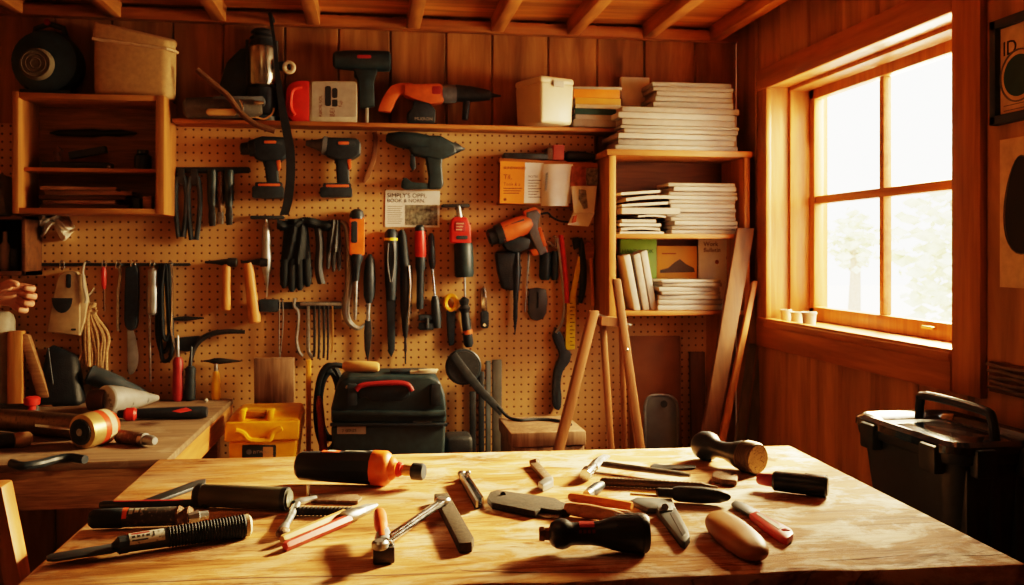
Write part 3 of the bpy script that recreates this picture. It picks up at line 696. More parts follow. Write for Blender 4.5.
o = wire(MB(), smooth_pts([(85, 262), (83, 270), (83.5, 285), (86, 298), (85, 303)]), 1.2, .058).build('white_hook', white); tag(o, 'thin white curved hook hanging just right of the cream box', 'hook')
r = hang('screwdriver', (104, 288), 'tiny red-handled screwdriver on the left rail', 'screwdriver', None, .012)
rod(MB(), (103.5, 267), (104, 289), [(0, 1.6), (.15, 2.6), (.8, 2.4), (1, 1.5)], .012).build('handle', red, r)
rod(MB(), (104, 289), (104.5, 311), [(0, .9), (1, .8)], .012).build('shaft', rust, r)
r = hang('rope_bundle', (94, 335), 'tan rope bundle hanging under the cream box', 'rope', None, .03)
m = MB(); rd = random.Random(4)
for i in range(11):
    x = 82+i*2.5
    wire(m, smooth_pts([(93+rd.uniform(-2, 2), 303), (90+(x-94)*.4, 315), (x+rd.uniform(-2, 2), 335), (x+rd.uniform(-2, 2), 352), (x-1+rd.uniform(-3, 3), 366+rd.uniform(-7, 6))]), 1.8, .02+.012*rd.random())
m.build('strands', rope, r)
wire(MB(), disc_pts(93, 310, 3.6, 2.2, 12), 1.7, .03).build('binding', rope, r)
o = wire(MB(), [(87, 298), (92, 292), (95, 288)], 1.3, .012).build('small_awl', chrome); tag(o, 'tiny bright steel awl above the rope bundle', 'awl')
o = wire(MB(), smooth_pts([(119, 267), (120.5, 276), (118.5, 290), (118, 312), (118, 331)]), 1.6, .012).build('steel_rod_tool', steel); tag(o, 'slim bent steel rod hanging left of the black-handled spatula', 'rod')
r = hang('spatula', (130, 320), 'black-handled spatula with rounded steel blade hanging on the left rail', 'spatula', None, .02)
plate(MB(), smooth_pts([(125, 268), (131, 266), (137, 268), (138, 290), (137, 322), (133, 330), (127, 329), (124, 320), (124.5, 290)], 3), .03, .004, .006, 3).build('handle', blk, r)
plate(MB(), smooth_pts([(127, 329), (133, 330), (137, 345), (138.5, 360), (135, 371), (131, 374.5), (128, 372), (127, 350)], 3), .018, .012, .001).build('blade', silvr, r)
r = hang('screwdriver', (151, 320), 'long screwdriver with fat dull-silver handle hanging on the left rail', 'screwdriver', None, .024)
rod(MB(), (153, 268), (153, 315), [(0, 3), (.06, 5.2), (.35, 4.6), (.42, 5.8), (.95, 5.8), (1, 4)], .026).build('handle', silvr, r)
rod(MB(), (149.5, 314), (150.5, 382), [(0, 1.4), (1, 1.2)], .024).build('shaft', steel, r)
r = hang('cable_loop', (163, 312), 'black cable doubled into loops hanging at the right end of the left rail', 'cable', None, .02)
for i, (x0, x1, y1) in enumerate(((159, 168, 352), (161, 171, 361), (163, 169, 340))):
    wire(MB(), smooth_pts([(x0+2, 264), (x0-1, 290), (x0-2+i, 330), (x0+1, y1-4), ((x0+x1)/2, y1), (x1, y1-6), (x1+1, 330), (x1-1, 290), (x1-2, 265)]), 2.0, .016+.012*i).build('loop', blkm, r)
o = wire(MB(), smooth_pts([(171, 264), (172.5, 280), (172, 310), (171.5, 330), (174, 345), (178, 358)]), 1.1, .045).build('thin_steel_wire', chrome); tag(o, 'thin bright steel wire hanging along the black cable loops', 'wire')

# ------------------------------------------------------------------ hammers
for (hx0, hx1, a, b, prof, lab) in ((205, 237, (226.5, 262), (226, 310), [(0, 3.6), (.15, 4.3), (.5, 4.0), (.8, 4.8), (.97, 4.6), (1, 3.5)], 'left of two hammers with orange wood handles, shorter handle'),
                          (241, 268, (248, 263), (255, 323), [(0, 4.4), (.15, 5), (.5, 5.4), (.85, 6.2), (.98, 6), (1, 4.5)], 'right of two hammers with orange wood handles, longer tilted handle')):
    r = hang('hammer', ((hx0+hx1)/2, 280), lab, 'hammer', None, .03)
    m = MB(); rod(m, (hx0, 262), (hx1, 262.5), [(0, 1.2), (.35, 2), (.55, 3.2), (.7, 3.6), (.72, 4.6), (.98, 4.6), (1, 3.8)], .03, 12); m.build('head', iron, r)
    rod(MB(), a, b, prof, .03, 16, .8).build('handle', W_['handle'], r)
o = rod(MB(), (266, 219), (267, 297), [(0, 1.2), (.06, 2), (.1, 3.4), (.22, 4.2), (.3, 4.6), (.34, 4), (.5, 5), (.62, 4.8), (.72, 3.2), (.85, 1.5), (1, .3)], .02).build('plumb_bob', silvr); tag(o, 'pointed dull-silver plumb bob hanging between hammers and black gloves', 'plumb bob')
o = plate(MB(), rrect(250, 215.5, 284, 219, 1.5), .028, 0, .001).build('peg_bar', dgry); tag(o, 'thin grey peg bar above the silver plumb bob', 'peg bar')

# ------------------------------------------------------------------ gloves and rags on the board
def glove(cx, y0, y1, w, mt, lab, n=4):
    r = hang('work_glove', (cx, (y0+y1)/2), lab, 'glove', None, .03)
    m = MB(); h = y1-y0
    m.grid(lambda u, v: WP(cx+(u-.5)*w*(.8+.35*v), y0+v*h*.62, .028+.018*math.sin(u*PI)+.006*math.sin(u*17+v*5)), 14, 8, .022)
    m.build('palm', mt, r)
    for i in range(n):
        x = cx+(i-(n-1)/2)*w*1.05/n; L = [.95, 1, .98, .93][i % 4]
        m = MB(); rod(m, (x, y0+h*.55), (x+(i-1.5)*.8, y0+h*L), [(0, w*.15), (.5, w*.17), (.88, w*.14), (1, w*.06)], .032, 10, .9); m.build('finger', mt, r)
glove(296, 219, 292, 27, glov, 'large black work glove hanging right of the plumb bob')
glove(334, 220, 272, 14, glovg, 'smaller dark grey glove hanging left of the orange-handled tool', 3)
o = MB().grid(lambda u, v: WP(277+u*56, 219+v*10+2*math.sin(u*9), .03+.02*math.sin(v*PI)+.005*math.sin(u*23)), 20, 5, .02).build('folded_cloth', glov); tag(o, 'black folded cloth draped over the pegs above the gloves', 'cloth')
o = MB().grid(lambda u, v: WP(314+u*8+4*v*v+1.5*math.sin(v*6), 228+v*56, .03+.012*math.sin(u*PI)), 6, 12, .008).build('leather_strip', glovg); tag(o, 'narrow grey-brown leather strip hanging between black and grey gloves', 'strip')
r = hang('pry_bar', (348, 275), 'long pale steel pry bar with hooked bottom left of the orange handle', 'pry bar', None, .02)
m = MB(); P_ = smooth_pts([(341, 222), (346, 226), (349, 245), (349, 280), (346, 305), (347, 318), (353, 326), (360, 328), (366, 322)]); pp = [WP(x, y, .022) for x, y in P_]
m.tube(pp, .01, 8, rs=[(.7+3.0*math.sin(PI*min(1, i/(len(pp)-1)*1.02+.03))**.6)*mpp(pp[0]) for i in range(len(pp))]); m.build('bar', silvr, r)
# orange handled tool
r = hang('screwdriver', (357, 260), 'orange-handled screwdriver with black collar above a long steel shaft', 'screwdriver', None, .03)
rod(MB(), (357, 209), (357, 219), [(0, 3), (.2, 6), (.6, 7.5), (1, 7.5)], .034).build('end_cap', blk, r)
plate(MB(), rrect(349.5, 217, 364.5, 256, 3), .055, .01, .006, 3).build('handle', org, r)
plate(MB(), rrect(351, 221, 357.5, 243, 2), .0565, .05, .001).build('grip_panel', blk, r)
rod(MB(), (357, 254), (356, 282), [(0, 6.5), (.2, 6), (.4, 4), (1, 3)], .04).build('collar', blk, r)
rod(MB(), (356, 281), (355, 320), [(0, 2), (.8, 1.9), (1, 1.2)], .046).build('shaft', steel, r)
r = hang('hunting_knife', (368, 305), 'knife with bulky black handle hanging point down beside the orange-handled screwdriver', 'knife', None, .026)
rod(MB(), (370, 254), (369, 303), [(0, 1.6), (.12, 4.5), (.5, 6), (.85, 5.4), (1, 3)], .028).build('handle', blk, r)
rod(MB(), (368.5, 302), (368, 321), [(0, 2), (1, 2)], .026).build('neck', steel, r)
plate(MB(), [(365, 320), (371, 319), (372, 335), (370, 350), (368, 363), (364.5, 350), (364, 333)], .028, .02, .003).build('blade', iron, r)
# two long black tools
r = hang('long_chisel', (391, 292), 'long black chisel with yellow ring, hanging just below the newspaper clipping', 'chisel', None, .026)
rod(MB(), (391, 229), (391, 300), [(0, 3.5), (.06, 6.5), (.3, 6.8), (.7, 6), (1, 4.6)], .03).build('handle', blk, r)
rod(MB(), (391, 238), (391, 240.5), [(0, 6.9), (1, 6.9)], .03).build('yellow_ring', yeltape, r)
for s in (-1, 1): wire(MB(), smooth_pts([(391+s*2.6, 243), (391+s*3.4, 262), (391+s*.8, 282)]), .7, .058).build('wire_spring', gry, r)
plate(MB(), [(386.5, 298), (395.5, 298), (395, 350), (391.5, 357.5), (388, 352)], .030, .018, .003).build('blade', blkm, r)
r = hang('round_file', (406, 297), 'long black file with pale edge hanging right of the yellow-ringed chisel', 'file', None, .024)
rod(MB(), (402, 230), (405, 268), [(0, 2), (.15, 4), (1, 5)], .026).build('handle', blkm, r)
rod(MB(), (406, 265), (405.5, 338), [(0, 5), (.1, 6), (.6, 5.2), (.9, 3), (1, 1.4)], .026).build('body', iron, r)
wire(MB(), [(409, 266), (410.5, 285), (408.5, 325)], 1.0, .05).build('pale_edge', chrome, r)
rod(MB(), (405.5, 336), (405.5, 364), [(0, 1.2), (.5, 1.6), (.6, .9), (1, .8)], .026).build('tip', iron, r)
r = hang('nut_driver', (420, 266), 'nut driver with red handle and thick black shaft hanging under the clipping', 'screwdriver', None, .026)
rod(MB(), (419.5, 225), (420, 232), [(0, 3), (.3, 4.8), (1, 4.8)], .028).build('end_cap', blk, r)
rod(MB(), (420, 231), (420.5, 258), [(0, 5), (.2, 5.6), (.9, 5.6), (1, 4.6)], .028).build('handle', red, r)
rod(MB(), (420.5, 257), (420, 309), [(0, 5), (.2, 5), (.26, 4), (.3, 3.6), (.95, 3.6), (1, 3)], .028).build('shaft', blk, r)
r = hang('screwdriver', (434, 280), 'slim screwdriver with thin black handle above steel shaft beside the nut driver', 'screwdriver', None, .02)
rod(MB(), (431, 233), (432.5, 269), [(0, 1.5), (.1, 3), (.8, 3.4), (1, 2)], .02).build('handle', blk, r)
rod(MB(), (432.5, 268), (435, 298), [(0, 1.2), (1, 1.1)], .02).build('shaft', chrome, r)
rod(MB(), (435, 296), (437, 328), [(0, 3), (.15, 4.2), (.7, 5), (1, 4)], .024).build('socket', blk, r)
r = hang('spring_clamp', (426, 322), 'small black spring clamp left of the orange-ringed wrench', 'clamp', None, .02)
plate(MB(), rrect(419, 315, 433, 321, 1.5), .035, 0, .003).build('upper_jaw', blk, r)
plate(MB(), rrect(419, 323, 434, 330, 1.5), .035, .005, .003).build('lower_jaw', blk, r)
rod(MB(), (427, 318), (427, 328), [(0, 2), (1, 2)], .036).build('spring', dgry, r)
# red rotary tool
r = hang('rotary_tool', (461, 245), 'red and black rotary tool hanging nose down right of the newspaper clipping', 'rotary tool', None, .04)
plate(MB(), rrect(442, 204, 470, 207, 1.2), .045, 0, .001).build('hanging_bar', iron, r)
rod(MB(), (458.5, 206), (459.5, 218), [(0, 2), (.5, 2.8), (1, 3.5)], .04).build('neck', steel, r)
plate(MB(), [(453, 217), (467, 217), (471, 226), (471.5, 244), (450.5, 243), (450, 226)], .065, .012, .008, 3).build('red_body', red, r)
plate(MB(), rrect(454.5, 221, 465.5, 232, 2), .0665, .06, .001).build('nameplate', redd, r)
m = MB()
for i in range(3): plate(m, rrect(456, 223+i*3, 464-i, 224.2+i*3, .4), .0672, .06, 0)
m.build('print_lines', plain('pale print', (.6, .3, .22), .6), r)
plate(MB(), rrect(456, 235.5, 468, 239.5, 1.5), .0665, .06, .001).build('switch', blk, r)
rod(MB(), (463.5, 243), (464.5, 277), [(0, 8.6), (.05, 9.4), (.9, 9.6), (1, 8.6)], .042, 20).build('black_sleeve', grn, r)
rod(MB(), (464.5, 277), (465, 297), [(0, 1), (1, 1)], .042).build('spindle', steel, r)
r = hang('screwdriver', (466, 322), 'black screwdriver with orange band hanging directly under the red rotary tool', 'screwdriver', None, .03)
rod(MB(), (464, 297), (465, 313), [(0, 2), (.2, 5.5), (.5, 4), (.7, 6), (1, 4)], .03, 10).build('collar', dgry, r)
rod(MB(), (465, 312), (469, 347), [(0, 4), (.3, 4.6), (.9, 5), (1, 3.4)], .03).build('handle', blk, r)
rod(MB(), (467.3, 330), (468, 334), [(0, 5.1), (1, 5.1)], .03).build('orange_band', org2, r)
r = hang('ring_wrench', (451, 320), 'orange ring-headed wrench with dark handle on the pegboard', 'wrench', None, .02)
m = MB(); pp = [WP(x, y, .018) for x, y in disc_pts(451, 303, 5.6, 7.2, 20)]; m.tube(pp, 2.5*mpp(pp[0]), 10, True); m.build('ring_head', yel, r)
plate(MB(), [(446.5, 309), (455, 309), (455.5, 320), (454, 345), (449, 346), (447.5, 330)], .026, .004, .004).build('handle', blk, r)
r = hang('pocket_knife', (484, 307), 'small pocket knife with bright blade hanging right of the orange-banded screwdriver', 'knife', None, .014)
plate(MB(), [(481, 289), (484, 285.5), (486, 292), (487.5, 313), (481.5, 313)], .014, .008, .001).build('blade', chrome, r)
plate(MB(), rrect(481, 311, 489, 328.5, 2.5), .02, 0, .003).build('handle', blk, r)
plate(MB(), disc_pts(484.5, 325, 1.6), .021, .015, 0).build('rivet', chrome, r)
# nail gun
r = hang('nail_gun', (517, 232), 'orange and black nail gun hanging below the leaflet rack', 'nail gun', None, .05)
rod(MB(), (488, 238), (503, 233), [(0, 6), (.1, 8), (.5, 8.5), (.55, 10), (1, 11)], .05).build('nose', dgry, r)
rod(MB(), (501, 234), (531, 222), [(0, 10.5), (.3, 11), (.8, 10), (1, 7)], .05, 18).build('barrel', org2, r)
m = MB(); plate(m, [(505, 226), (524, 218.5), (525, 221.5), (506, 229.5)], .087, .07, .002); m.build('barrel_vent', blk, r)
plate(MB(), [(503, 243), (521, 236), (531, 239), (529, 249), (517, 253), (507, 250)], .075, .025, .006).build('magazine', blk, r)
plate(MB(), [(526, 212), (537, 209), (541, 215), (538, 227), (548, 252), (540, 256), (531, 238), (527, 225)], .075, .03, .007, 3).build('grip', gry, r)
plate(MB(), [(538, 228), (541, 227), (547, 245), (544, 247)], .0765, .06, .002).build('grip_stripe', org, r)
plate(MB(), [(524, 211), (534, 207), (541, 211), (539, 217), (530, 216), (526, 219)], .07, .03, .004).build('rear_cap', org, r)
plate(MB(), [(530, 250), (547, 247), (548, 252), (534, 256)], .07, .03, .003).build('base_cap', org, r)
wire(MB(), smooth_pts([(541, 214), (548, 213), (552, 217), (560, 221), (570, 222)]), 1.1, .04).build('air_hose_fitting', dgry, r)
# holster, rods, trowel
r = hang('holster', (507, 285), 'black holster with long spike pointing down under the nail gun', 'holster', None, .03)
plate(MB(), [(495.5, 252), (517, 251), (518.5, 262), (518, 288), (512, 291), (503, 289), (498, 272)], .05, .004, .01, 3).build('pouch', leath, r)
rod(MB(), (517, 252), (516, 290), [(0, 3.2), (.5, 4.6), (1, 3.6)], .04).build('tool_handle', blks, r)
rod(MB(), (516, 289), (515, 335), [(0, 3), (.3, 2.3), (.6, 2.4), (1, .3)], .03).build('spike', blk, r)
o = rod(MB(), (529, 252), (525, 312), [(0, .9), (1, .8)], .012).build('thin_steel_rod', steel); tag(o, 'thin steel rod hanging between holster and trowel', 'rod')
r = hang('trowel', (537, 304), 'small dark grey trowel blade hanging beneath two black handles', 'trowel', None, .012)
plate(MB(), [(529.5, 289), (537, 287.5), (546.5, 289.5), (547.5, 300), (546.5, 313), (543, 319), (537, 321), (531.5, 319), (528.5, 313), (528.5, 300)], .018, .004, .003).build('blade', bluesteel, r)
wire(MB(), [(538, 292), (538, 300), (537.5, 308)], 1.1, .019).build('rib', iron, r)
r = hang('utensil_hook', (549, 248), 'small bent steel hook above two short black handles', 'hook', None, .03)
wire(MB(), smooth_pts([(541, 250), (543, 244), (549, 242), (555, 247), (556, 238), (553, 236)]), 1.3, .02).build('bent_wire', chrome, r)
for (x, y0, y1, rr, lab) in ((545.5, 252, 280, 6, 'wider of two short black handles under the bent steel hook'), (555, 251, 280, 3.8, 'narrower of two short black handles, beside the red hacksaw')):
    o = rod(MB(), (x, y0), (x-.5, y1), [(0, rr*.7), (.1, rr), (.85, rr), (1, rr*.7)], .026, 14).build('short_awl', grn); tag(o, lab, 'awl')  # plain short black handles, kind of tool unknown
# hacksaw
r = hang('hacksaw', (562, 320), 'bow hacksaw with red and silver frame and curved black handle', 'saw', None, .03)
m = MB(); wire(m, smooth_pts([(561, 235), (563.5, 255), (566, 280), (567, 303)]), 2.5, .046); m.build('red_frame', red, r)
m = MB(); wire(m, smooth_pts([(557.5, 238), (560, 258), (562.5, 280), (564.5, 305), (562, 322), (556, 333)]), 1.6, .040); m.build('steel_bow', silvr, r)
pts = smooth_pts([(556, 327), (563, 336), (566, 349), (571, 352), (570, 362), (563, 372), (561, 385), (562, 399), (560, 410), (554, 407), (553, 388), (555, 370), (560, 355), (556, 345), (553, 336)], 3)
plate(MB(), pts, .04, .012, .006).build('handle', blk, r)
r = hang('folding_ruler', (572, 305), 'yellow folding ruler hanging beside the hacksaw', 'ruler', None, .02)
plate(MB(), [(578.5, 256), (582.5, 258), (575, 300), (569, 300)], .03, .022, .0005).build('upper_leaf', yeltape, r)
plate(MB(), [(567.5, 296), (576, 297), (575, 349), (565.5, 350)], .022, .012, .0005).build('lower_leaf', yeltape, r)
m = MB()
for i in range(12): plate(m, [(570, 303+i*3.8), (574.5 if i % 2 else 572.5, 303+i*3.8), (574.5 if i % 2 else 572.5, 303.7+i*3.8), (570, 303.7+i*3.8)], .0226, .02, 0)
m.build('scale_marks', ink, r)
r = hang('carving_tool', (581, 270), 'curved black-handled tool with tan tip right of the yellow ruler', 'carving tool', None, .022)
m = MB(); pp = [WP(x, y, .024) for x, y in smooth_pts([(580, 238), (582, 252), (583, 272), (582.5, 290), (580, 303)])]; k = mpp(pp[0])
m.tube(pp, .01, 10, rs=[(2.2+1.5*math.sin(PI*i/(len(pp)-1)))*k for i in range(len(pp))]); m.build('handle', blk, r)
plate(MB(), [(573, 238), (579, 237), (580, 247), (575, 250)], .036, .01, .003).build('head', blk, r)
r = hang('mallet', (596, 270), 'slim brown wooden mallet hanging next to the bookshelf', 'mallet', None, .02)
plate(MB(), [(583, 247), (588, 241), (595, 246), (594, 257), (585, 260)], .03, .005, .003).build('head', W_['brownH'], r)
rod(MB(), (591, 256), (593, 306), [(0, 2), (1, 1.8)], .018).build('handle', W_['handle'], r)
# ------------------------------------------------------------------ clamp bar with hex keys
r = hang('clamp_bar', (303, 305), 'dark steel bar with square black end block under the gloves', 'clamp', None, .02)
plate(MB(), rrect(259, 299.5, 278, 312, 1.5), .04, 0, .003).build('end_block', blk, r)
plate(MB(), rrect(276, 302, 342, 309, 1.5), .03, .005, .002).build('bar', dgry, r)
plate(MB(), rrect(300, 302.5, 342, 305.5, 1), .034, .02, .001).build('top_strip', steel, r)
r = hang('wire_loop', (281, 330), 'thin steel wire loop hanging from the dark steel bar', 'wire', None, .02)
for dx in (-1.2, 1.6): wire(MB(), smooth_pts([(281+dx, 300), (281+dx*1.4, 320), (280+dx*.8, 345), (280, 359)]), .6, .036).build('strand', steel, r)
o = wire(MB(), smooth_pts([(295, 298), (294, 306), (298, 312), (298, 325), (296.5, 340), (299, 352), (303, 356)]), 1.7, .0335).build('bent_hook_tool', steel); tag(o, 'bent steel hook tool hanging left of the hex keys', 'hook')
ord_ = ['leftmost and thickest', 'second', 'third', 'fourth', 'fifth', 'rightmost']
for i, (x, y1, rr, mt) in enumerate(((308, 352, 1.7, steel), (314.5, 349, 1.4, iron), (319, 351, 1.2, iron), (324, 350, 1.2, iron), (328, 352, 1.1, iron), (332.5, 345, .9, brass))):
    o = wire(MB(), [(x, 306), (x, 312), (x, y1-4), (x+.6, y1), (x+3, y1+4), (x+5, y1+6)] if i == 0 else [(x, 306), (x+.1, 330), (x, y1), (x-.6, y1+8)], rr, .0335, 6).build('hex_key', mt)
    tag(o, '%s%s in the row of hex keys hanging from the dark steel bar' % (ord_[i], '' if i in (0, 5) else ' from the left'), 'hex key', 'hex keys under the steel bar')
# sickle etc. on the left
r = hang('sickle', (212, 345), 'dark curved iron sickle on the pegboard above the yellow hammer', 'sickle', None, .03)
m = MB(); pp = [WP(x, y, .03) for x, y in smooth_pts([(245, 332), (230, 331.5), (215, 333), (203, 338), (195, 347), (191, 360), (189, 378)])]; k = mpp(pp[0])
m.tube(pp, .01, 8, rs=[(1.2+1.6*math.sin(PI*min(1, .15+i/(len(pp)-1)*.8)))*k for i in range(len(pp))]); m.build('curved_blade', iron, r)
plate(MB(), [(175, 338), (198, 336), (204, 339), (196, 348), (188, 352), (176, 350)], .024, 0, .003).build('hilt_plate', blk, r)
o = rod(MB(), (171, 319), (204, 318), [(0, .8), (.2, 2), (.45, 2.6), (.6, 1.8), (1, .7)], .012, 10).build('small_file', iron); tag(o, 'small dark file lying level on the pegboard right of the cable loops', 'file')
# ------------------------------------------------------------------ leaflet rack
r = hang('leaflet_rack', (549, 183), 'shallow wooden leaflet rack full of printed sheets right of the big drill', 'rack', None, .03)
m = MB(); plate(m, [(499, 158), (598, 163), (598, 168), (499, 162)], .075, 0, .002); plate(m, [(499, 204), (545, 205), (597, 210), (597, 206), (545, 201), (499, 201)], .075, 0, .002); m.build('frame', W_['shelf'], r)
plate(MB(), [(499, 160), (597, 165), (597, 208), (499, 204)], .035, 0, .001).build('back_panel', W_['shelf'], r)
for nm, lab, pts, mt, t in (('orange_leaflet', 'orange printed leaflet at the left end of the rack', [(500.5, 161), (525, 162), (524, 204), (500, 203)], orgb, .080),
                            ('white_leaflet', 'white leaflet with lines of print beside the orange leaflet', [(525, 162.5), (544, 163), (543, 203.5), (524, 203)], leaf, .079),
                            ('photo_leaflet', 'brown photo leaflet at the right end of the rack', [(570, 166), (597, 167), (596.5, 188), (570, 187)], stripe, .078)):
    q = hang(nm, (sum(p[0] for p in pts)/4, sum(p[1] for p in pts)/4), lab, 'leaflet', None, t)
    plate(MB(), pts, t, t-.004 if nm != 'x' else 0, 0).build('sheet', mt, q)
    x0, y0, x1 = pts[0][0]+3, pts[0][1], pts[1][0]-3
    m = MB()
    if nm == 'orange_leaflet':
        wtext(m, 'BUNDWOOD', x0, y0+8, t+.0006, 2.7); wtext(m, 'Til,', x0, y0+18, t+.0006, 5); wtext(m, 'Tools & a', x0, y0+24.5, t+.0006, 3.2)
        m.build('lettering', plain('dark orange print', (.17, .05, .01), .7), q); m = MB()
        for i in range(3): plate(m, [(x0, y0+27+i*2.4), (x1-i*1.5, y0+27+i*2.4), (x1-i*1.5, y0+27.9+i*2.4), (x0, y0+27.9+i*2.4)], t+.0006, t, 0)
        plate(m, disc_pts(x0+1.5, y0+38.5, 1.6), t+.0006, t, 0)
        m.build('text_column', plain('dark orange print', (.17, .05, .01), .7), q)
    elif nm == 'white_leaflet':
        wtext(m, 'NOTES', x0, y0+15, t+.0006, 2.4); m.build('lettering', inkg, q); m = MB()
        for i in range(7): plate(m, [(x0, y0+17.5+i*2.8), (x1-(i % 3)*2, y0+17.5+i*2.8), (x1-(i % 3)*2, y0+18.2+i*2.8), (x0, y0+18.2+i*2.8)], t+.0006, t, 0)
        m.build('text_column', inkg, q)
    else:
        plate(m, [(586, 168), (598, 168.5), (597.5, 185), (586, 185)], t+.0006, t, 0); m.build('dark_picture', photo, q)
q = hang('folded_sheet', (556, 185), 'large white folded sheet bulging out of the middle of the rack', 'paper', None, .09)
MB().grid(lambda u, v: WP(543-2*v+u*30, 164+v*42, .085+.035*math.sin(u*PI*1.2)*(.4+.6*v)), 14, 8, .003).build('sheet', leaf, q)
plate(MB(), [(546, 173), (548, 172), (546.5, 190), (544.8, 191)], .105, .1, 0).build('print', inkg, q)
q = hang('hanging_brochure', (582, 205), 'pale printed brochure curling down from the right end of the rack', 'brochure', None, .09)
MB().grid(lambda u, v: WP(571+3*v+u*(26-6*v), 186+v*27, .082+.02*math.sin(v*PI)+.01*math.sin(u*PI)), 8, 8, .002).build('upper_fold', leaf, q)
plate(MB(), [(580, 189), (586, 190), (588, 208), (584, 209), (579, 199)], .1165, .1, 0).build('print', photo, q)
MB().grid(lambda u, v: WP(574+u*21-6.5*v, 211+v*14+u*1.5, .080+.03*v), 6, 4, .002).build('lower_flap', leaf, q)
plate(MB(), [(574, 216), (577, 215), (576, 222), (572, 223)], .116, .1, 0).build('orange_mark', org2, q)
# on top of the rack
zr = WP(540, 160, .075).z
def ontop(px0, px1, h, d, name, mt, lab, cat, shape='box'):
    z0 = WP((px0+px1)/2, 158+4*((px0+px1)/2-499)/104, .075).z+.001
    a, b = WP(px0, 160, .045), WP(px1, 160, .045)
    m = MB()
    if shape == 'box': m.box2((a.x, PB-.07, z0), (b.x, PB-.005, z0+h), .004)
    else: m.lathe((a.x, PB-.035, z0+h/2), (b.x, PB-.035, z0+h/2), [(0, h*.3), (.1, h*.5), (.6, h*.45), (1, h*.25)], 14)
    o = m.build(name, mt); tag(o, lab, cat)
ontop(503, 547, .024, 0, 'steel_ruler_case', dgry, 'flat dark case lying on the left top of the leaflet rack', 'case')
ontop(552, 563, .062, 0, 'pink_carton', pink, 'small pink carton standing on the leaflet rack', 'carton')
ontop(565, 596, .044, 0, 'grey_torch', dgry, 'rounded dark torch lying on the leaflet rack right of the pink carton', 'torch', 'r')
ontop(546, 551.5, .05, 0, 'dark_tin', rust, 'narrow dark tin standing left of the pink carton on the rack', 'tin')
# ================================================================== left wall cabinet
YC = PB-.215
cx0, cx1, cz0, cz1 = onY(12, 150, YC).x, onY(164, 150, YC).x, onY(90, 214, YC).z, onY(90, 93.5, YC).z
bt = .021
cabt = thing('wall_cabinet', ((cx0+cx1)/2, PB-.1, cz0), 'open-fronted pine wall cabinet hanging at upper left with one inner shelf', 'cabinet')
plab(MB().box2((cx0, YC, cz0), (cx0+bt, PB, cz1), .002).build('side_panel', W_['cab'], cabt), None) if 0 else MB().box2((cx0, YC, cz0), (cx0+bt, PB, cz1), .002).build('side_panel', W_['cab'], cabt)
MB().box2((cx1-bt*1.4, YC, cz0), (cx1, PB, cz1), .002).build('side_panel', W_['cab'], cabt)
MB().box2((cx0+bt, YC+.002, cz1-bt), (cx1-bt*1.4, PB, cz1-.001), .002).build('top_panel', W_['cabX'], cabt)
MB().box2((cx0+bt, YC+.002, cz0+.001), (cx1-bt*1.4, PB, cz0+bt), .002).build('bottom_panel', W_['cabX'], cabt)
MB().box2((cx0+bt, PB-.012, cz0+bt), (cx1-bt*1.4, PB-.001, cz1-bt)).build('back_panel', W_['brownX'], cabt)
zs = onY(90, 168, YC+.05).z
MB().box2((cx0+bt, YC+.05, zs-.014), (cx1-bt*1.4, PB-.012, zs), .002).build('inner_shelf', W_['cabX'], cabt)
YI = PB-.1
o = srod(MB(), (50, 133), (137, 133), [(0, .6), (.1, 3), (.5, 4), (.62, 2.6), (.8, 3.6), (1, .8)], PB-.026, 12).build('long_dark_chisel', iron)
tag(o, 'long dark chisel fixed to the back of the wall cabinet above its shelf', 'chisel')
r = thing('bench_plane', (onY(80, 168, YI).x, YI, zs), 'dark hand plane lying on the shelf of the wall cabinet', 'hand plane')
a, b = onY(44, 166, YI), onY(112, 166, YI)
MB().box2((a.x, YI-.03, zs), (b.x, YI+.03, zs+.025), .004).build('body', iron, r)
MB().bar((a.x+.09, YI, zs+.05), (b.x-.02, YI, zs+.075), .03, .025).build('blade', dgry, r)
MB().tube([(a.x+.05, YI, zs+.02), (a.x+.045, YI, zs+.06), (a.x+.06, YI, zs+.075)], .014, 10).build('tote', W_['dark'], r)
o = MB().lathe((onY(143, 166, YI).x, YI, zs), (onY(143, 166, YI).x, YI, zs+.075), [(0, .026), (.05, .03), (.7, .03), (.8, .02), (1, .02)]).build('dark_jar', blks); tag(o, 'small dark jar at the right end of the cabinet shelf', 'jar')
o = MB().ball((onY(109, 166, YC+.08).x, YC+.08, zs+.008), .008, (1, 1, 1), 10, 6).build('glass_marble', chrome); tag(o, 'tiny bright metal ball on the front of the cabinet shelf', 'ball')
ordn = ['lowest', 'second', 'third', 'fourth', 'topmost']
for i in range(5):
    x0, x1 = [(46, 132), (48, 120), (44, 128), (50, 136), (45, 118)][i]
    a, b = onY(x0, 200, YI), onY(x1, 200, YI); z = cz0+bt+.001+i*.0165
    mt = [W_['dark'], W_['brownX'], W_['dark'], W_['brownX'], W_['brownX']][i]
    o = MB().box(((a.x+b.x)/2, YI, z+.0075), (b.x-a.x, .11, .014), Matrix.Rotation([.04, -.05, .03, -.02, .09][i], 3, 'Z'), .001).build('wood_offcut', mt)
    tag(o, '%s thin board in the pile on the cabinet floor' % ordn[i], 'board', 'thin boards in the wall cabinet')
a, b = onY(134, 208, YC+.05), onY(141, 208, YC+.05)
o = MB().box2((a.x, YC+.03, cz0+bt), (b.x, YC+.09, cz0+bt+.04), .003).build('dark_tin', iron); tag(o, 'low dark tin near the right side of the cabinet floor', 'tin')
a, b = onY(144, 208, YC+.05), onY(152.5, 208, YC+.05)
o = MB().box2((a.x, YC+.03, cz0+bt), (b.x, YC+.07, cz0+bt+.048), .002).build('wood_block', W_['brownX']); tag(o, 'small brown wood block in the right corner of the cabinet floor', 'block')
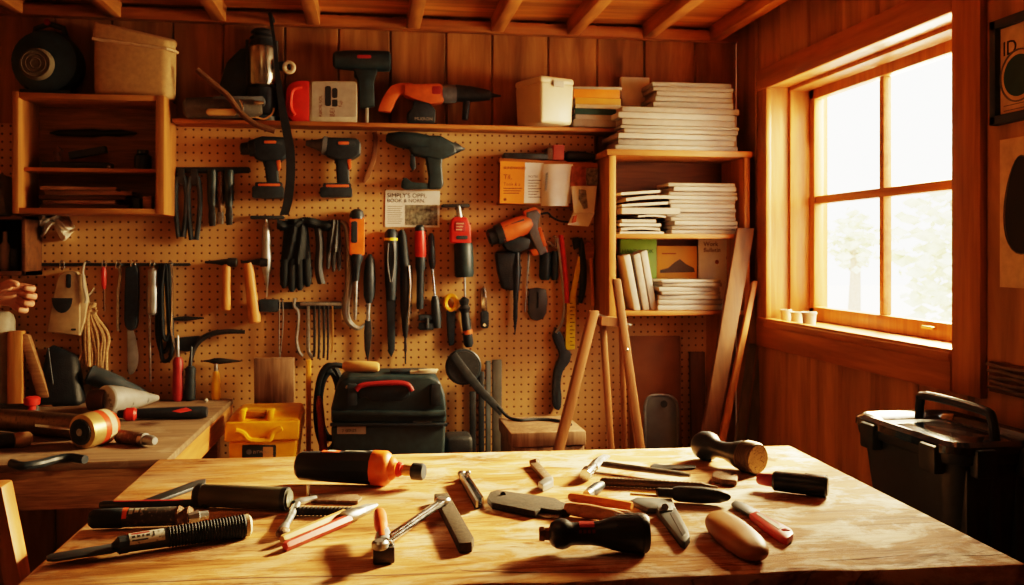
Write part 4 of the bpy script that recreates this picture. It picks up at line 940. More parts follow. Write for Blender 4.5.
# storage bag on the cabinet
zt = cz1+.001
A = [onY(94, 95, YC+.03), onY(166, 95, YC+.03), onY(176, 95, YC+.09), onY(176, 95, PB-.03), onY(97, 95, PB-.03)]
def loft(m, lo, hi, bev): # lo, hi: lists of points
    n = len(lo); return m._add([vec(p) for p in lo]+[vec(p) for p in hi], [tuple(range(n)), tuple(range(2*n-1, n-1, -1))]+[(i, (i+1) % n, n+(i+1) % n, n+i) for i in range(n)], bev, 3, .3)
r = thing('storage_bag', (A[0].x+.16, PB-.1, zt), 'large beige canvas storage bag with drooping lid on top of the wall cabinet', 'bag')
def hz(px, py, Y): return onY(px, py, Y).z
lo = [Vector((p.x, p.y, zt)) for p in A]
hi = [Vector((p.x, p.y, z)) for p, z in zip(A, (hz(94, 36, A[0].y), hz(166, 46, A[1].y), hz(180, 47, A[2].y), hz(180, 45, A[3].y), hz(95, 37, A[4].y)))]
m = MB(); loft(m, lo, hi, .02); m.build('bag_body', beige, r, jitter=.004)
ctr = sum(hi, Vector())/5
lo2 = [p+(p-ctr)*.03+Vector((0, 0, -.01)) for p in hi]; hi2 = [p+(p-ctr)*.01+Vector((0, 0, d)) for p, d in zip(hi, (.055, .025, .02, .02, .055))]
m = MB(); loft(m, lo2, hi2, .012); m.build('lid', beige, r, jitter=.003)
m = MB(); pp = [lo2[0].lerp(lo2[1], i/8)+Vector((0, -.004, -.002*(i % 2))) for i in range(9)]+[lo2[1].lerp(lo2[2], i/3)+Vector((.003, -.003, -.004*i)) for i in range(1, 4)]; m.tube(pp, .0055, 8); m.build('zip_edge', paperbrown, r)
# dark green machine on the cabinet
yg = YC+.06
r = thing('shop_blower', (onY(45, 92, yg).x, yg, zt), 'dark green round machine with pale grille disc, standing on the wall cabinet', 'blower')
c = onY(44, 60, yg); k = mpp(c); R_ = (c.z-zt)*.96
MB().lathe((c.x, yg-.01, zt+R_), (c.x, PB-.03, zt+R_), [(0, R_*.7), (.08, R_*.92), (.3, R_), (.8, R_*.95), (1, R_*.7)], 26).build('housing', grn, r)
cc_ = onY(37, 64, yg-.015); MB().lathe((cc_.x, yg-.03, cc_.z), (cc_.x, yg+.01, cc_.z), [(0, .05), (.3, .058), (.6, .06), (1, .05)], 26).build('grille_disc', P('dusty beige disc', (.15, .12, .075), .8), r)
m = MB()
for q in (.018, .034, .048): m.tube([(cc_.x+q*math.cos(i*PI/12), yg-.031, cc_.z+q*math.sin(i*PI/12)) for i in range(24)], .0018, 6, True)
m.build('grille_ring', plain('dark grille', (.12, .09, .06), .7), r)
hp = onY(49, 24, yg+.05); MB().tube([(hp.x-.05, yg+.05, zt+R_*1.8), (hp.x-.045, yg+.05, hp.z-.02), (hp.x, yg+.05, hp.z), (hp.x+.05, yg+.05, hp.z-.015), (hp.x+.06, yg+.05, zt+R_*1.8)], .011, 10).build('carry_handle', blk, r)
MB().ball((hp.x, yg+.03, hp.z+.002), .012).build('red_button', redd, r)
MB().box2((c.x-R_*.7, yg, zt), (c.x+R_*.75, PB-.04, zt+.02), .004).build('base_foot', blk, r)
# dark cubby at the far left edge
YK = PB-.17
k0, k1, kz0, kz1 = onY(-14, 240, YK).x, onY(25.5, 240, YK).x, onY(10, 276, YK).z, onY(10, 216, YK).z
r = thing('wall_cubby', ((k0+k1)/2, PB-.08, kz0), 'small dark open cubby box on the wall at the left edge below the cabinet', 'cubby')
m = MB(); m.box2((k0, YK, kz1-.012), (k1, PB, kz1), .002); m.box2((k0, YK, kz0), (k1, PB, kz0+.018), .002); m.box2((k0, YK, kz0), (k0+.014, PB, kz1), .002); m.box2((k1-.014, YK, kz0), (k1, PB, kz1), .002); m.build('box_frame', W_['dark'], r)
MB().box2((k0+.01, PB-.02, kz0+.01), (k1-.01, PB-.003, kz1-.01)).build('back_panel', blk, r)
q = onY(5, 265, YK+.05); o = MB().lathe((q.x, q.y, kz0+.018), (q.x, q.y, kz0+.16), [(0, .012), (.1, .017), (.65, .017), (.75, .008), (1, .008)], 14).build('white_bottle', white2); tag(o, 'slim whitish bottle standing inside the dark cubby', 'bottle')
q = onY(15, 265, YK+.06); o = MB().lathe((q.x, q.y, kz0+.018), (q.x, q.y, kz0+.10), [(0, .016), (.1, .02), (.8, .02), (1, .014)], 14).build('black_can', dgry); tag(o, 'small dark can beside the whitish bottle in the cubby', 'can')
q = onY(2, 215, YK+.06)
o = MB().ball((q.x, q.y, kz1+.075), .085, (.7, .8, .92), 18, 12).build('grey_sack', P('grey sackcloth', (.16, .14, .11), .9, scale=40, bump=.4), None, jitter=.012); tag(o, 'lumpy grey sack on top of the dark cubby at the left edge', 'sack')
# crumpled rag under the cabinet
vs = MB()
rg = thing('crumpled_rag', WP(54, 228, .04), 'crumpled whitish rag tucked under the wall cabinet', 'rag')
m = MB(); m.grid(lambda u, v: WP(37+u*35+3*math.sin(v*9), 217+v*20+4*math.sin(u*7+v*3)-5*math.sin(u*PI)+(2*v-1)*4*math.sin(u*11), .03+.025*math.sin(u*13+v*6)+.02*math.sin(v*17)), 26, 16, .003); m.build('cloth', cloth, rg)
WALLT = [rg]

# ================================================================== things on the long wall shelf
zb = SHZ+.001; YS = 3.595
# grey belt sander
YS0 = YS; YS = 3.532
r = thing('belt_sander', (onY(222, 120, YS).x, YS, zb), 'dull grey power sander lying at the left end of the long wall shelf', 'sander')
srod(MB(), (184, 108), (262, 107), [(0, 7), (.04, 10), (.5, 11), (.9, 10.5), (1, 8)], YS, 18).build('motor_body', P('dusty grey casting', (.13, .12, .105), .5, .3, scale=40, wear=(.24, .2, .15)), r)
splate(MB(), rrect(212, 96, 264, 104, 3), YS-.03, YS+.03, .005).build('top_cover', gry, r)
splate(MB(), rrect(206, 108.5, 236, 115, 3), YS-.052, YS-.03, .003).build('side_slot', tan, r)
MB().tube([onY(x, y, YS-.05) for x, y in smooth_pts([(240, 117), (243, 108), (240, 100)])], .005, 8).build('wire_guard', chrome, r)
srod(MB(), (254, 103), (264, 103), [(0, 2), (.5, 2.5), (1, 1.5)], YS-.04, 10).build('lever', chrome, r)
# router
YS = 3.617
r = thing('plunge_router', (onY(255, 118, YS).x, YS, zb), 'tall dark router with chrome cylinder standing on the wall shelf', 'router')
splate(MB(), [(226, 62), (240, 48), (250, 47), (250, 100), (244, 108), (224, 108), (218, 88)], YS-.01, YS+.06, .01).build('motor_housing', grn, r)
A_, B_ = onY(262, 30, YS), Vector((onY(263, 120, YS).x, YS, zb)); k = mpp(A_)
MB().lathe(A_, B_, [(0, 9*k), (.03, 11*k), (.05, 9.5*k), (.09, 12*k), (.11, 10.5*k), (.16, 12*k), (.18, 13*k)], 22).build('top_rings', dgry, r)
MB().lathe(A_.lerp(B_, .18), A_.lerp(B_, .62), [(0, 12.5*k), (.05, 14*k), (.9, 14*k), (1, 12.5*k)], 24).build('chrome_cylinder', P('smoky chrome', (.38, .34, .28), .22, .9, scale=20, var=.35), r)
for dx in (-14.2, 14.2):
    q0, q1 = A_.lerp(B_, .12), A_.lerp(B_, .66); MB().cyl(q0+Vector((dx*k, -.01, 0)), q1+Vector((dx*k, -.01, 0)), 1.6*k, 10).build('guide_post', iron, r)
MB().lathe(A_.lerp(B_, .60), B_, [(0, 13*k), (.1, 15.5*k), (.6, 15*k), (.8, 11*k), (.86, 18*k), (1, 18*k)], 24).build('base', blk, r)
srod(MB(), (277, 66), (284, 66), [(0, 4), (1, 5)], YS, 12).build('side_knob', blk, r)
o = MB().tube([onY(x, y, 3.480) for x, y in smooth_pts([(197, 70), (215, 85), (228, 96), (240, 112), (255, 124), (275, 131)])], .011, 8).build('leather_belt', P('brown leather', (.16, .08, .035), .6, scale=50)); tag(o, 'brown leather belt trailing over the grey sander to the shelf edge', 'belt')
o = MB().tube([onY(x, y, 3.53) for x, y in smooth_pts([(274, 108), (272, 114), (264, 119), (254, 117), (244, 119)])], .004, 8).build('pale_cable', tan); tag(o, 'thin pale cord looping below the dark router', 'cord')
YS = YS0
# black strap from the ceiling ledge
Yp = 3.515; pts = smooth_pts([(270, 14), (274, 40), (277, 70), (281, 100), (286, 128), (290, 150), (290.5, 175), (288, 200), (284, 215)], 4)
m = MB(); hw_ = lambda y: 1.6+2.9*max(0, min(1, (y-50)/80)); L_ = [onY(x-hw_(y), y, Yp) for x, y in pts]; R2 = [onY(x+hw_(y), y, Yp) for x, y in pts]; n = len(pts)
m._add(L_+R2+[p+Vector((0, .005, 0)) for p in L_+R2], [(i, i+1, n+i+1, n+i) for i in range(n-1)]+[(2*n+i, 3*n+i, 3*n+i+1, 2*n+i+1) for i in range(n-1)]+[(i, 2*n+i, 2*n+i+1, i+1) for i in range(n-1)]+[(n+i, n+i+1, 3*n+i+1, 3*n+i) for i in range(n-1)]+[(0, n, 3*n, 2*n), (n-1, 3*n-1, 4*n-1, 2*n-1)])
st = thing('black_strap', onY(283, 130, Yp), 'long black leather strap hanging from the ceiling past the left drill', 'strap')
m.build('strap_band', leath, st)
q = onY(270, 14, Yp); MB().cyl((q.x, Yp, q.z), (q.x, YW-.03, q.z), .008, 10).build('nail', iron, st)
q = onY(289, 67.5, YS-.03); r = thing('tape_roll', q, 'small cream ring of tape hanging beside the router above the red canister', 'tape roll')
m = MB(); m.tube([(q.x+.018*math.cos(i*PI/10), q.y, q.z+.018*math.sin(i*PI/10)) for i in range(20)], .0085, 10, True); m.build('ring', cream, r)
MB().cyl((q.x, q.y-.012, q.z+.006), (q.x, YW+.002, q.z+.006), .005, 10).build('nail', iron, r)
# red canister
r = thing('red_canister', (onY(321, 122, YS).x, YS, zb), 'red plastic canister with white printed label lying on the wall shelf', 'canister')
yf, yb_ = YS-.05, YS+.055
pz = lambda pts: [(x, min(y, 124.2)) for x, y in pts]
splate(MB(), pz(smooth_pts([(311, 80.5), (298, 80), (289, 84), (285.5, 92), (285.5, 110), (289, 118.5), (297, 123), (311, 123)], 3)), yf, yb_, .012).build('red_cap_end', red, r)
splate(MB(), pz(rrect(309, 81, 357, 123, 4)), yf+.001, yb_-.001, .01).build('body', P('pale grey plastic', (.42, .36, .27), .5), r)
m = MB(); m.tube([onY(x, y, yf-.006) for x, y in smooth_pts([(302, 87), (294, 89), (291, 96), (291, 108), (295, 115)])], .007, 10); m.build('handle', P('bright red plastic', (.74, .07, .04), .35), r)
splate(MB(), rrect(312, 82, 356, 117, 1), yf-.001, yf+.004, 0).build('label', white2, r)
m = MB(); splate(m, rrect(325, 86, 331, 106, 2), yf-.002, yf, 0); splate(m, rrect(332, 88, 337.5, 98, 2), yf-.002, yf, 0); splate(m, rrect(332, 99.5, 337.5, 106.5, 1), yf-.002, yf, 0); m.build('label_emblem', ink, r)
m = MB(); ytext(m, 'RIBOIL SOL', 322, 117, yf-.0012, 3.2, ang=PI/2); ytext(m, 'BEI', 334.5, 117, yf-.0012, 5, ang=PI/2); ytext(m, 'fuji', 342, 107, yf-.0012, 4, ang=PI/2); m.build('label_lettering', plain('brown lettering', (.16, .05, .03), .7), r)
# black heat gun standing on its nozzle-free grip
r = thing('impact_driver', (onY(367, 118, YS).x, YS, zb), 'dark cordless driver standing upright on the wall shelf right of the red canister', 'driver')
srod(MB(), (333, 60), (391, 61.5), [(0, 6), (.04, 8.5), (.3, 10), (.75, 10.5), (.97, 10), (1, 7.5)], YS, 22).build('barrel', grn, r)
splate(MB(), rrect(357, 54.8, 371, 58, 1), YS-.045, YS-.035, .001).build('red_badge', redd, r)
splate(MB(), [(353, 68), (378, 68), (374, 82), (375, 106), (360, 108), (359, 82)], YS-.024, YS+.024, .008).build('grip', grn, r)
splate(MB(), [(354, 70), (360, 74), (359, 80), (354, 76)], YS-.012, YS+.012, .003).build('trigger', blk, r)
a_, b_ = onY(367, 106, YS), onY(367, 121, YS); MB().cyl(a_, (b_.x, b_.y, zb), .0065, 12).build('hex_bit', white, r)
# orange rotary hammer on its battery
r = thing('rotary_hammer', (onY(421, 122, YS).x, YS, zb), 'orange and black rotary hammer drill standing on its battery on the wall shelf', 'hammer drill')
splate(MB(), smooth_pts([(378, 111), (381, 101), (387, 91), (394, 84), (408, 82.5), (414, 84), (414, 93), (405, 93), (398, 97), (395, 103), (391, 112)], 2), YS-.02, YS+.02, .007).build('rear_handle', org2, r)
splate(MB(), [(404, 84), (440, 83), (444, 87), (444, 102), (430, 104), (415, 99), (404, 95)], YS-.032, YS+.032, .008).build('motor_body', org2, r)
splate(MB(), rrect(432, 86, 441, 94, 1.5), YS-.034, YS-.02, .001).build('badge', redd, r)
srod(MB(), (442, 94), (456, 94), [(0, 9), (.3, 9.5), (1, 9)], YS, 20).build('grey_collar', gry, r)
srod(MB(), (455, 93), (501, 96), [(0, 8.5), (.3, 8), (.55, 6.5), (.75, 5), (.8, 2.4), (1, .8)], YS, 18).build('chuck', blk, r)
srod(MB(), (467, 99), (465, 120), [(0, 3), (.3, 3.6), (1, 3)], YS, 12).build('side_handle', blk, r)
splate(MB(), [(414, 100), (430, 103), (436, 110), (435, 124.2), (408, 124.2), (407, 113), (412, 108)], YS-.035, YS+.035, .006).build('battery', blk, r)
m = MB(); ytext(m, 'MUERON', 414.5, 120, YS-.0365, 3.2); m.build('battery_lettering', white2, r)
MB().box2((onY(407, 120, YS).x, YS-.035, zb), (onY(436, 120, YS).x, YS+.035, zb+.008)).build('battery_base', blk, r)
# white bin
yb0 = 3.50
r = thing('storage_bin', (onY(550, 122, YS).x, YS-.04, zb), 'white plastic storage bin with latched lid on the right half of the wall shelf', 'storage bin')
fz0, fz1 = zb, onY(556, 79, yb0).z
x0, x1 = onY(537, 100, yb0).x, onY(573, 100, yb0).x
rot = Matrix.Rotation(.42, 3, 'Z'); c = Vector(((x0+x1)/2-.036, 3.54, 0)); w2, d2 = .082, .092
def quad(s, z, dx=0): return [c+rot @ Vector((a*w2*s, b*d2*s, z)) for a, b in ((-1, -1), (1, -1), (1, 1), (-1, 1))]
m = MB(); loft(m, quad(.94, fz0), quad(1, fz1-.02), .014); m.build('tub', cream, r)
m = MB(); loft(m, quad(1.02, fz1-.028), quad(1.0, fz1), .012); m.build('lid', cream, r)
q = c+rot @ Vector((.0, -d2*1.06, fz1-.028)); m = MB(); m.box(q, (.05, .006, .026), rot, .003); m.build('latch', white, r)
# books beside the bin
zz = zb; names = [('thick_pale_catalogue', white2, .030, 'pale catalogue at the bottom of the book pile beside the white bin', 0),
 ('white_book', white, .018, 'white book second from the bottom beside the white bin', 2), ('dark_teal_book', tealb, .024, 'dark teal book in the middle of the pile beside the bin', -1),
 ('pale_book', cream, .016, 'pale thin book above the dark teal one beside the bin', 3), ('amber_book', ambb, .026, 'amber yellow book beneath the orange one beside the bin', 1),
 ('orange_book', orgb, .034, 'thick orange book second from the top beside the white bin', 0), ('open_booklet', white, .010, 'thin white booklet lying askew on top of the orange book', 4)]
bx0, bx1 = onY(574, 100, 3.52).x, onY(621, 100, 3.52).x
def book(name, c, w, d, h, rz, mt, lab, grp=None, spine='front'):
    r = thing(name, c, lab, 'book', grp); R = Matrix.Rotation(rz, 3, 'Z'); c = vec(c)
    MB().box(c+Vector((0, 0, h/2)), (w-.004, d-.004, h-.004), R, .001).build('pages', white, r)
    m = MB(); m.box(c+Vector((0, 0, .001)), (w, d, .002), R); m.box(c+Vector((0, 0, h-.001)), (w, d, .002), R); m.box(c+R @ Vector((0, -d/2, h/2)), (w, .003, h), R, .001); m.build('cover', mt, r)
    return r
for i, (nm, mt, h, lab, dx) in enumerate(names):
    book(nm, ((bx0+bx1)/2+dx*.002, 3.585, zz), (bx1-bx0)*(.97 if i < 6 else 1.02), .125, h, (.02*((i*7) % 5-2)) if i < 6 else -.10, mt, lab); zz += h+.0006
a, b = onY(624, 100, 3.60), onY(650, 100, 3.60)
BX0, BX1 = onY(609, 160, 3.42).x, onY(750, 160, 3.42).x
YF = 3.42
z_top = onY(680, 156, YF).z
# bookshelf
r = thing('bookshelf', ((BX0+BX1)/2, 3.54, onY(680, 318, YF).z), 'wall-mounted wooden bookshelf with two shelves of papers and books beside the window', 'bookshelf')
z1_, z2_ = onY(680, 234, YF).z, onY(680, 311, YF).z; zlo = onY(680, 316, YF).z
bt = .022
for nm, xa, xb in (('side_panel', BX0, BX0+.028), ('side_panel', BX1-.024, BX1)):
    MB().box2((xa, YF, zlo), (xb, YW-.002, z_top), .002).build(nm, W_['cab'], r)
MB().box2((BX0-.01, YF-.008, z_top-.002), (BX1+.008, YW-.002, z_top+bt), .003).build('top_board', W_['cabX'], r)
for z in (z1_, z2_): MB().box2((BX0+.028, YF+.004, z-.018), (BX1-.024, YW-.002, z), .002).build('shelf_board', W_['cabX'], r)
MB().box2((BX0+.02, YW-.012, zlo), (BX1-.02, YW-.003, z_top)).build('back_panel', W_['dark'], r)
WORD = ['bottom', 'second', 'third', 'fourth', 'fifth', 'sixth', 'seventh', 'eighth', 'ninth', 'tenth', 'eleventh', 'twelfth']
def stack(n, px0, px1, z, hs, desc, rnd, d=.2, yc=3.545, name='magazine', grp=None, jx=3, jr=.03, mats=(white, white2)):
    rd = random.Random(rnd)
    for i in range(n):
        h = hs[i % len(hs)]; jx0, jx1 = rd.uniform(-jx, jx), rd.uniform(-jx*.5, jx*.5)
        a, b = onY(px0+jx0, 100, yc-d/2).x, onY(px1+jx1, 100, yc-d/2).x
        w_ = b-a; R = Matrix.Rotation(rd.uniform(-jr, jr), 3, 'Z'); cx_ = (a+b)/2; yy = yc+rd.uniform(-.008, .008)
        lab = ('topmost %s of %s' if i == n-1 else '%s %s from the bottom in %s' if i else '%s %s of %s')
        lab = (('topmost %s of %s' % (name, desc)) if i == n-1 else ('bottom %s of %s' % (name, desc)) if i == 0 else ('%s %s from the bottom in %s' % (WORD[i], name, desc)))
        m = MB(); m.box((cx_, yy, z+h/2), (w_, d, h-.0008), R, .0042)
        o = m.build(name, mats[i % len(mats)]); tag(o, lab, name, grp)
        z += h
    return z
zt2 = z_top+bt+.0005
zt3 = stack(8, 619, 738, zt2, (.021, .024, .022, .019, .013, .026, .025, .024), 'the wide white magazine pile on top of the bookshelf', 3, .22, 3.55, 'magazine', 'wide magazine pile on the bookshelf', 6, .05)
stack(5, 656, 733, zt3+.0005, (.026, .020, .022, .018, .020), 'the narrower upper pile standing on the wide magazines', 8, .19, 3.56, 'booklet', 'upper booklet pile on the bookshelf', 3, .04)
# box standing behind
o = MB().box2((a.x, 3.565, zt3-.04), (b.x, 3.66, onY(630, 76, 3.565).z), .003).build('x', white2) if 0 else None
zbx = SHZ+.001
bx0b = onY(623, 90, 3.60).x; bx1b = bx1+.001
o = MB().box2((max(bx1+.012, bx0b), 3.655-.03, zt3+.0005), (onY(650, 90, 3.62).x, 3.655, onY(630, 77, 3.625).z), .002).build('carton', leaf); tag(o, 'plain pale carton standing upright behind the upper booklet pile', 'carton')
# messy papers upper shelf left
zz = z1_+.0005; rd = random.Random(11)
lay = [(620, 664, .010), (621, 660, .012), (620, 661, .013), (622, 656, .014), (638, 666, .008), (622, 680, .026), (622, 668, .012), (626, 676, .014), (621, 660, .012)]
for i, (p0, p1, h) in enumerate(lay):
    a, b = onY(p0, 200, 3.44).x, onY(p1, 200, 3.44).x; cxm = (a+b)/2; wv = b-a; ba = .012*math.sin(i*2.1)
    m = MB(); m.grid(lambda u, v: (a+u*wv, 3.44+v*.16, zz+.001+(ba if ba > 0 else 0)*.5*(math.sin(u*PI)) + (u*.012 if i >= 6 else 0)), 10, 3, h-.002, (0, 0, 1))
    lab = 'topmost paper bundle of the messy left pile on the upper shelf' if i == 8 else ('%s paper bundle%s of the messy left pile on the upper shelf' % (WORD[i], ' from the bottom' if i else ''))
    o = m.build('paper_bundle', (white, white2)[i % 2]); tag(o, lab, 'paper bundle', 'messy paper pile')
    zz += h+(.006 if ba > 0 else .0015)+(.004 if i >= 6 else 0)
stack(12, 671, 737, z1_+.0005, (.0175, .0165, .019, .0155), 'the tidy right-hand pile on the upper shelf', 5, .16, 3.53, 'magazine', 'tidy magazine pile', 3, .02)
# lower shelf
zl_ = z2_+.0005
q0, q1 = onY(620.5, 300, 3.60), onY(657, 300, 3.60)
r = thing('green_book', ((q0.x+q1.x)/2, 3.61, zl_), 'tall bright green book standing at the left of the lower shelf', 'book')
gtop = onY(640, 239, 3.60).z
MB().box2((q0.x, 3.602, zl_), (q1.x, 3.628, gtop), .002).build('cover', greenb, r)
MB().box2((q0.x+.003, 3.606, zl_+.002), (q1.x+.001, 3.624, gtop+.001)).build('pages', white, r)
m = MB(); ytext(m, 'HANDBOOK', 622, 253, 3.6012, 4.2); m.build('cover_title', plain('dark green print', (.05, .11, .01), .6), r)
for i, (p0, p1, y0, lab) in enumerate(((623, 637, 256, 'left white book leaning in front of the green book'), (633, 646, 255, 'middle white book leaning in front of the green book'), (640, 654, 252, 'right white book leaning in front of the green book'))):
    xt0, xb = onY(p0, y0, 3.47), onY(p1, 308, 3.47); hgt = xt0.z-zl_; lean = (xb.x-xt0.x)*.75
    w_ = .026
    pts = [(xt0.x, 3.46, xt0.z), (xt0.x+w_, 3.46, xt0.z+.008), (xt0.x+w_+lean, 3.46, zl_+.001), (xt0.x+lean, 3.46, zl_+.001)]
    m = MB(); m.prism(pts, (0, .12, 0), .003); o = m.build('white_book', white if i != 1 else white2); tag(o, lab, 'book', 'white books leaning on the lower shelf')
zst = stack(7, 660, 722, zl_, (.022, .021, .019, .014, .018, .016, .014), 'the white pile on the lower shelf', 21, .15, 3.515, 'catalogue', 'catalogue pile on the lower shelf', 4, .05)
for nm, lab, p0, p1, y0, yy, mt in (('amber_booklet', 'amber landscape booklet standing behind the lower shelf pile', 657, 697, 246, 3.61, ambb), ('white_bulletin', 'pale work bulletin with dark title standing at right of lower shelf', 699, 737.5, 237, 3.60, leaf)):
    q0, q1 = onY(p0, 260, yy), onY(p1, 260, yy); zt_ = onY((p0+p1)/2, y0, yy).z
    r = thing(nm, ((q0.x+q1.x)/2, yy, zl_), lab, 'booklet')
    MB().box2((q0.x, yy, zl_), (q1.x, yy+.012, zt_), .001).build('cover', mt, r)
    m = MB()
    if mt is ambb:
        splate(m, [(660, 270), (668, 268), (675, 262), (680, 259), (686, 264), (694, 268), (695, 272), (660, 273)], yy-.001, yy, 0); m.build('printed_scene', P('dark brown print', (.09, .06, .04), .6), r)
        m = MB(); splate(m, [(662, 253), (676, 253), (676, 254.2), (662, 254.2)], yy-.001, yy, 0); m.build('print_line', plain('rust print', (.3, .07, .01), .6), r)
    else:
        ytext(m, 'Work', 703.5, 246, yy-.0012, 4.6); ytext(m, 'Bulletin', 703.5, 252, yy-.0012, 4.4); m.build('title', plain('brown title', (.14, .07, .05), .7), r)
        for px, py, rr in ((731, 251, 2), (728, 258, 1.8), (732, 262, 1.8), (717, 262, 2)):
            m = MB(); splate(m, disc_pts(px, py, rr, rr*1.1, 8), yy-.001, yy, 0); m.build('printed_spot', stripe, r)
# ================================================================== below the shelf
Yb = YW-.02
def board(px0, px1, pxb0, pxb1, ytop, name, mt, lab, yt, ybm, th=.018, cat='board', curve=0):
    """board leaning: top at depth yt, foot on the floor at depth ybm"""
    a, b = onY(px0, ytop, yt), onY(px1, ytop, yt)
    y2 = HY+EYE*F/depth(Vector((a.x, ybm, 0)))
    k = (y2-ytop)/(445-ytop)
    c_, d_ = onY(px0+(pxb0-px0)*k, y2, ybm), onY(px1+(pxb1-px1)*k, y2, ybm)
    c_.z = d_.z = .001
    m = MB(); m.prism([a, b, d_, c_], (0, th, 0), .002); o = m.build(name, mt); tag(o, lab, cat); return o
board(628, 680, 630, 682, 336, 'hardboard_sheet', brownboard, 'wide brown hardboard sheet leaning on the wall below the bookshelf', 3.63, 3.58, .008)
board(690, 705, 692, 706, 352, 'dark_plank', W_['darkZ'], 'dark upright plank below the right end of the bookshelf', 3.62, 3.55)
g = onY(660, 396, 3.5)
r = thing('rounded_panel', (g.x, 3.5, 0), 'grey rounded-top panel standing in front of the brown hardboard sheet', 'panel')
pts = smooth_pts([(645, 420), (645, 405), (649, 397), (657, 395), (669, 396), (676, 401), (678, 412)], 3)
P3 = [onY(x, y, 3.48) for x, y in pts]; P3 = P3+[Vector((P3[-1].x, 3.48, .001)), Vector((P3[0].x, 3.48, .001))]
MB().prism(P3, (0, .014, 0), .003).build('sheet', greyboard, r)
m = MB(); P4 = [onY(x, y, 3.477) for x, y in pts]; m.tube([Vector((P4[0].x, 3.477, .05))]+P4+[Vector((P4[-1].x, 3.477, .05))], .006, 8); m.build('edge_trim', gry, r)
MB().cyl(onY(664, 404, 3.482), onY(664, 404, 3.470), .014, 14).build('finger_hole', blk, r)
board(738, 755, 700, 716, 228, 'brown_plank', W_['darkZ'], 'tall wide brown plank leaning in the corner in front of the bookshelf', 3.385, 3.23, .022, 'plank')
board(753, 758, 718, 725, 281, 'orange_batten', W_['cab'], 'thin orange-brown batten leaning beside the tall brown plank', 3.36, 3.20, .02, 'batten')
board(750, 757, 735, 744, 344, 'grey_batten', W_['greyZ'], 'grey weathered batten leaning in the corner, nearest the orange one', 3.42, 3.36, .02, 'batten')
board(760, 767, 747, 757, 350, 'grey_batten', W_['greyZ'], 'middle grey weathered batten leaning under the window corner', 3.43, 3.37, .02, 'batten')
board(769, 773, 763, 769, 340, 'grey_batten', W_['greyZ'], 'slimmest grey batten leaning right under the window frame', 3.44, 3.40, .02, 'batten')
# trestle / easel
Yt = 3.0
r = thing('folding_trestle', (onY(600, 400, Yt).x, Yt+.1, 0), 'folding wooden A-frame trestle standing behind the work table', 'trestle')
def leg(m, p0, p1, w_, y0, y1, th=.03):
    a = onY(*p0, y0); b = onY(*p1, y1); t = (a.z-.0)/(a.z-b.z); e = a+(b-a)*t; e.z = 0
    hw = w_*mpp(a)/2; m.prism([(a.x-hw, a.y, a.z), (a.x+hw, a.y, a.z), (e.x+hw*1.2, e.y, 0), (e.x-hw*1.2, e.y, 0)], (0, th, 0), .003); return a
m = MB(); leg(m, (595, 311), (560, 448), 9.5, Yt, Yt-.02); m.build('leg', W_['trest'], r)
m = MB(); leg(m, (617, 279), (641, 448), 8, Yt+.01, Yt-.02, .025); m.build('leg', W_['trest'], r)
m = MB(); leg(m, (603, 318), (611, 440), 6, Yt+.07, Yt+.12, .02); m.build('leg', W_['trest'], r)
m = MB(); leg(m, (622, 318), (625, 440), 5, Yt+.12, Yt+.3, .02); m.build('leg', W_['trest'], r)
m = MB(); m.cyl(onY(592, 313, Yt+.03), onY(631, 326, Yt+.012), .006, 10); m.build('spreader_rod', steel, r)
m = MB(); m.bar(onY(597, 320, Yt+.045), onY(621, 322, Yt+.055), .09, .03); m.build('cross_rail', W_['trest'], r)
for px, py in ((627, 350), (631, 378)): m = MB(); m.ball(onY(px, py, Yt-.004), .006, (1, .6, 1), 10, 6); m.build('bolt', chrome, r)
# ================================================================== on the low rear bench
ZL = LZ+.001
# yellow box
yf = 3.18
bx = thing('yellow_toolbox', (onY(264, 440, yf).x, yf+.1, ZL), 'bright yellow plastic toolbox standing between side bench and black toolbox', 'toolbox')
def bq(p0, p1, y, yy0, yy1, z=None):
    a, b = onY(p0, y, yy0), onY(p1, y, yy0); zz = a.z if z is None else z
    c1 = onY(p0, y, yy0).x; return [Vector((a.x, yy0, zz)), Vector((b.x, yy0, zz)), Vector((b.x-.0, yy1, zz)), Vector((a.x+.0, yy1, zz))]
zA, zB, zC = onY(260, 441, yf).z, onY(260, 421, yf).z, onY(260, 403, yf+.24).z
lo = bq(231, 292, 455, yf+.006, yf+.24, ZL); hi = bq(228, 298, 441, yf+.002, yf+.25, zA)
m = MB(); loft(m, lo, hi, .012); m.build('body', yel, bx)
m = MB(); loft(m, bq(224, 299, 441, yf-.006, yf+.26, zA), bq(225, 300, 421, yf-.004, yf+.26, zB), .008); m.build('rim', yel, bx)
m = MB(); loft(m, bq(226, 300, 421, yf-.002, yf+.255, zB), bq(238, 299, 404, yf+.06, yf+.24, zC), .012); m.build('lid', yel, bx)
m = MB(); splate(m, [(246, 411.5), (266, 411.5), (265, 417), (245, 417)], yf+.012, yf+.05, .002); m.build('latch', P('dark amber plastic', (.40, .16, .01), .4), bx)
m = MB(); pp = [onY(x, y, yf-.010) for x, y in smooth_pts([(236, 431), (243, 433), (250, 440), (268, 440), (273, 432), (282, 428)])]; m.tube(pp, .010, 8); m.build('moulded_grip', yel, bx)
for px0, px1 in ((240, 246), (268, 274)):
    m = MB(); splate(m, [(px0, 410), (px1, 410), (px1-2, 421), (px0-2, 421)], yf+.0, yf+.05, .004); m.build('hinge_rib', yel, bx)
splate(MB(), rrect(242, 445, 276, 460, 1), yf-.001, yf+.02, .001).build('label_plate', blk, bx)
m = MB(); ytext(m, 'BITWELL', 253, 453.5, yf-.002, 3); m.build('label_lettering', white2, bx)
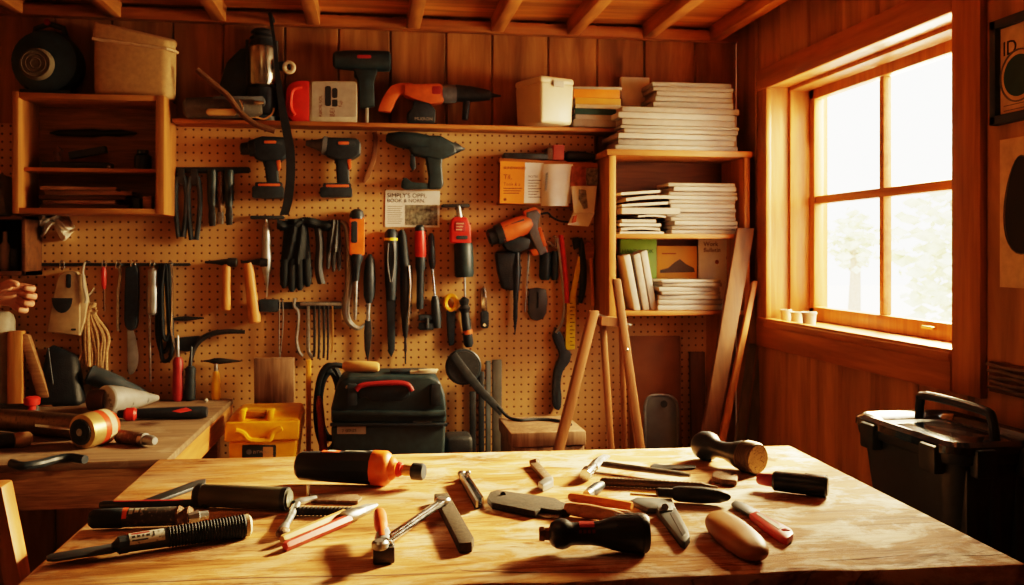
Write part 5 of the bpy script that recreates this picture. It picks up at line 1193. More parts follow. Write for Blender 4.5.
splate(MB(), rrect(263, 447, 273, 458, .5), yf-.002, yf, 0).build('label_patch', tan, bx)
splate(MB(), disc_pts(249, 452, 3, 2.6, 10), yf-.002, yf, 0).build('label_badge', gry, bx)
# walnut board
q0, q1 = onY(254, 380, 3.55), onY(294, 380, 3.55)
r = thing('walnut_board', ((q0.x+q1.x)/2, 3.56, ZL), 'wide walnut board standing upright behind the yellow toolbox', 'board')
MB().box2((q0.x, 3.55, ZL), (q1.x, 3.575, onY(274, 358, 3.55).z), .003).build('plank', W_['walnut'], r)
# yellow level
q = onY(308.5, 360, 3.5); r = thing('yellow_straightedge', (q.x, 3.5, ZL), 'narrow upright yellow straightedge between yellow box and cable coil', 'straightedge')
MB().box2((onY(306, 360, 3.5).x, 3.5, ZL), (onY(311, 360, 3.5).x, 3.515, q.z), .002).build('strip', P('amber painted strip', (.62, .30, .03), .45), r)
# black toolbox
yf = 3.17; D_ = .24
r = thing('black_toolbox', (onY(388, 450, yf).x, yf+.12, ZL), 'big black plastic toolbox with red carry handle on the low rear bench', 'toolbox')
def pz2(pts): return [onY(x, y, yf) for x, y in pts]
zs_ = onY(388, 424, yf).z
body = pz2([(331, 425), (446, 425)]); m = MB(); loft(m, bq(334, 443, 450, yf, yf+D_, ZL), bq(331, 446, 425, yf, yf+D_, zs_), .012); m.build('body', grn, r)
m = MB(); m.prism([onY(x, y, yf-.002) for x, y in [(331, 424), (331, 408), (335, 392), (340, 382), (348, 377), (430, 376), (440, 381), (445, 394), (446.5, 408), (446.5, 424)]], (0, D_, 0), .012, 3); m.build('lid', grn, r)
m = MB(); m.bar(onY(330, 424.5, yf-.006), onY(447.5, 424.5, yf-.006), .012, .012, bevel=.003); m.build('rim_band', blk, r)
m = MB(); m.prism([onY(x, y, yf-.018) for x, y in [(331.5, 411), (446, 411), (446.5, 417), (331, 417)]], (0, .03, 0), .005); m.build('lid_lip', grn, r)
m = MB(); m.tube([onY(x, y, yf-.016) for x, y in smooth_pts([(356, 390), (362, 385.5), (380, 383.5), (398, 383), (408, 385), (412, 391)])], .009, 10); m.build('carry_handle', redd, r)
m = MB(); m.prism([onY(x, y, yf-.010) for x, y in [(358, 386), (409, 384), (410, 396), (402, 401), (372, 402), (366, 397), (360, 399)]], (0, .02, 0), .004); m.build('handle_recess', blk, r)
for px in (352, 436):
    m = MB(); m.prism([onY(x, y, yf-.018) for x, y in rrect(px-5, 384, px+5, 406, 2)], (0, .02, 0), .004); m.build('latch', blk, r)
m = MB(); m.prism([onY(x, y, yf-.0035) for x, y in rrect(337, 426.5, 366, 434, .5)], (0, .004, 0)); m.build('label_plate', white2, r)
m = MB(); ytext(m, '7 SERIES', 342, 432.3, yf-.005, 3); m.build('label_lettering', ink, r)
m = MB(); m.ball(onY(347, 387, yf-.006), .006, (1, .5, 1), 10, 6); m.build('rivet', chrome, r)
m = MB(); m.prism([onY(x, y, yf-.004) for x, y in rrect(413, 421, 432, 424, .5)], (0, .004, 0)); m.build('rim_tab', gry, r)
ztb = onY(388, 376, yf).z
q0, q1 = onY(343, 366, yf+.13), onY(379, 371, yf+.10)
o = MB().lathe((q0.x, q0.y, ztb+.022), (q1.x, q1.y, ztb+.019), [(0, .012), (.08, .019), (.5, .02), (.93, .019), (1, .013)], 16).build('wooden_rolling_handle', tan); tag(o, 'tan wooden roller lying on top of the black toolbox', 'roller')
o = MB().box2((onY(390, 374, yf+.1).x, yf+.06, ztb), (onY(411, 374, yf+.1).x, yf+.12, ztb+.012), .004).build('flat_black_case', blk); tag(o, 'flat black case lying on the middle of the black toolbox lid', 'case')
q = onY(424, 377, yf+.04); m = MB(); m.bar((q.x-.05, q.y, ztb+.006), (q.x+.045, q.y, ztb+.006), .016, .011, bevel=.003); m.bar((q.x-.02, q.y-.01, ztb+.014), (q.x+.05, q.y+.005, ztb+.012), .012, .008, bevel=.002)
o = m.build('spring_clip', cream); tag(o, 'pale plastic clip at the right of the black toolbox lid', 'clip')
# cable coil left of the toolbox
r = thing('cable_coil', (onY(326, 420, 3.38).x, 3.38, ZL), 'thick black cable coiled upright left of the black toolbox', 'cable')
for i, (cx_, cy_, rx, ry, yy) in enumerate(((330, 402, 13, 37, 3.44), (331, 405, 11, 33, 3.47), (328, 410, 12, 40, 3.50))):
    zmin = ZL+.012
    pp = [onY(x, y, yy) for x, y in disc_pts(cx_, cy_, rx, ry, 26)]
    for p in pp: p.z = max(p.z, zmin)
    MB().tube(pp, .011, 8, True).build('loop', blkm, r)
pp = [onY(x, y, 3.33) for x, y in smooth_pts([(318, 385), (323, 371), (334, 365), (346, 367)])]; MB().tube(pp, .010, 8).build('loose_end', blkm, r)
q0, q1 = onY(319, 396, 3.36), onY(323, 446, 3.36)
o = MB().lathe((q0.x, 3.36, q0.z), (q1.x+.012, 3.36, ZL), [(0, .006), (.1, .013), (.6, .015), (1, .017)], 12).build('orange_probe', P('rust orange plastic', (.42, .10, .02), .5)); tag(o, 'rust-orange tapered stick standing inside the cable coil', 'stick')
# round paddle
yp = 3.52
r = thing('round_paddle', (onY(465, 370, yp).x, yp, onY(465, 390, yp).z), 'black round-headed paddle with long flat handle leaning on the pegboard', 'paddle')
c = onY(463.5, 367, yp); k = mpp(c); m = MB(); m.lathe((c.x, yp, c.z), (c.x, yp+.02, c.z), [(0, 17.2*k), (.15, 18.2*k), (1, 18*k)], 32); m.build('head', blk, r)
m = MB(); m.lathe((c.x, yp-.002, c.z), (c.x, yp+.002, c.z), [(0, 15.6*k), (1, 16*k)], 32); m.build('face', dgry, r)
m = MB(); m.prism([onY(x, y, yp-.012) for x, y in [(449, 357), (456, 352), (472, 373), (484, 388), (504, 410), (500, 416), (478, 394), (466, 380)]], (0, .010, 0), .003); m.build('handle', dgry, r)
m = MB(); m.cyl((c.x, yp+.019, c.z), (c.x, PB+.002, c.z), .008, 10); m.build('peg', iron, r)
# upright profiles
for px0, px1, y0, mt, lab, yy in ((470, 476, 392, dgry, 'shortest dark metal bar standing behind the round paddle', 3.56), (479, 484.5, 372, dgry, 'middle dark metal bar standing right of the paddle', 3.58), (486, 491, 361, greyboard, 'tall grey bar standing third in the row right of the paddle', 3.60), (492.5, 502, 360, P('dark grey board', (.085, .08, .07), .6), 'wide grey board standing rightmost behind the paddle handle', 3.595)):
    a, b = onY(px0, y0, yy), onY(px1, y0, yy)
    o = MB().box2((a.x, yy, ZL), (b.x, yy+.02, a.z), .003).build('metal_bar', mt); tag(o, lab, 'bar')
o = MB().box2((onY(446, 440, 3.3).x, 3.3, ZL), (onY(473, 440, 3.3).x, 3.42, onY(460, 437, 3.3).z), .015, 3).build('black_pouch', leath); tag(o, 'low black pouch on the rear bench right of the black toolbox', 'pouch')
# wooden crate
yc0 = 3.16
a, b = onY(511, 440, yc0), onY(586, 440, yc0); zcr = onY(550, 432, yc0).z
r = thing('wooden_box', ((a.x+b.x)/2, yc0+.12, ZL), 'flat-topped brown wooden box behind the trestle leg', 'box')
MB().box2((a.x+.006, yc0+.006, ZL), (b.x-.006, yc0+.3, zcr-.055), .003).build('body', W_['walnut'], r)
MB().box2((a.x, yc0, zcr-.052), (b.x, yc0+.31, zcr), .004).build('lid', W_['walnut'], r)
m = MB(); pp = [(onY(x, 430, y).x, y, zcr+.0065+h) for x, y, h in ((498, 3.5, .03), (508, 3.42, .0), (520, 3.36, 0), (536, 3.38, 0), (552, 3.36, 0), (566, 3.30, 0), (572, 3.24, 0))]
pp2 = [tuple(p) for p in pp]
P5 = []
for i in range(len(pp2)-1):
    for j in range(5): P5.append(vec(pp2[i]).lerp(vec(pp2[i+1]), j/5))
for it in range(3):
    P5 = [P5[0]]+[(P5[i-1]+P5[i]*2+P5[i+1])/4 for i in range(1, len(P5)-1)]+[P5[-1]]
m.tube(P5, .006, 8); o = m.build('loose_cable', blkm); tag(o, 'black cord trailing across the top of the wooden box', 'cord')
# ================================================================== on the side bench
def zrod(mb, a, b, prof, z, h=None, n=18, sq=1.0, h2=None):
    """round tool lying on plane z; prof radii in photo pixels; h axis height in px radii at each end"""
    k0 = mpp(onZ(*a, z)); k1 = mpp(onZ(*b, z))
    rm = max(r for _, r in prof)
    ha = (rm if h is None else h)*k0; hb = (rm if h2 is None and h is None else (h if h2 is None else h2))*k1
    A, B = onZ(*a, z+ha), onZ(*b, z+hb)
    return mb.lathe(A, B, [(t, r*(k0+(k1-k0)*t)) for t, r in prof], n, sq)
def flat(mb, pts, z, th, bevel=.002, z0=0.0):
    return mb.prism([onZ(x, y, z+z0+th) for x, y in pts], (0, 0, -th), bevel)
BT = BZ+.0005
r = thing('angle_grinder', onZ(60, 440, BT), 'long brown metal grinder with gold collar and red-banded head on the side bench', 'grinder')
zrod(MB(), (-6, 419), (82, 427), [(0, 8), (.04, 10), (.5, 11), (.9, 11.5), (1, 10)], BT).build('body', P('bronze metal', (.23, .16, .09), .35, .7, scale=40, wear=(.1, .07, .045), wamt=.55), r)
m = MB(); flat(m, [(35, 424), (70, 427.5), (70, 430), (35, 426.5)], BT, .0012, 0, .062); m.build('lettering_strip', P('pale worn lettering', (.40, .33, .22), .5, scale=200, wear=(.1, .07, .05), wamt=.5), r)
H0, H1 = (81, 432), (110, 424.5)
def hl(t): return (H0[0]+(H1[0]-H0[0])*t, H0[1]+(H1[1]-H0[1])*t)
zrod(MB(), hl(0), hl(.42), [(0, 13), (.08, 15.6), (.5, 16), (1, 16)], BT, 15.6, 26).build('gold_collar', P('gold paint', (.58, .40, .16), .35, .5, scale=30), r)
zrod(MB(), hl(.42), hl(1), [(0, 15.8), (.7, 15.4), (.92, 13.5), (1, 10)], BT, 15.6, 26).build('red_head', P('red orange paint', (.66, .08, .03), .35, scale=30), r)
zrod(MB(), hl(.62), hl(.82), [(0, 15.9), (1, 15.6)], BT, 15.6, 26).build('cream_band', P('worn cream band', (.60, .50, .32), .5, scale=60, wear=(.3, .1, .05), wamt=.6), r)
def hp_(t):
    p = hl(t); k0 = mpp(onZ(*p, BT)); return onZ(*p, BT+15.6*k0), k0
a, k = hp_(0); b, _ = hp_(1); ax = (a-b).normalized()
MB().cyl(a-ax*.004, a+ax*.004, 12*k, 22).build('socket_rim', dgry, r); MB().cyl(a, a+ax*.0055, 9*k, 20).build('socket_hole', blkm, r); MB().cyl(a, a+ax*.007, 3.5*k, 14).build('socket_pin', steel, r)
r = thing('leather_sheath', onZ(15, 445, BT), 'worn brown tool handle with dark jaw lying at the left end of the side bench', 'tool')
zrod(MB(), (-8, 441), (18, 440), [(0, 5), (.4, 7), (1, 7)], BT).build('jaw', iron, r); zrod(MB(), (14, 440.5), (32, 438), [(0, 6.5), (.3, 7.5), (.85, 6.5), (1, 4)], BT).build('handle', P('worn tan leather', (.40, .24, .12), .6, scale=30), r)
o = MB().tube([onZ(x, y, BT+.012) for x, y in smooth_pts([(12, 463), (22, 466), (38, 464), (55, 459.5), (70, 457.5), (85, 459.5)])], .0115, 10, rs=None).build('black_lever', blk); tag(o, 'black curved lever lying along the front edge of the side bench', 'lever')
r = thing('short_punch', onZ(137, 445, BT), 'stubby brown metal punch with bright tip on the side bench', 'punch')
zrod(MB(), (117, 436), (142, 439), [(0, 4), (.12, 6.5), (.9, 6.5), (1, 5)], BT).build('body', rust, r); zrod(MB(), (141, 439), (155, 441), [(0, 6), (.3, 6.3), (.35, 5), (.8, 5), (1, 3.5)], BT, 6.3).build('tip', silvr, r)
r = thing('soldering_iron', onZ(165, 418, BT), 'black hand tool with red knob and red stripe at the back of the side bench', 'hand tool')
zrod(MB(), (118, 414), (207, 412), [(0, 3.5), (.1, 4.5), (.6, 5.5), (.95, 6), (1, 5)], BT).build('body', blk, r)
zrod(MB(), (124, 414.5), (137, 414), [(0, 4), (.2, 6.3), (.8, 6.3), (1, 4)], BT, 6).build('red_knob', red, r)
m = MB(); flat(m, [(172, 411), (186, 407.5), (192, 410), (180, 412.5)], BT, .001, 0, .0425); m.build('red_stripe', red, r)
r = thing('metal_nozzle', onZ(130, 412, BT), 'open silver cone nozzle lying on the side bench', 'nozzle')
zrod(MB(), (105, 400), (157, 398), [(0, 12.5), (.02, 13.5), (.3, 12), (.75, 6.5), (.95, 3.5), (1, 3)], BT, 13, 24, 1, 5).build('cone', P('satin silver', (.58, .60, .60), .3, .5, scale=20), r)
zrod(MB(), (89, 400), (107, 400), [(0, 7), (.1, 9.5), (.9, 11), (1, 11)], BT, 12, 20).build('dark_mouth', P('scorched brown metal', (.10, .05, .03), .5, .4), r)
r = thing('black_funnel', onZ(115, 405, BT), 'black ribbed cone pointing up left, resting behind the silver nozzle', 'funnel')
kk = mpp(onZ(110, 404, BT)); Y_ = onZ(110, 402, BT).y
A_, B_ = onY(89, 374, Y_-.02), onY(150, 404, Y_); B_.z = max(B_.z, BT+.016)
MB().lathe(A_, B_, [(0, 8.5*kk), (.02, 10.2*kk), (.1, 9.4*kk), (.12, 10*kk), (.5, 9*kk), (.56, 7.5*kk), (.8, 6*kk), (1, 3*kk)], 22).build('cone', P('slate black plastic', (.06, .08, .10), .35), r)
ax = (A_-B_).normalized(); MB().cyl(A_, A_+ax*.002, 8*kk, 20).build('mouth', blkm, r)
o = MB().lathe(onZ(81, 402, BT), onZ(81, 402, BT)+Vector((0, 0, .085)), [(0, .03), (.05, .036), (.8, .036), (.85, .03), (.95, .03), (1, .024)], 18).build('beige_pot', P('dusty beige pot', (.30, .22, .14), .7)); tag(o, 'small dusty beige pot behind the silver nozzle', 'pot')
r = thing('grey_planer', onZ(15, 412, BT), 'dark grey tool with bright red knob near the left end of the side bench', 'tool')
zrod(MB(), (-10, 414), (38, 412), [(0, 7), (.1, 9), (.85, 8.5), (1, 6)], BT).build('body', P('slate grey plastic', (.07, .08, .085), .45), r)
q = onZ(32, 402, BT+.07); MB().lathe((q.x, q.y, BT+.045), (q.x, q.y, BT+.088), [(0, .012), (.3, .012), (.4, .024), (.85, .026), (1, .018)], 18).build('red_knob', red, r)
# wooden frame standing on the bench
yv = PB-.09
r = thing('wooden_bracket', (onY(28, 400, yv).x, yv, BT), 'pale wooden upright with slanted brace standing at the left of the side bench', 'bracket')
a, b = onY(9, 331, yv), onY(24, 331, yv); MB().box2((a.x, yv-.02, BT), (b.x, yv+.02, a.z), .003).build('upright', W_['pineZ'], r)
a = onY(23, 333, yv); b = onY(50, 404, yv)
MB().prism([(a.x-.012, yv-.012, a.z), (a.x+.022, yv-.012, a.z-.008), (b.x+.012, yv-.012, BT), (b.x-.032, yv-.012, BT)], (0, .03, 0), .003).build('slanted_brace', W_['brownX'], r)
yv = PB-.05; a, b = onY(-12, 312, yv), onY(12.5, 312, yv)
o = MB().lathe(((a.x+b.x)/2, yv, BT), ((a.x+b.x)/2, yv, a.z), [(0, .045), (.03, .05), (.9, .05), (.97, .042), (1, .03)], 22).build('pale_canister', P('dull grey cream tin', (.34, .30, .23), .6)); tag(o, 'pale grey canister behind the wooden bracket at the left edge', 'canister')
r = thing('black_tool_bag', (onY(62, 400, PB-.1).x, PB-.08, BT), 'sagging black bag slumped against the pegboard behind the wooden bracket', 'bag')
a, b = onY(40, 345, PB-.06), onY(80, 345, PB-.06)
m = MB(); loft(m, [Vector((a.x-.01, PB-.11, BT)), Vector((b.x+.02, PB-.11, BT)), Vector((b.x+.02, PB-.006, BT)), Vector((a.x-.01, PB-.006, BT))], [Vector((a.x+.02, PB-.05, a.z)), Vector((b.x-.02, PB-.05, a.z-.04)), Vector((b.x-.02, PB-.006, a.z-.04)), Vector((a.x+.02, PB-.006, a.z))], .02); m.build('bag_body', leath, r, jitter=.006)
m = MB(); m.tube([onY(x, y, PB-.085) for x, y in [(48, 348), (50, 365), (53, 385)]], .004, 6); m.build('strap', dgry, r)
# standing tools at the back of the bench
def stand_drv(px, y0, ysh, y1, mt, lab, yy, rr=5.2, tip=steel, lean=0):
    r = thing('upright_screwdriver', (onY(px, y1, yy).x, yy, BT), lab, 'screwdriver')
    b = onY(px, 400, yy); k = mpp(b); s = onY(px+lean*.5, ysh, yy); t = onY(px+lean, y0, yy); base = Vector((b.x, yy, BT))
    MB().lathe(base, s, [(0, rr*.75*k), (.05, rr*k), (.3, rr*1.05*k), (.7, rr*.95*k), (.92, rr*k), (1, rr*.6*k)], 14).build('handle', mt, r)
    MB().lathe(s, t, [(0, 1.5*k), (.9, 1.2*k), (1, .5*k)], 10).build('shaft', tip, r)
    return r
stand_drv(178, 335, 357, 400, redd, 'upright red-handled screwdriver standing on the back of the side bench', PB-.045)
stand_drv(190, 346, 366, 400, blk, 'upright black-handled screwdriver standing beside the red-handled one', PB-.042, 5.2, dgry, 1.5)
r = thing('tack_hammer', (onY(216, 400, PB-.04).x, PB-.04, BT), 'small tack hammer with yellow handle standing at the corner of the side bench', 'hammer')
yy = PB-.035; b = onY(216, 400, yy); k = mpp(b); t = onY(216, 371, yy)
MB().lathe((b.x, yy, BT), t, [(0, 3.6*k), (.06, 4.6*k), (.6, 4.4*k), (.9, 3.4*k), (1, 2.4*k)], 14).build('handle', yel, r)
MB().lathe(t, onY(216, 361, yy), [(0, 2*k), (1, 1.8*k)], 10).build('neck', steel, r)
MB().lathe(onY(203, 361, yy), onY(242, 361, yy), [(0, .6*k), (.15, 1.4*k), (.28, 3*k), (.45, 3.2*k), (.6, 2.4*k), (1, .5*k)], 12).build('pick_head', iron, r)
o = MB().ball(onY(206, 399, PB-.10)+Vector((0, 0, 0)), .008, (1, 1, 1), 10, 6).build('white_bead', white); o.location.z = BT; tag(o, 'tiny white bead beside the yellow tack hammer', 'bead')

# ================================================================== window sill, right wall, bin
for i, (px, rr, lab, hh) in enumerate(((786, .020, 'left of three small cream pots on the window sill', .045), (797, .022, 'middle of three small cream pots on the window sill', .043), (809, .025, 'right and largest of three small cream pots on the window sill', .05))):
    xx = XW+.045-.01*i; q = onX(px, 316, xx)
    zs_ = oz0
    m = MB(); H = hh
    m.lathe((xx, q.y, zs_), (xx, q.y, zs_+H), [(0, rr*.8), (.06, rr*.9), (.85, rr), (.86, rr*1.12), (1, rr*1.12), (1, rr*.9), (.4, rr*.8), (.3, .001)], 18)
    o = m.build('cream_pot', white if i == 2 else cream); tag(o, lab, 'pot', 'pots on the window sill')
def wallsheet(y0, y1, z0, z1, x, th): return (x-th, min(y0, y1), z0), (x, max(y0, y1), z1)
# framed poster
ya = onX(998, 70, XW).y; yb2 = ya-.24; zA_, zB_ = onX(998, 126, XW).z, onX(998, 23, XW).z
r = thing('framed_poster', (XW-.01, (ya+yb2)/2, zA_), 'black-framed poster with large letters and teal circle high on the window wall', 'poster')
m = MB(); fw = .022
m.box2((XW-.025, ya-fw, zA_), (XW-.001, ya, zB_), .002); m.box2((XW-.025, yb2, zA_), (XW-.001, yb2+fw, zB_), .002); m.box2((XW-.025, yb2, zA_), (XW-.001, ya, zA_+fw), .002); m.box2((XW-.025, yb2, zB_-fw), (XW-.001, ya, zB_), .002); m.build('frame', blk, r)
MB().box2((XW-.010, yb2+fw, zA_+fw), (XW-.002, ya-fw, zB_-fw)).build('sheet', paperbrown, r)
m = MB(); zt_ = onX(1008, 55.5, XW).z; m.text('ID', (XW-.0105, ya-.030, zt_-.002), (0, -1, 0), (0, 0, 1), .050); m.build('lettering', ink, r)
cr_ = .050; cy_, cz_ = onX(1008, 78, XW).y-cr_, onX(1008, 79, XW).z
m = MB(); m.lathe((XW-.0105, cy_, cz_), (XW-.0120, cy_, cz_), [(0, cr_), (1, cr_)], 40); m.build('printed_disc', teal, r)
m = MB(); m.tube([(XW-.0112, cy_+(cr_+.012)*math.cos(i*PI/20), cz_+(cr_+.012)*math.sin(i*PI/20)) for i in range(40)], .0022, 6, True); m.build('printed_ring', inkg, r)
for dz in (.030, .042): MB().box2((XW-.0108, yb2+fw+.01, zA_+dz), (XW-.009, ya-fw-.012, zA_+dz+.002)).build('printed_rule', inkg, r)
# second sheet
ya = onX(1004, 200, XW).y; yb2 = ya-.24; zA_, zB_ = onX(1004, 287, XW).z, onX(1006, 140, XW).z
r = thing('tan_poster', (XW-.008, (ya+yb2)/2, zA_), 'tan unframed sheet with dark oval drawing below the framed poster', 'poster')
MB().box2((XW-.012, yb2, zA_), (XW+.002, ya, zB_), .001).build('sheet', paperbrown, r)
c = onX(1022, 205, XW); pts = []
for i in range(28):
    t = 2*PI*i/28; pts.append((XW-.0122, onX(1010, 200, XW).y-.055+.055*math.cos(t)*(1-.25*math.sin(t)), c.z-.0+.118*math.sin(t)))
MB().prism(pts, (-.0006, 0, 0)).build('printed_shape', ink, r)
m = MB(); m.tube([(p[0]-.001, p[1]+(p[1]-onX(1010, 200, XW).y+.055)*.06, p[2]) for p in pts], .0018, 6, True); m.build('printed_outline', inkg, r)
# wall vent
ya, yb2 = onX(993, 375, XW).y, onX(993, 375, XW).y-.36; zA_, zB_ = onX(993, 391, XW).z, onX(993, 361, XW).z
r = thing('wall_vent', (XW-.02, (ya+yb2)/2, zA_), 'dull grey slatted vent low on the window wall beside the window', 'vent')
MB().box2((XW-.012, yb2, zA_), (XW-.001, ya, zB_), .002).build('back_plate', W_['dark'], r)
for i in range(5):
    z = zA_+.012+i*(zB_-zA_-.02)/4; m = MB(); m.tube([(XW-.018+.004*math.sin(j*1.3+i), ya-.005-j*.05, z+.003*math.sin(j*2+i*2)) for j in range(8)], .0045, 6); m.build('slat', P('dusty grey slats', (.20, .16, .12), .6, .3), r)
# black tote bin
bx0_, bx1_, by0_, by1_, bz = 1.235, 1.520, 1.765, 2.18, .985
r = thing('tote_bin', (1.38, 1.97, .56), 'big black plastic tote bin with shiny lid and arched handle under the window wall', 'bin')
def rq(x0, x1, y0, y1, z, rr=.05):
    return [Vector((x, y, z)) for x, y in rrect(x0, y0, x1, y1, rr, 5)]
m = MB(); loft(m, rq(bx0_+.05, bx1_-.04, by0_+.05, by1_-.05, .56), rq(bx0_+.014, bx1_-.012, by0_+.014, by1_-.014, bz-.045), .006); m.build('tub', blk, r)
m = MB(); loft(m, rq(bx0_+.004, bx1_-.004, by0_+.004, by1_-.004, bz-.05), rq(bx0_, bx1_, by0_, by1_, bz-.018), .005); m.build('lid_skirt', blk, r)
m = MB()
# lid: rim ring and sunk panel
n = len(rq(0, 1, 0, 1, 0)); rings = [rq(bx0_-.004, bx1_+.004, by0_-.004, by1_+.004, bz-.024, .055), rq(bx0_-.002, bx1_+.002, by0_-.002, by1_+.002, bz-.008, .053), rq(bx0_+.012, bx1_-.012, by0_+.012, by1_-.012, bz, .045), rq(bx0_+.03, bx1_-.03, by0_+.03, by1_-.03, bz-.004, .035), rq(bx0_+.045, bx1_-.045, by0_+.05, by1_-.05, bz-.022, .03), rq(bx0_+.08, bx1_-.08, by0_+.11, by1_-.11, bz-.012, .03)]
vs = [v for R3 in rings for v in R3]; fs = [(j*n+i, j*n+(i+1) % n, (j+1)*n+(i+1) % n, (j+1)*n+i) for j in range(len(rings)-1) for i in range(n)]+[tuple((len(rings)-1)*n+i for i in range(n)), tuple(range(n-1, -1, -1))]
m._add(vs, fs); m.build('lid', P('glossy black plastic', (.009, .013, .018), .14, var=.2, coat=.5), r)
hx = (bx0_+bx1_)/2+.01
pp = [(hx+.01, y, z) for y, z in smooth_pts([(by1_-.055, bz-.012), (by1_-.06, bz+.03), (by1_-.085, bz+.05), (by0_+.12, bz+.05), (by0_+.085, bz+.035), (by0_+.075, bz-.012)], 4)]
m = MB(); m.tube(pp, .011, 10); m.build('handle', blks, r)
for y in (by0_+.07, by1_-.10):
    m = MB(); m.box2((bx0_-.012, y-.03, bz-.075), (bx0_+.016, y+.03, bz-.012), .006); m.build('clip', blk, r)
for x in (bx0_+.08, bx0_+.19):
    m = MB(); m.box2((x-.025, by0_-.012, bz-.075), (x+.025, by0_+.016, bz-.012), .006); m.build('clip', blk, r)
for i in range(4):
    m = MB(); m.box2((bx0_+.05+i*.06, by0_+.016, .60), (bx0_+.075+i*.06, by0_+.04, bz-.06), .004); m.build('side_rib', blk, r)
r = thing('bin_stand', (1.38, 1.97, 0), 'dark wooden stand under the black tote bin', 'stand')
MB().box2((1.25, 1.78, .53), (1.51, 2.17, .559), .003).build('top', W_['dark'], r)
for x in (1.27, 1.49):
    for y in (1.80, 2.15): MB().box2((x-.02, y-.02, 0), (x+.02, y+.02, .53), .002).build('leg', W_['dark'], r)
# light wooden trestle at the left front edge
Yg = 1.52
def gp(px, py): return onY(px, py, Yg)
r = thing('pine_trestle', (gp(-20, 585).x, Yg, 0), 'light pine trestle leg leaning at the lower left corner beside the work table', 'trestle')
a, b = gp(-4, 487), gp(14, 580); d_ = (b-a)/(a.z-b.z)
m = MB(); f0 = a+d_*a.z; hw = .016
m.prism([(a.x-hw, Yg, a.z), (a.x+hw*.5, Yg, a.z), (f0.x+hw, Yg, 0), (f0.x-hw*1.4, Yg, 0)], (0, .045, 0), .003); m.build('leg', W_['pineZ'], r)
c2 = gp(-30, 478); f2 = Vector((2*c2.x-f0.x-.10, Yg, 0))
m = MB(); m.prism([(c2.x-.02, Yg, a.z), (c2.x+.02, Yg, a.z), (f2.x+.03, Yg, 0), (f2.x-.03, Yg, 0)], (0, .045, 0), .003); m.build('leg', W_['pineZ'], r)
m = MB(); m.box2((c2.x-.10, Yg+.002, a.z-.05), (a.x-.012, Yg+.10, a.z-.012), .004); m.build('top_beam', W_['pineX'], r)
m = MB(); q = a+d_*(a.z*.5); m.box2((c2.x-.06, Yg+.045, a.z*.5), (q.x, Yg+.065, a.z*.5+.05), .003); m.build('cross_rail', W_['pineX'], r)
# ================================================================== loose tools on the work table
T0 = TZ+.0008
def tt(name, at, label, cat, group=None): return thing(name, onZ(at[0], at[1], T0), label, cat, group)
def lab_print(parent, a, b, z, hpx, strips, mt, n='print'):
    """small printed marks lying on a round body: strips (t0,t1,side offset px) ; hpx height in px radii"""
    pass
def band(m, a, b, z, h, r0, t0, t1, a0, a1, n=8, lift=1.012):
    """a patch of sticker wrapped on a lying cylinder between angles a0..a1 (0 = up, + towards camera)"""
    k0, k1 = mpp(onZ(*a, z)), mpp(onZ(*b, z)); A, B = onZ(*a, z+h*k0), onZ(*b, z+h*k1); ax = (B-A)
    side = ax.normalized().cross(Vector((0, 0, 1))).normalized(); side = -side if side.y > 0 else side
    def f(u, v):
        t = t0+(t1-t0)*u; th = a0+(a1-a0)*v; rr = r0*(k0+(k1-k0)*t)*lift
        return A+ax*t+Vector((0, 0, 1))*math.cos(th)*rr+side*math.sin(th)*rr
    return m.grid(f, 6, n)
# 1 long flat screwdriver with coil grip
b = (249, 525)
r = tt('flat_chisel_driver', (150, 539), 'long flat-bladed driver with white label and black coiled grip, nearest front left', 'driver')
h = 11
zrod(MB(), (166, 537.5), b, [(0, 8.92)]+[(t, 9.3+1.2*t+(.65 if i % 2 else -.3)) for i, t in enumerate([.02+.93*j/50 for j in range(51)])]+[(1, 9.35)], T0, h, 22).build('coil_grip', blkm, r)
zrod(MB(), (245, 525.6), (251, 524.7), [(0, 10.2), (.6, 10.5), (1, 7.65)], T0, h, 22).build('end_cap', cream, r)
zrod(MB(), (126, 543.8), (168, 537.3), [(0, 8.16), (.9, 8.92), (1, 8.92)], T0, h, 22).build('body', blk, r)
m = MB(); band(m, (126, 543.8), (168, 537.3), T0, h, 8.9, .06, .90, -.9, 1.5, 12); m.build('white_label', labelw, r)
m = MB(); band(m, (126, 543.8), (168, 537.3), T0, h, 8.97, .12, .55, .0, .32); m.build('red_print', redd, r)
m = MB()
for t0, t1, q0, q1 in ((.12, .20, .5, .8), (.24, .32, .5, .8), (.36, .42, .5, .8), (.46, .55, .5, .8), (.62, .66, .2, .9), (.12, .5, 1.0, 1.15)): band(m, (126, 543.8), (168, 537.3), T0, h, 9.02, t0, t1, q0, q1)
m.build('black_print', ink, r)
zrod(MB(), (112, 546.5), (128, 543.6), [(0, 3.4), (.25, 5.95), (.4, 8.5), (1, 8.5)], T0, h, 10).build('collar', blk, r)
m = MB(); z1, z2 = .010, .013
m.prism([onZ(x, y, T0+.013) for x, y in [(46, 556), (50, 553.5), (112, 543), (118, 543), (118, 549), (112, 551), (54, 559.5), (47, 559)]], (0, 0, -.004), .0012); m.build('blade', dgry, r)
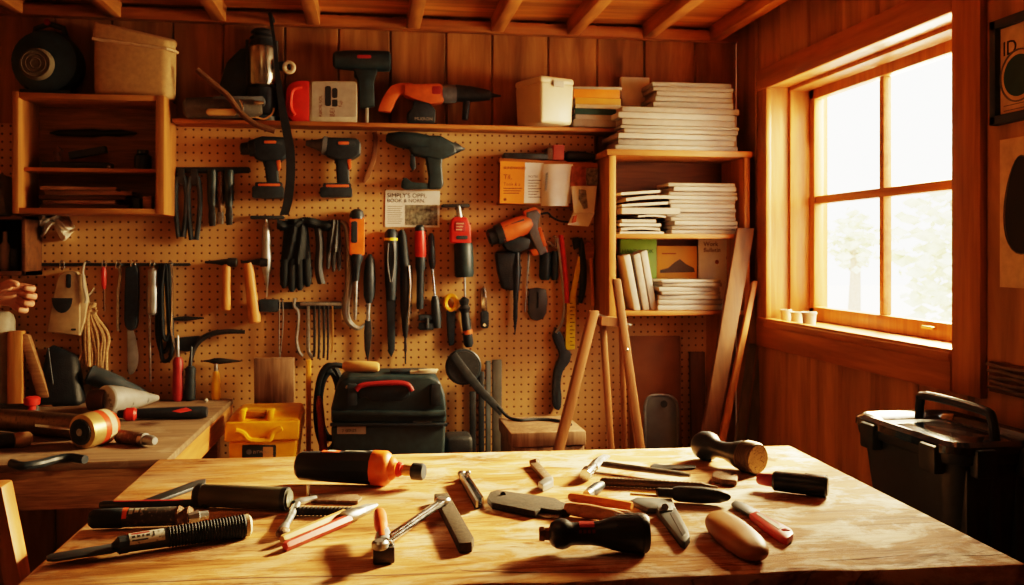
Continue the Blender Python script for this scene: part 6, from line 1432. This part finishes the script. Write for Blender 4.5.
# 2 torch with orange label
a, b = (92, 519), (205, 515); h = 10
r = tt('label_torch', (145, 518), 'stubby black cylinder tool with orange label and steel fitting at the table left', 'hand tool')
zrod(MB(), (90, 519), (124, 517.8), [(0, 6.75), (.1, 9), (.9, 9.72), (1, 9)], T0, h, 22).build('black_cap', blkm, r)
zrod(MB(), (122, 517.8), (178, 515.8), [(0, 9), (.95, 9), (1, 8.1)], T0, h, 22).build('body', P('scuffed black sleeve', (.05, .045, .04), .5, scale=60, wear=(.28, .24, .19), wamt=.56), r)
m = MB(); band(m, (122, 517.8), (178, 515.8), T0, h, 9.05, -.04, .12, -.3, 1.4); m.build('orange_label', labelo, r)
m = MB()
for t0, t1, q0, q1 in ((.15, .22, .2, .5), (.25, .32, .15, .8), (.15, .22, .6, .95), (.36, .4, .2, .8)): band(m, (122, 517.8), (178, 515.8), T0, h, 9.1, t0, t1, q0, q1)
m.build('white_print', labelw, r)
zrod(MB(), (176, 516), (192, 515.4), [(0, 8.1), (.2, 9.9), (.5, 7.2), (.8, 9), (1, 7.2)], T0, h, 14).build('knurled_fitting', rust, r)
zrod(MB(), (188, 518), (208, 514.5), [(0, 4.5), (.5, 6.3), (.55, 4.5), (1, 4.05)], T0, 10, 8).build('steel_nut', silvr, r)
# 3 long black and red stick
r = tt('black_red_stick', (160, 504), 'thin long black stick with red stripe lying behind the stubby cylinder', 'stick')
zrod(MB(), (100, 505), (216, 503), [(0, 3), (.03, 4), (.9, 4), (1, 2.5)], T0, 4).build('body', blk, r)
m = MB(); band(m, (100, 505), (216, 503), T0, 4, 4, .12, .72, -.5, .5); m.build('red_stripe', redd, r)
zrod(MB(), (201, 504), (219, 503), [(0, 2), (.2, 5), (.5, 3.5), (.8, 4.5), (1, 2)], T0, 4.4, 8).build('clip_end', dgry, r)
# 4 steel strip
o = flat(MB(), [(139, 501), (196, 480), (206, 478.5), (205, 483), (152, 502.5)], T0, .006, .001).build('steel_strip', dgry); tag(o, 'bright grooved steel strip lying slantwise at the back left of the table', 'strip')
# 5 olive cylinder
r = tt('olive_cylinder', (245, 496), 'plain olive grey metal cylinder lying left of the black and orange power tool', 'cylinder')
zrod(MB(), (198, 495), (290, 499), [(0, 9.24), (.03, 10.5), (.93, 10.9), (.97, 10.1), (1, 8.4)], T0, 11, 24).build('body', olive, r)
zrod(MB(), (194, 494.8), (203, 495.2), [(0, 5.04), (.2, 9.24), (.5, 11.3), (1, 11.1)], T0, 11, 12).build('ridged_ring', iron, r)
zrod(MB(), (283, 498.7), (288, 498.9), [(0, 11.1), (1, 11.1)], T0, 11, 24).build('worn_band', dgry, r)
# 6 small clamp spanner with rods
r = tt('small_tap_wrench', (288, 518), 'small steel tap wrench with T handle lying beside the olive cylinder', 'wrench')
zrod(MB(), (282, 532), (298, 503), [(0, 5.5), (.12, 5), (.25, 3.4), (.8, 4), (1, 3)], T0, 4.5, 12).build('shaft', steel, r)
zrod(MB(), (277, 534), (288, 531), [(0, 3), (.3, 5), (.7, 5), (1, 3.5)], T0, 5, 10).build('foot', rust, r)
zrod(MB(), (294, 503), (316, 497.5), [(0, 3), (.3, 4), (.6, 3), (1, 2.2)], T0, 6, 10).build('cross_handle', steel, r)
q = onZ(308, 498, T0); MB().cyl(q, q+Vector((0, 0, .024)), .003, 10).build('set_screw', chrome, r)
o = flat(MB(), [(310, 493.5), (357, 494), (362, 497), (358, 501), (311, 500)], T0, .006, .001).build('flat_file', rust); tag(o, 'flat dark rusty file, upper of two behind the carpenter pencils', 'file')
o = zrod(MB(), (294, 511), (353, 511.5), [(0, 3)]+[(t/30, 4.2+(.5 if t % 2 else -.3)) for t in range(1, 30)]+[(1, 3.5)], T0, 4.3, 12).build('threaded_rod', iron); tag(o, 'threaded dark rod, lower of two behind the carpenter pencils', 'rod')
# 7 carpenter pencils in ferrule
r = tt('pencil_bundle', (325, 530), 'two flat carpenter pencils, tan and red, joined by a steel ferrule', 'pencils')
zrod(MB(), (282, 539.5), (345, 513.5), [(0, 3.6), (.03, 4.4), (1, 4.4)], T0, 6, 6).build('tan_pencil', tan, r)
zrod(MB(), (285, 546.5), (349, 519), [(0, 4.2), (.03, 5), (1, 5)], T0, 5, 6).build('red_pencil', P('worn red paint', (.42, .05, .035), .45, scale=60, wear=(.5, .38, .25), wamt=.6), r)
zrod(MB(), (343, 518), (362, 511), [(0, 6.5), (.1, 7.4), (.6, 7), (1, 5.5)], T0, 6.5, 12, .85).build('ferrule', steel, r)
zrod(MB(), (354, 513.5), (377, 505), [(0, 5.5), (.5, 5), (.8, 3), (1, 1.5)], T0, 5, 8).build('grey_tip', silvr, r)
# 8 ratchet on a block
r = tt('socket_ratchet', (410, 525), 'bright steel ratchet arm with red knob resting on a dark block', 'ratchet')
m = MB(); A_, B_ = onZ(380, 545, T0+.031), onZ(443, 501, T0+.022); m.bar(A_, B_, .015, .009, bevel=.003); m.bar(A_.lerp(B_, .12), B_.lerp(A_, .12), .007, .0115, bevel=.002); m.build('arm', chrome, r)
m = MB(); m.cyl(B_-Vector((0, 0, .004)), B_+Vector((0, 0, .006)), .013, 18, rim=.003); m.build('far_ring', steel, r)
m = MB(); m.cyl(A_-Vector((0, 0, .006)), A_+Vector((0, 0, .007)), .012, 18, rim=.003); m.build('pivot', steel, r)
q = onZ(381, 541, T0+.024); m = MB(); m.lathe(onZ(383, 540, T0+.03), onZ(379.5, 512, T0+.034), [(0, .008), (.4, .009), (.45, .0105), (.85, .0105), (.96, .009), (1, .005)], 16); m.build('red_knob', P('brick red plastic', (.62, .11, .035), .4), r)
m = MB(); m.lathe(onZ(384, 546, T0+.024), onZ(382.5, 530, T0+.028), [(0, .013), (.5, .013), (1, .009)], 14); m.build('steel_collar', silvr, r)
a_, b_ = onZ(373, 565, T0), onZ(395, 564, T0); dd = (b_-a_); w_ = dd.length
m = MB(); m.box2((a_.x, a_.y, T0), (b_.x, a_.y+.034, T0+.024), .003); o = m.build('socket_block', P('dark steel block', (.05, .045, .04), .4, .5), r)
# 9 grey whetstone bar
o = flat(MB(), [(434, 493.5), (448, 492.5), (474, 537), (472, 542), (459, 543)], T0, .016, .002).build('whetstone_bar', P('grey brown stone', (.055, .038, .024), .8, spec=.15, scale=120, var=.3, bump=.5)); tag(o, 'square grey-brown whetstone bar lying beside the ratchet arm', 'whetstone')
# 10 steel clip
r = tt('steel_clip', (473, 490), 'narrow bent steel clip lying right of the whetstone bar', 'clip')
m = MB(); flat(m, [(459, 476), (465, 473.5), (482, 501), (480, 505), (475, 506)], T0, .006, .001); m.build('channel_base', dgry, r)
m = MB(); m.bar(onZ(461, 476, T0+.012), onZ(477, 504, T0+.012), .004, .012); m.build('side_wall', steel, r)
m = MB(); m.bar(onZ(466, 475, T0+.012), onZ(483, 501, T0+.012), .004, .012); m.build('side_wall', chrome, r)
m = MB(); m.ball(onZ(461.5, 473.5, T0+.012), .007, (1.2, .8, .9), 10, 6); m.ball(onZ(468, 473, T0+.012), .006, (1, .8, .9), 10, 6); m.build('hinge', steel, r)
# 11 small rusty hinge
r = tt('rusty_clasp', (541, 474), 'small rusty clasp lying alone at the back middle of the table', 'clasp')
m = MB(); flat(m, [(530, 463), (537, 460), (552, 476), (546, 480)], T0, .010, .002); m.build('strap', rust, r)
m = MB(); flat(m, [(538, 481.5), (545, 477), (553, 476), (553.5, 480), (543, 485)], T0, .014, .003); m.build('bright_end', silvr, r)
m = MB(); m.cyl(onZ(531, 462.5, T0+.006), onZ(538, 461, T0+.012), .006, 10); m.build('pin', rust, r)
# 12 orange and black power tool
r = tt('oscillating_tool', (355, 475), 'chunky black and orange power tool lying at the back left of the table', 'power tool')
h = 16
A, B = (297, 465.5), (384, 468)
zrod(MB(), A, B, [(0, 9), (.02, 11.5), (.05, 13), (.5, 14.5), (.9, 15.5), (1, 15.5)], T0, h, 10, 1.0).build('black_body', blks, r)
zrod(MB(), (373, 467.7), (391, 468.5), [(0, 15.8), (.1, 16.4), (.7, 16.4), (.9, 14), (1, 11.5)], T0, h, 12).build('orange_front', org, r)
zrod(MB(), (390, 468.5), (397, 469), [(0, 11.5), (.5, 10.5), (.8, 8), (1, 7)], T0, h, 14).build('orange_shoulder', org, r)
zrod(MB(), (396, 469), (402, 469.7), [(0, 7.5), (.6, 7), (1, 5.5)], T0, h*.95, 14).build('red_nose', red, r)
zrod(MB(), (401, 469.7), (414, 471), [(0, 4.6), (.3, 5.5), (.6, 5), (1, 5)], T0, h*.9, 14).build('brass_spindle', brass, r)
zrod(MB(), (412, 471), (424, 472), [(0, 6.4), (.1, 8), (.85, 8), (1, 6.8)], T0, h*.86, 18).build('black_cap', blk, r)
m = MB(); band(m, A, B, T0, h, 14.2, .30, .50, -.75, .25, 6, 1.03); m.build('red_badge', labelo, r)
m = MB(); band(m, A, B, T0, h, 14.2, .36, .45, -.65, .15, 6, 1.045); m.build('white_badge', labelw, r)
m = MB(); band(m, A, B, T0, h, 14.7, .56, .80, -.5, .15, 6, 1.03); m.build('grey_print', P('dim print', (.13, .13, .115), .5, scale=120, var=.6), r)
m = MB(); band(m, A, B, T0, h, 14.8, .84, .92, -.6, .1, 6, 1.06); m.build('switch', gry, r)
# 13 rasp with wooden handle
r = tt('rasp', (545, 502), 'grey rasp with brown wooden handle lying in the middle of the table', 'rasp')
flat(MB(), [(487, 497), (490, 491.5), (497, 489.5), (555, 497.5), (561, 501), (570, 504), (570, 510), (556, 510), (541, 508), (535, 511), (492, 502.5)], T0, .012, .002).build('blade', P('grey rasp steel', (.05, .037, .026), .7, .1, spec=.2, scale=130, var=.4, bump=.8), r)
MB().cyl(onZ(503, 494.6, T0+.0115), onZ(503, 494.6, T0+.0126), .005, 12).build('hanging_hole', blkm, r)
zrod(MB(), (566, 508), (624, 517), [(0, 5), (.08, 6.3), (.4, 7.2), (.8, 6), (1, 3.5)], T0, 7, 16).build('handle', W_['brownH'], r)
o = flat(MB(), [(503, 505.5), (512, 506), (545, 512), (562, 514.5), (559, 516.5), (545, 516), (512, 509)], T0, .004, .001).build('thin_blade', steel); tag(o, 'thin bright blade lying along the front edge of the rasp', 'blade')  # plain thin loose blade, kind of tool unknown
# 14 orange handled rod
o = zrod(MB(), (569, 496.5), (632, 506), [(0, 3), (.04, 4.6), (.6, 5), (.9, 4.6), (1, 4)], T0, 5, 6).build('orange_pencil', P('orange brown lacquer', (.52, .17, .04), .4, scale=40)); tag(o, 'thick orange-brown pencil lying behind the rasp handle', 'pencil')
# 15 claw hammer
r = tt('claw_hammer', (640, 470), 'slim all-steel hammer lying at the back of the table', 'hammer')
zrod(MB(), (599, 463.5), (690, 475.5), [(0, 4), (.1, 4.6), (.9, 4), (1, 2.2)], T0, 6, 10, .7).build('handle', P('grey steel handle', (.10, .088, .074), .4, .6, scale=50), r)
zrod(MB(), (585, 475), (596, 464), [(0, 5.5), (.25, 6.5), (.4, 4.5), (1, 5)], T0, 6.5, 14).build('striking_head', chrome, r)
m = MB(); pp = [onZ(x, y, T0+z_) for x, y, z_ in ((594, 467, .014), (599, 461, .018), (604, 457.5, .016), (609, 456.5, .008))]; m.tube(pp, .006, 8, rs=[.0095, .0095, .007, .003]); m.build('claw', steel, r)
# 16 long round file
o = zrod(MB(), (600, 481.5), (718, 487.5), [(0, 2.5), (.02, 4)]+[(t/60, 4.2+(.4 if t % 2 else -.2)) for t in range(2, 52)]+[(.9, 3), (1, 1)], T0, 4, 12).build('round_rasp', P('brown toothed steel', (.10, .068, .042), .55, .4, scale=80, var=.3)); tag(o, 'long brown round file lying in front of the steel hammer', 'file')
# 17 oval cap
r = tt('oval_cap', (595, 491), 'small shiny black oval cap lying beside the round file end', 'cap')
zrod(MB(), (588, 493.5), (603, 484), [(0, 3.5), (.15, 5.2), (.6, 5.6), (.9, 4), (1, 2)], T0, 5.4, 16).build('body', blks, r)
zrod(MB(), (586.5, 494.5), (590, 492.5), [(0, 4), (1, 5)], T0, 5.2, 16).build('steel_rim', steel, r)
# 18 flat key
o = flat(MB(), smooth_pts([(650, 465.5), (655, 463), (664, 464.5), (690, 464.5), (696, 466), (690, 468), (664, 468.5), (655, 469), (650, 465.5)], 3)[:-1], T0, .004, .001).build('flat_spanner', dgry); tag(o, 'small flat dark spanner lying behind the round file, near the black mallet', 'spanner')
# 19 black turned stamp
r = tt('turned_stamp', (730, 460), 'black turned stamp with round brass-coloured face lying at the back right of the table', 'stamp')
kq = mpp(onZ(730, 465, T0))
A_, B2 = onZ(697, 443.5, T0+14*kq), onZ(757, 459, T0+14.5*kq)
prof = [(0, 8), (.03, 11), (.09, 14), (.17, 15), (.24, 14), (.30, 10.5), (.36, 8.6), (.48, 8.4), (.58, 10), (.68, 12.5), (.74, 14), (.97, 14.6), (1, 14)]
m = MB(); m.lathe(A_, B2, [(t, q*kq) for t, q in prof], 26); m.build('turned_body', blks, r)
ax = (B2-A_).normalized()
m = MB(); m.lathe(A_.lerp(B2, .80), B2+ax*.001, [(0, 14.8*kq), (.1, 15.2*kq)]+[(.1+.8*i/12, (15.5 if i % 2 else 14.8)*kq) for i in range(12)]+[(1, 14.2*kq)], 40); m.build('knurled_ring', P('dark brass ring', (.14, .10, .06), .45, .5), r)
m = MB(); m.cyl(B2, B2+ax*.003, 13*kq, 28); m.build('face', P('aged brass face', (.40, .30, .17), .45, .5, scale=90, wear=(.12, .08, .05), wamt=.52, bump=.5), r)
o = flat(MB(), [(712, 473), (716, 470), (735, 471), (738, 474), (737, 480), (722, 479), (712, 476)], T0, .012, .003).build('bark_brown_block', rust); tag(o, 'small dark brown lump lying beneath the black turned stamp', 'block')
# 20 black marker with red tip
r = tt('capped_marker', (795, 480.5), 'thick black marker with red tip lying at the right end of the table', 'marker')
zrod(MB(), (773, 480.5), (828, 486.5), [(0, 8), (.04, 9.6), (.6, 9.8), (.62, 10.2), (.96, 10.2), (1, 8.6)], T0, 10, 22).build('body', blks, r)
zrod(MB(), (757, 478.5), (775, 480.7), [(0, 4), (.15, 5.6), (.9, 6.6), (1, 6.6)], T0, 9.5, 18).build('red_tip', redd, r)
m = MB(); band(m, (773, 480.5), (828, 486.5), T0, 10, 10.2, .58, .98, -.7, -.45, 4, 1.04); m.build('pocket_clip', blk, r)
# 21 soldering pen
r = tt('soldering_pen', (690, 494), 'black pointed pen tool with thin brass tip lying in front of the round file', 'pen')
zrod(MB(), (673, 493.5), (731, 497), [(0, 6), (.1, 7.6), (.5, 8), (.8, 6.6), (.95, 4), (1, 1.2)], T0, 8, 18).build('body', blk, r)
zrod(MB(), (656, 492.5), (675, 493.7), [(0, 3), (.1, 4.8), (.9, 5), (1, 5)], T0, 7, 14).build('collar', iron, r)
for dy in (-1.6, 1.8): m = MB(); zrod(m, (630, 492.5+dy), (658, 494.5+dy), [(0, 1.3), (1, 1.3)], T0, 6, 8); m.build('tip_rod', brass, r)
# 22 grey scraper
r = tt('paint_scraper', (660, 512), 'flat grey metal scraper with angled handle lying in front of the pen', 'scraper')
m = MB(); flat(m, [(630, 500), (636, 497), (672, 498.5), (676, 508), (664, 510.5), (658, 508), (647, 508)], T0, .010, .002); m.build('head_plate', P('grey cast metal', (.08, .09, .095), .5, .3, scale=50), r)
m = MB(); flat(m, [(656, 508), (664, 508.5), (676, 507), (688, 528), (690, 536), (685, 542), (680, 539)], T0, .013, .003); m.build('handle', P('slate metal', (.042, .05, .055), .5, .2, scale=50), r)
m = MB(); flat(m, [(657, 505), (672, 504), (673, 509.5), (659, 511)], T0, .006, .002, .010); m.build('clamp_plate', gry, r)
m = MB(); m.cyl(onZ(665, 507, T0+.016), onZ(665, 507, T0+.020), .006, 12); m.build('rivet', steel, r)
m = MB(); flat(m, [(670, 513), (674, 512), (686, 533), (683, 536)], T0, .001, 0, .0128); m.build('groove', dgry, r)
# 23 wooden shaped block
r = tt('sanding_block', (735, 530), 'smooth honey-coloured pillow-shaped wooden block at the front right of the table', 'block')
kq = mpp(onZ(735, 530, T0)); hh_ = .034
top = [(702, 510), (707, 505), (716, 502.5), (724, 504.5), (748, 517), (764, 531), (769, 537), (766, 541), (755, 541), (742, 541), (724, 529), (706, 517)]
P0 = [onZ(x, y, T0+hh_) for x, y in top]; cP = sum(P0, Vector())/len(P0)
rings = []
for zf, sc in ((0.0, .72), (.12, .88), (.42, 1.02), (.72, .97), (.92, .72), (1.0, .36)):
    rings.append([Vector((cP.x+(p.x-cP.x)*sc, cP.y+(p.y-cP.y)*sc-.010*(1-zf), T0+hh_*zf)) for p in P0])
n = len(P0); m = MB(); m._add([v for R3 in rings for v in R3], [(j*n+i, j*n+(i+1) % n, (j+1)*n+(i+1) % n, (j+1)*n+i) for j in range(5) for i in range(n)]+[tuple(range(n-1, -1, -1)), tuple(5*n+i for i in range(n))])
m.build('wood_body', wood('honey wood', (.36, .165, .05), (.48, .24, .08), 'X', 3, .4, dark=.15, bump=.05), r, ang=1.5, sub=2)
# 24 red utility knife
r = tt('utility_knife', (765, 520), 'red-handled utility knife with grey blade lying at the right of the wooden block', 'knife')
m = MB(); flat(m, [(731, 503), (735, 500), (744, 502.5), (760, 511), (757, 516), (750, 515), (738, 508)], T0, .005, .001, .003); m.build('blade_carrier', dgry, r)
m = MB(); flat(m, [(749, 513), (757, 510), (784, 524), (792, 529), (793.5, 533), (787, 538.5), (781, 536.5), (764, 525)], T0, .012, .003); m.build('handle', P('glossy red plastic', (.46, .03, .025), .3), r)
m = MB(); flat(m, [(756, 513.5), (759, 512.5), (782, 527), (779, 529)], T0, .001, 0, .0118); m.build('slide_slot', P('pale silver paint', (.5, .45, .4), .4), r)
m = MB(); m.ball(onZ(786, 530, T0+.012), .006, (1.3, 1, .5), 10, 6); m.build('end_knob', red, r)
# 25 big black screwdriver handle
r = tt('bit_driver', (595, 534), 'fat black pear-shaped bit driver with red badge lying at the front middle of the table', 'bit driver')
h = 17.8
a, b = (549, 533), (648, 532)
zrod(MB(), (549, 534), (648, 533), [(0, 6.16), (.02, 10.1), (.07, 13.2), (.13, 14.3), (.18, 13.2), (.22, 11), (.26, 10.4), (.42, 10.6), (.52, 11.9), (.65, 15.4), (.78, 17.9), (.9, 18.5), (.97, 18), (1, 15.8)], T0, h, 28).build('handle', blks, r)
zrod(MB(), (539, 534), (551, 534), [(0, 6.4), (.2, 7), (.45, 7), (.5, 6), (1, 6.4)], T0, h, 8).build('brass_bit_holder', P('dark brass', (.22, .14, .07), .4, .7, scale=60), r)
m = MB(); band(m, (549, 534), (648, 533), T0, h, 10.65, .30, .45, -.1, .75, 6, 1.06); m.build('red_badge', P('deep red sticker', (.42, .025, .02), .45), r)
m = MB()
for i in range(4): band(m, (549, 534), (648, 533), T0, h, 10.8, .29+i*.045, .32+i*.045, .95, 1.25, 3, 1.03)
m.build('red_lettering', P('dim red lettering', (.22, .03, .03), .5), r)
for i in range(6):
    th = -.5+i*.28; m = MB(); band(m, (549, 534), (648, 533), T0, h, 16.7, .66, .86, th, th+.09, 2, 1.11); m.build('grip_groove', blkm, r)
m = MB(); zrod(m, (638, 533.2), (640, 533.1), [(0, 18.7), (1, 18.7)], T0, h, 28); m.build('rim_ring', blkm, r)
# ================================================================== person reaching in from the left edge
def skinmesh(name, verts, edges, radii, m, parent, sub=2):
    me = bpy.data.meshes.new(name); c = Vector(PO)
    me.from_pydata([vec(v)-c for v in verts], edges, []); o = bpy.data.objects.new(name, me); C.objects.link(o)
    md = o.modifiers.new('skin', 'SKIN'); md.use_smooth_shade = True
    for i, r_ in enumerate(radii): me.skin_vertices[0].data[i].radius = (r_, r_) if not isinstance(r_, tuple) else r_
    me.skin_vertices[0].data[0].use_root = True
    s = o.modifiers.new('sub', 'SUBSURF'); s.levels = sub; s.render_levels = sub
    bpy.context.view_layer.update()
    dg = bpy.context.evaluated_depsgraph_get(); ev = o.evaluated_get(dg); me2 = bpy.data.meshes.new_from_object(ev)
    bpy.data.objects.remove(o); me2.materials.clear(); me2.materials.append(m)
    for p in me2.polygons: p.use_smooth = True
    o = bpy.data.objects.new(name, me2); C.objects.link(o); o.parent = parent; WL[o.name] = c
    return o
PO = (-1.62, 2.18, 0)
per = thing('person', PO, 'person in dark shirt reaching a hand in over the side bench at the left edge', 'person')
sx, sy = PO[0], PO[1]
# wrist and hand placed where the photo shows the hand
wr = onY(-16, 296, 2.93); kn = onY(8, 291, 2.99)
V = [(sx, sy, .95), (sx, sy+.01, 1.15), (sx+.01, sy+.03, 1.36), (sx+.01, sy+.03, 1.47), (sx+.015, sy+.06, 1.60),   # 0 pelvis 1 waist 2 chest 3 neck 4 head
     (sx+.18, sy+.06, 1.41), (sx+.20, sy+.34, 1.27), tuple(wr), (wr.x+.05, wr.y+.012, wr.z+.004),                  # 5 shoulder 6 elbow 7 wrist 8 palm
     (sx-.17, sy+.02, 1.40), (sx-.24, sy+.05, 1.13), (sx-.20, sy+.22, .98), (sx-.18, sy+.29, .95),                 # 9 10 11 12 left arm
     (sx+.09, sy, .90), (sx+.10, sy+.03, .50), (sx+.10, sy-.02, .09), (sx+.11, sy+.12, .035),                      # 13..16
     (sx-.09, sy, .90), (sx-.11, sy+.01, .50), (sx-.11, sy-.03, .09), (sx-.12, sy+.11, .035)]                      # 17..20
E = [(0, 1), (1, 2), (2, 3), (3, 4), (2, 5), (5, 6), (6, 7), (7, 8), (2, 9), (9, 10), (10, 11), (11, 12), (0, 13), (13, 14), (14, 15), (15, 16), (0, 17), (17, 18), (18, 19), (19, 20)]
R0 = [.13, .125, .14, .055, .085, .06, .045, .028, .036, .06, .045, .03, .035, .085, .06, .04, .035, .085, .06, .04, .035]
# fingers grow from the palm in the same skin
base = Vector(V[8]); fw = Vector((.97, .12, -.20)).normalized(); sd = Vector((.16, 0, .98)).normalized(); cu = Vector((0, -1, 0))
for i, (off, L) in enumerate(((.034, .95), (.012, 1.05), (-.011, 1.0), (-.033, .82))):
    k = len(V); p0 = base+sd*off+fw*.012
    V += [tuple(p0+fw*.036*L), tuple(p0+fw*.072*L+cu*.010), tuple(p0+fw*.080*L+cu*.038), tuple(p0+fw*.058*L+cu*.050)]
    E += [(8, k), (k, k+1), (k+1, k+2), (k+2, k+3)]; R0 += [.0125, .0112, .0100, .0085]
k = len(V); p0 = base+sd*.030+cu*.012
V += [tuple(p0+fw*.018+sd*.012+cu*.016), tuple(p0+fw*.052+sd*.010+cu*.026)]; E += [(8, k), (k, k+1)]; R0 += [.0125, .0098]
skinmesh('body', V, E, R0, skin, per)
# face details
hc = Vector((sx+.02, sy+.07, 1.62))
m = MB(); m.ball(hc, .1, (.78, .95, 1.18), 24, 16); m.build('head_shape', skin, per)
m = MB(); m.ball(hc+Vector((0, .10, -.01)), .016, (.8, 1.2, 1.3), 12, 8); m.build('nose', skin, per)
for s in (-1, 1):
    m = MB(); m.ball(hc+Vector((s*.032, .082, .012)), .012, (1.2, .6, .7), 12, 8); m.build('eye', white, per)
    m = MB(); m.ball(hc+Vector((s*.077, .0, -.005)), .024, (.4, .8, 1.2), 12, 8); m.build('ear', skin, per)
m = MB(); m.ball(hc+Vector((0, .084, -.052)), .02, (1.2, .5, .3), 12, 6); m.build('mouth', P('lip colour', (.42, .15, .12), .5), per)
m = MB(); m.ball(hc+Vector((0, -.02, .03)), .105, (.82, .95, 1.05), 24, 14); m.build('hair', hair, per)
# clothes
IT = [0, 1, 2, 5, 9]; 
sv = [(sx, sy, .90), (sx, sy+.01, 1.15), (sx+.01, sy+.03, 1.34), (sx+.18, sy+.06, 1.40), (sx+.20, sy+.34, 1.27), tuple(Vector(V[6]).lerp(wr, .72)), (sx-.17, sy+.02, 1.39), (sx-.24, sy+.05, 1.13), (sx-.205, sy+.2, 1.0), (sx+.01, sy+.03, 1.43)]
skinmesh('shirt', sv, [(0, 1), (1, 2), (2, 3), (3, 4), (4, 5), (2, 6), (6, 7), (7, 8), (2, 9)], [.155, .145, .16, .08, .062, .046, .08, .062, .046, .075], shirt, per)
skinmesh('trousers', [(sx, sy, .93), (sx+.09, sy, .86), (sx+.10, sy+.03, .50), (sx+.10, sy-.02, .08), (sx-.09, sy, .86), (sx-.11, sy+.01, .50), (sx-.11, sy-.03, .08)], [(0, 1), (1, 2), (2, 3), (0, 4), (4, 5), (5, 6)], [.15, .105, .08, .065, .105, .08, .065], jeans, per)
for s, fx in ((1, sx+.105), (-1, sx-.115)):
    m = MB(); m.ball((fx, sy+.05, .045), .05, (.95, 2.5, .88), 18, 10); m.build('shoe', leath, per)
# ------------------------------------------------------------------ every hung tool gets its peg into the board
bpy.context.view_layer.update()
for o in [o for o in S.objects if o.parent is None and o.type in ('EMPTY', 'MESH') and o.get('label')]:
    w0 = WL.get(o.name)
    if w0 is None or w0.y < PB-.2 or w0.z < .9: continue
    ms = ([o] if o.type == 'MESH' else [])+[c for c in o.children if c.type == 'MESH']
    best = None
    for q in ms:
        M = Matrix.Translation(WL[q.name])
        for v in q.data.vertices:
            p = M @ v.co
            if p.y > 3.4 and (best is None or p.y > best.y): best = p
    if best is not None and -.0006 < PB-best.y < .06 and o.get('category') not in ('book', 'magazine', 'booklet', 'catalogue', 'paper bundle', 'carton', 'case', 'torch', 'tin', 'jar', 'board', 'bar', 'block', 'bottle', 'can', 'sack') and o.name.split('.')[0] in HUNG | {'wood_chisel', 'steel_rod_tool', 'leather_strip', 'small_file', 'plumb_bob', 'thin_steel_rod', 'white_hook', 'small_awl', 'short_awl', 'thin_steel_wire', 'folded_cloth', 'peg_bar', 'magnetic_tool_bar', 'crumpled_rag'}:
        MB().cyl((best.x, best.y-.004, best.z), (best.x, PB+.004, best.z), .0028, 8).build('peg', iron, o)
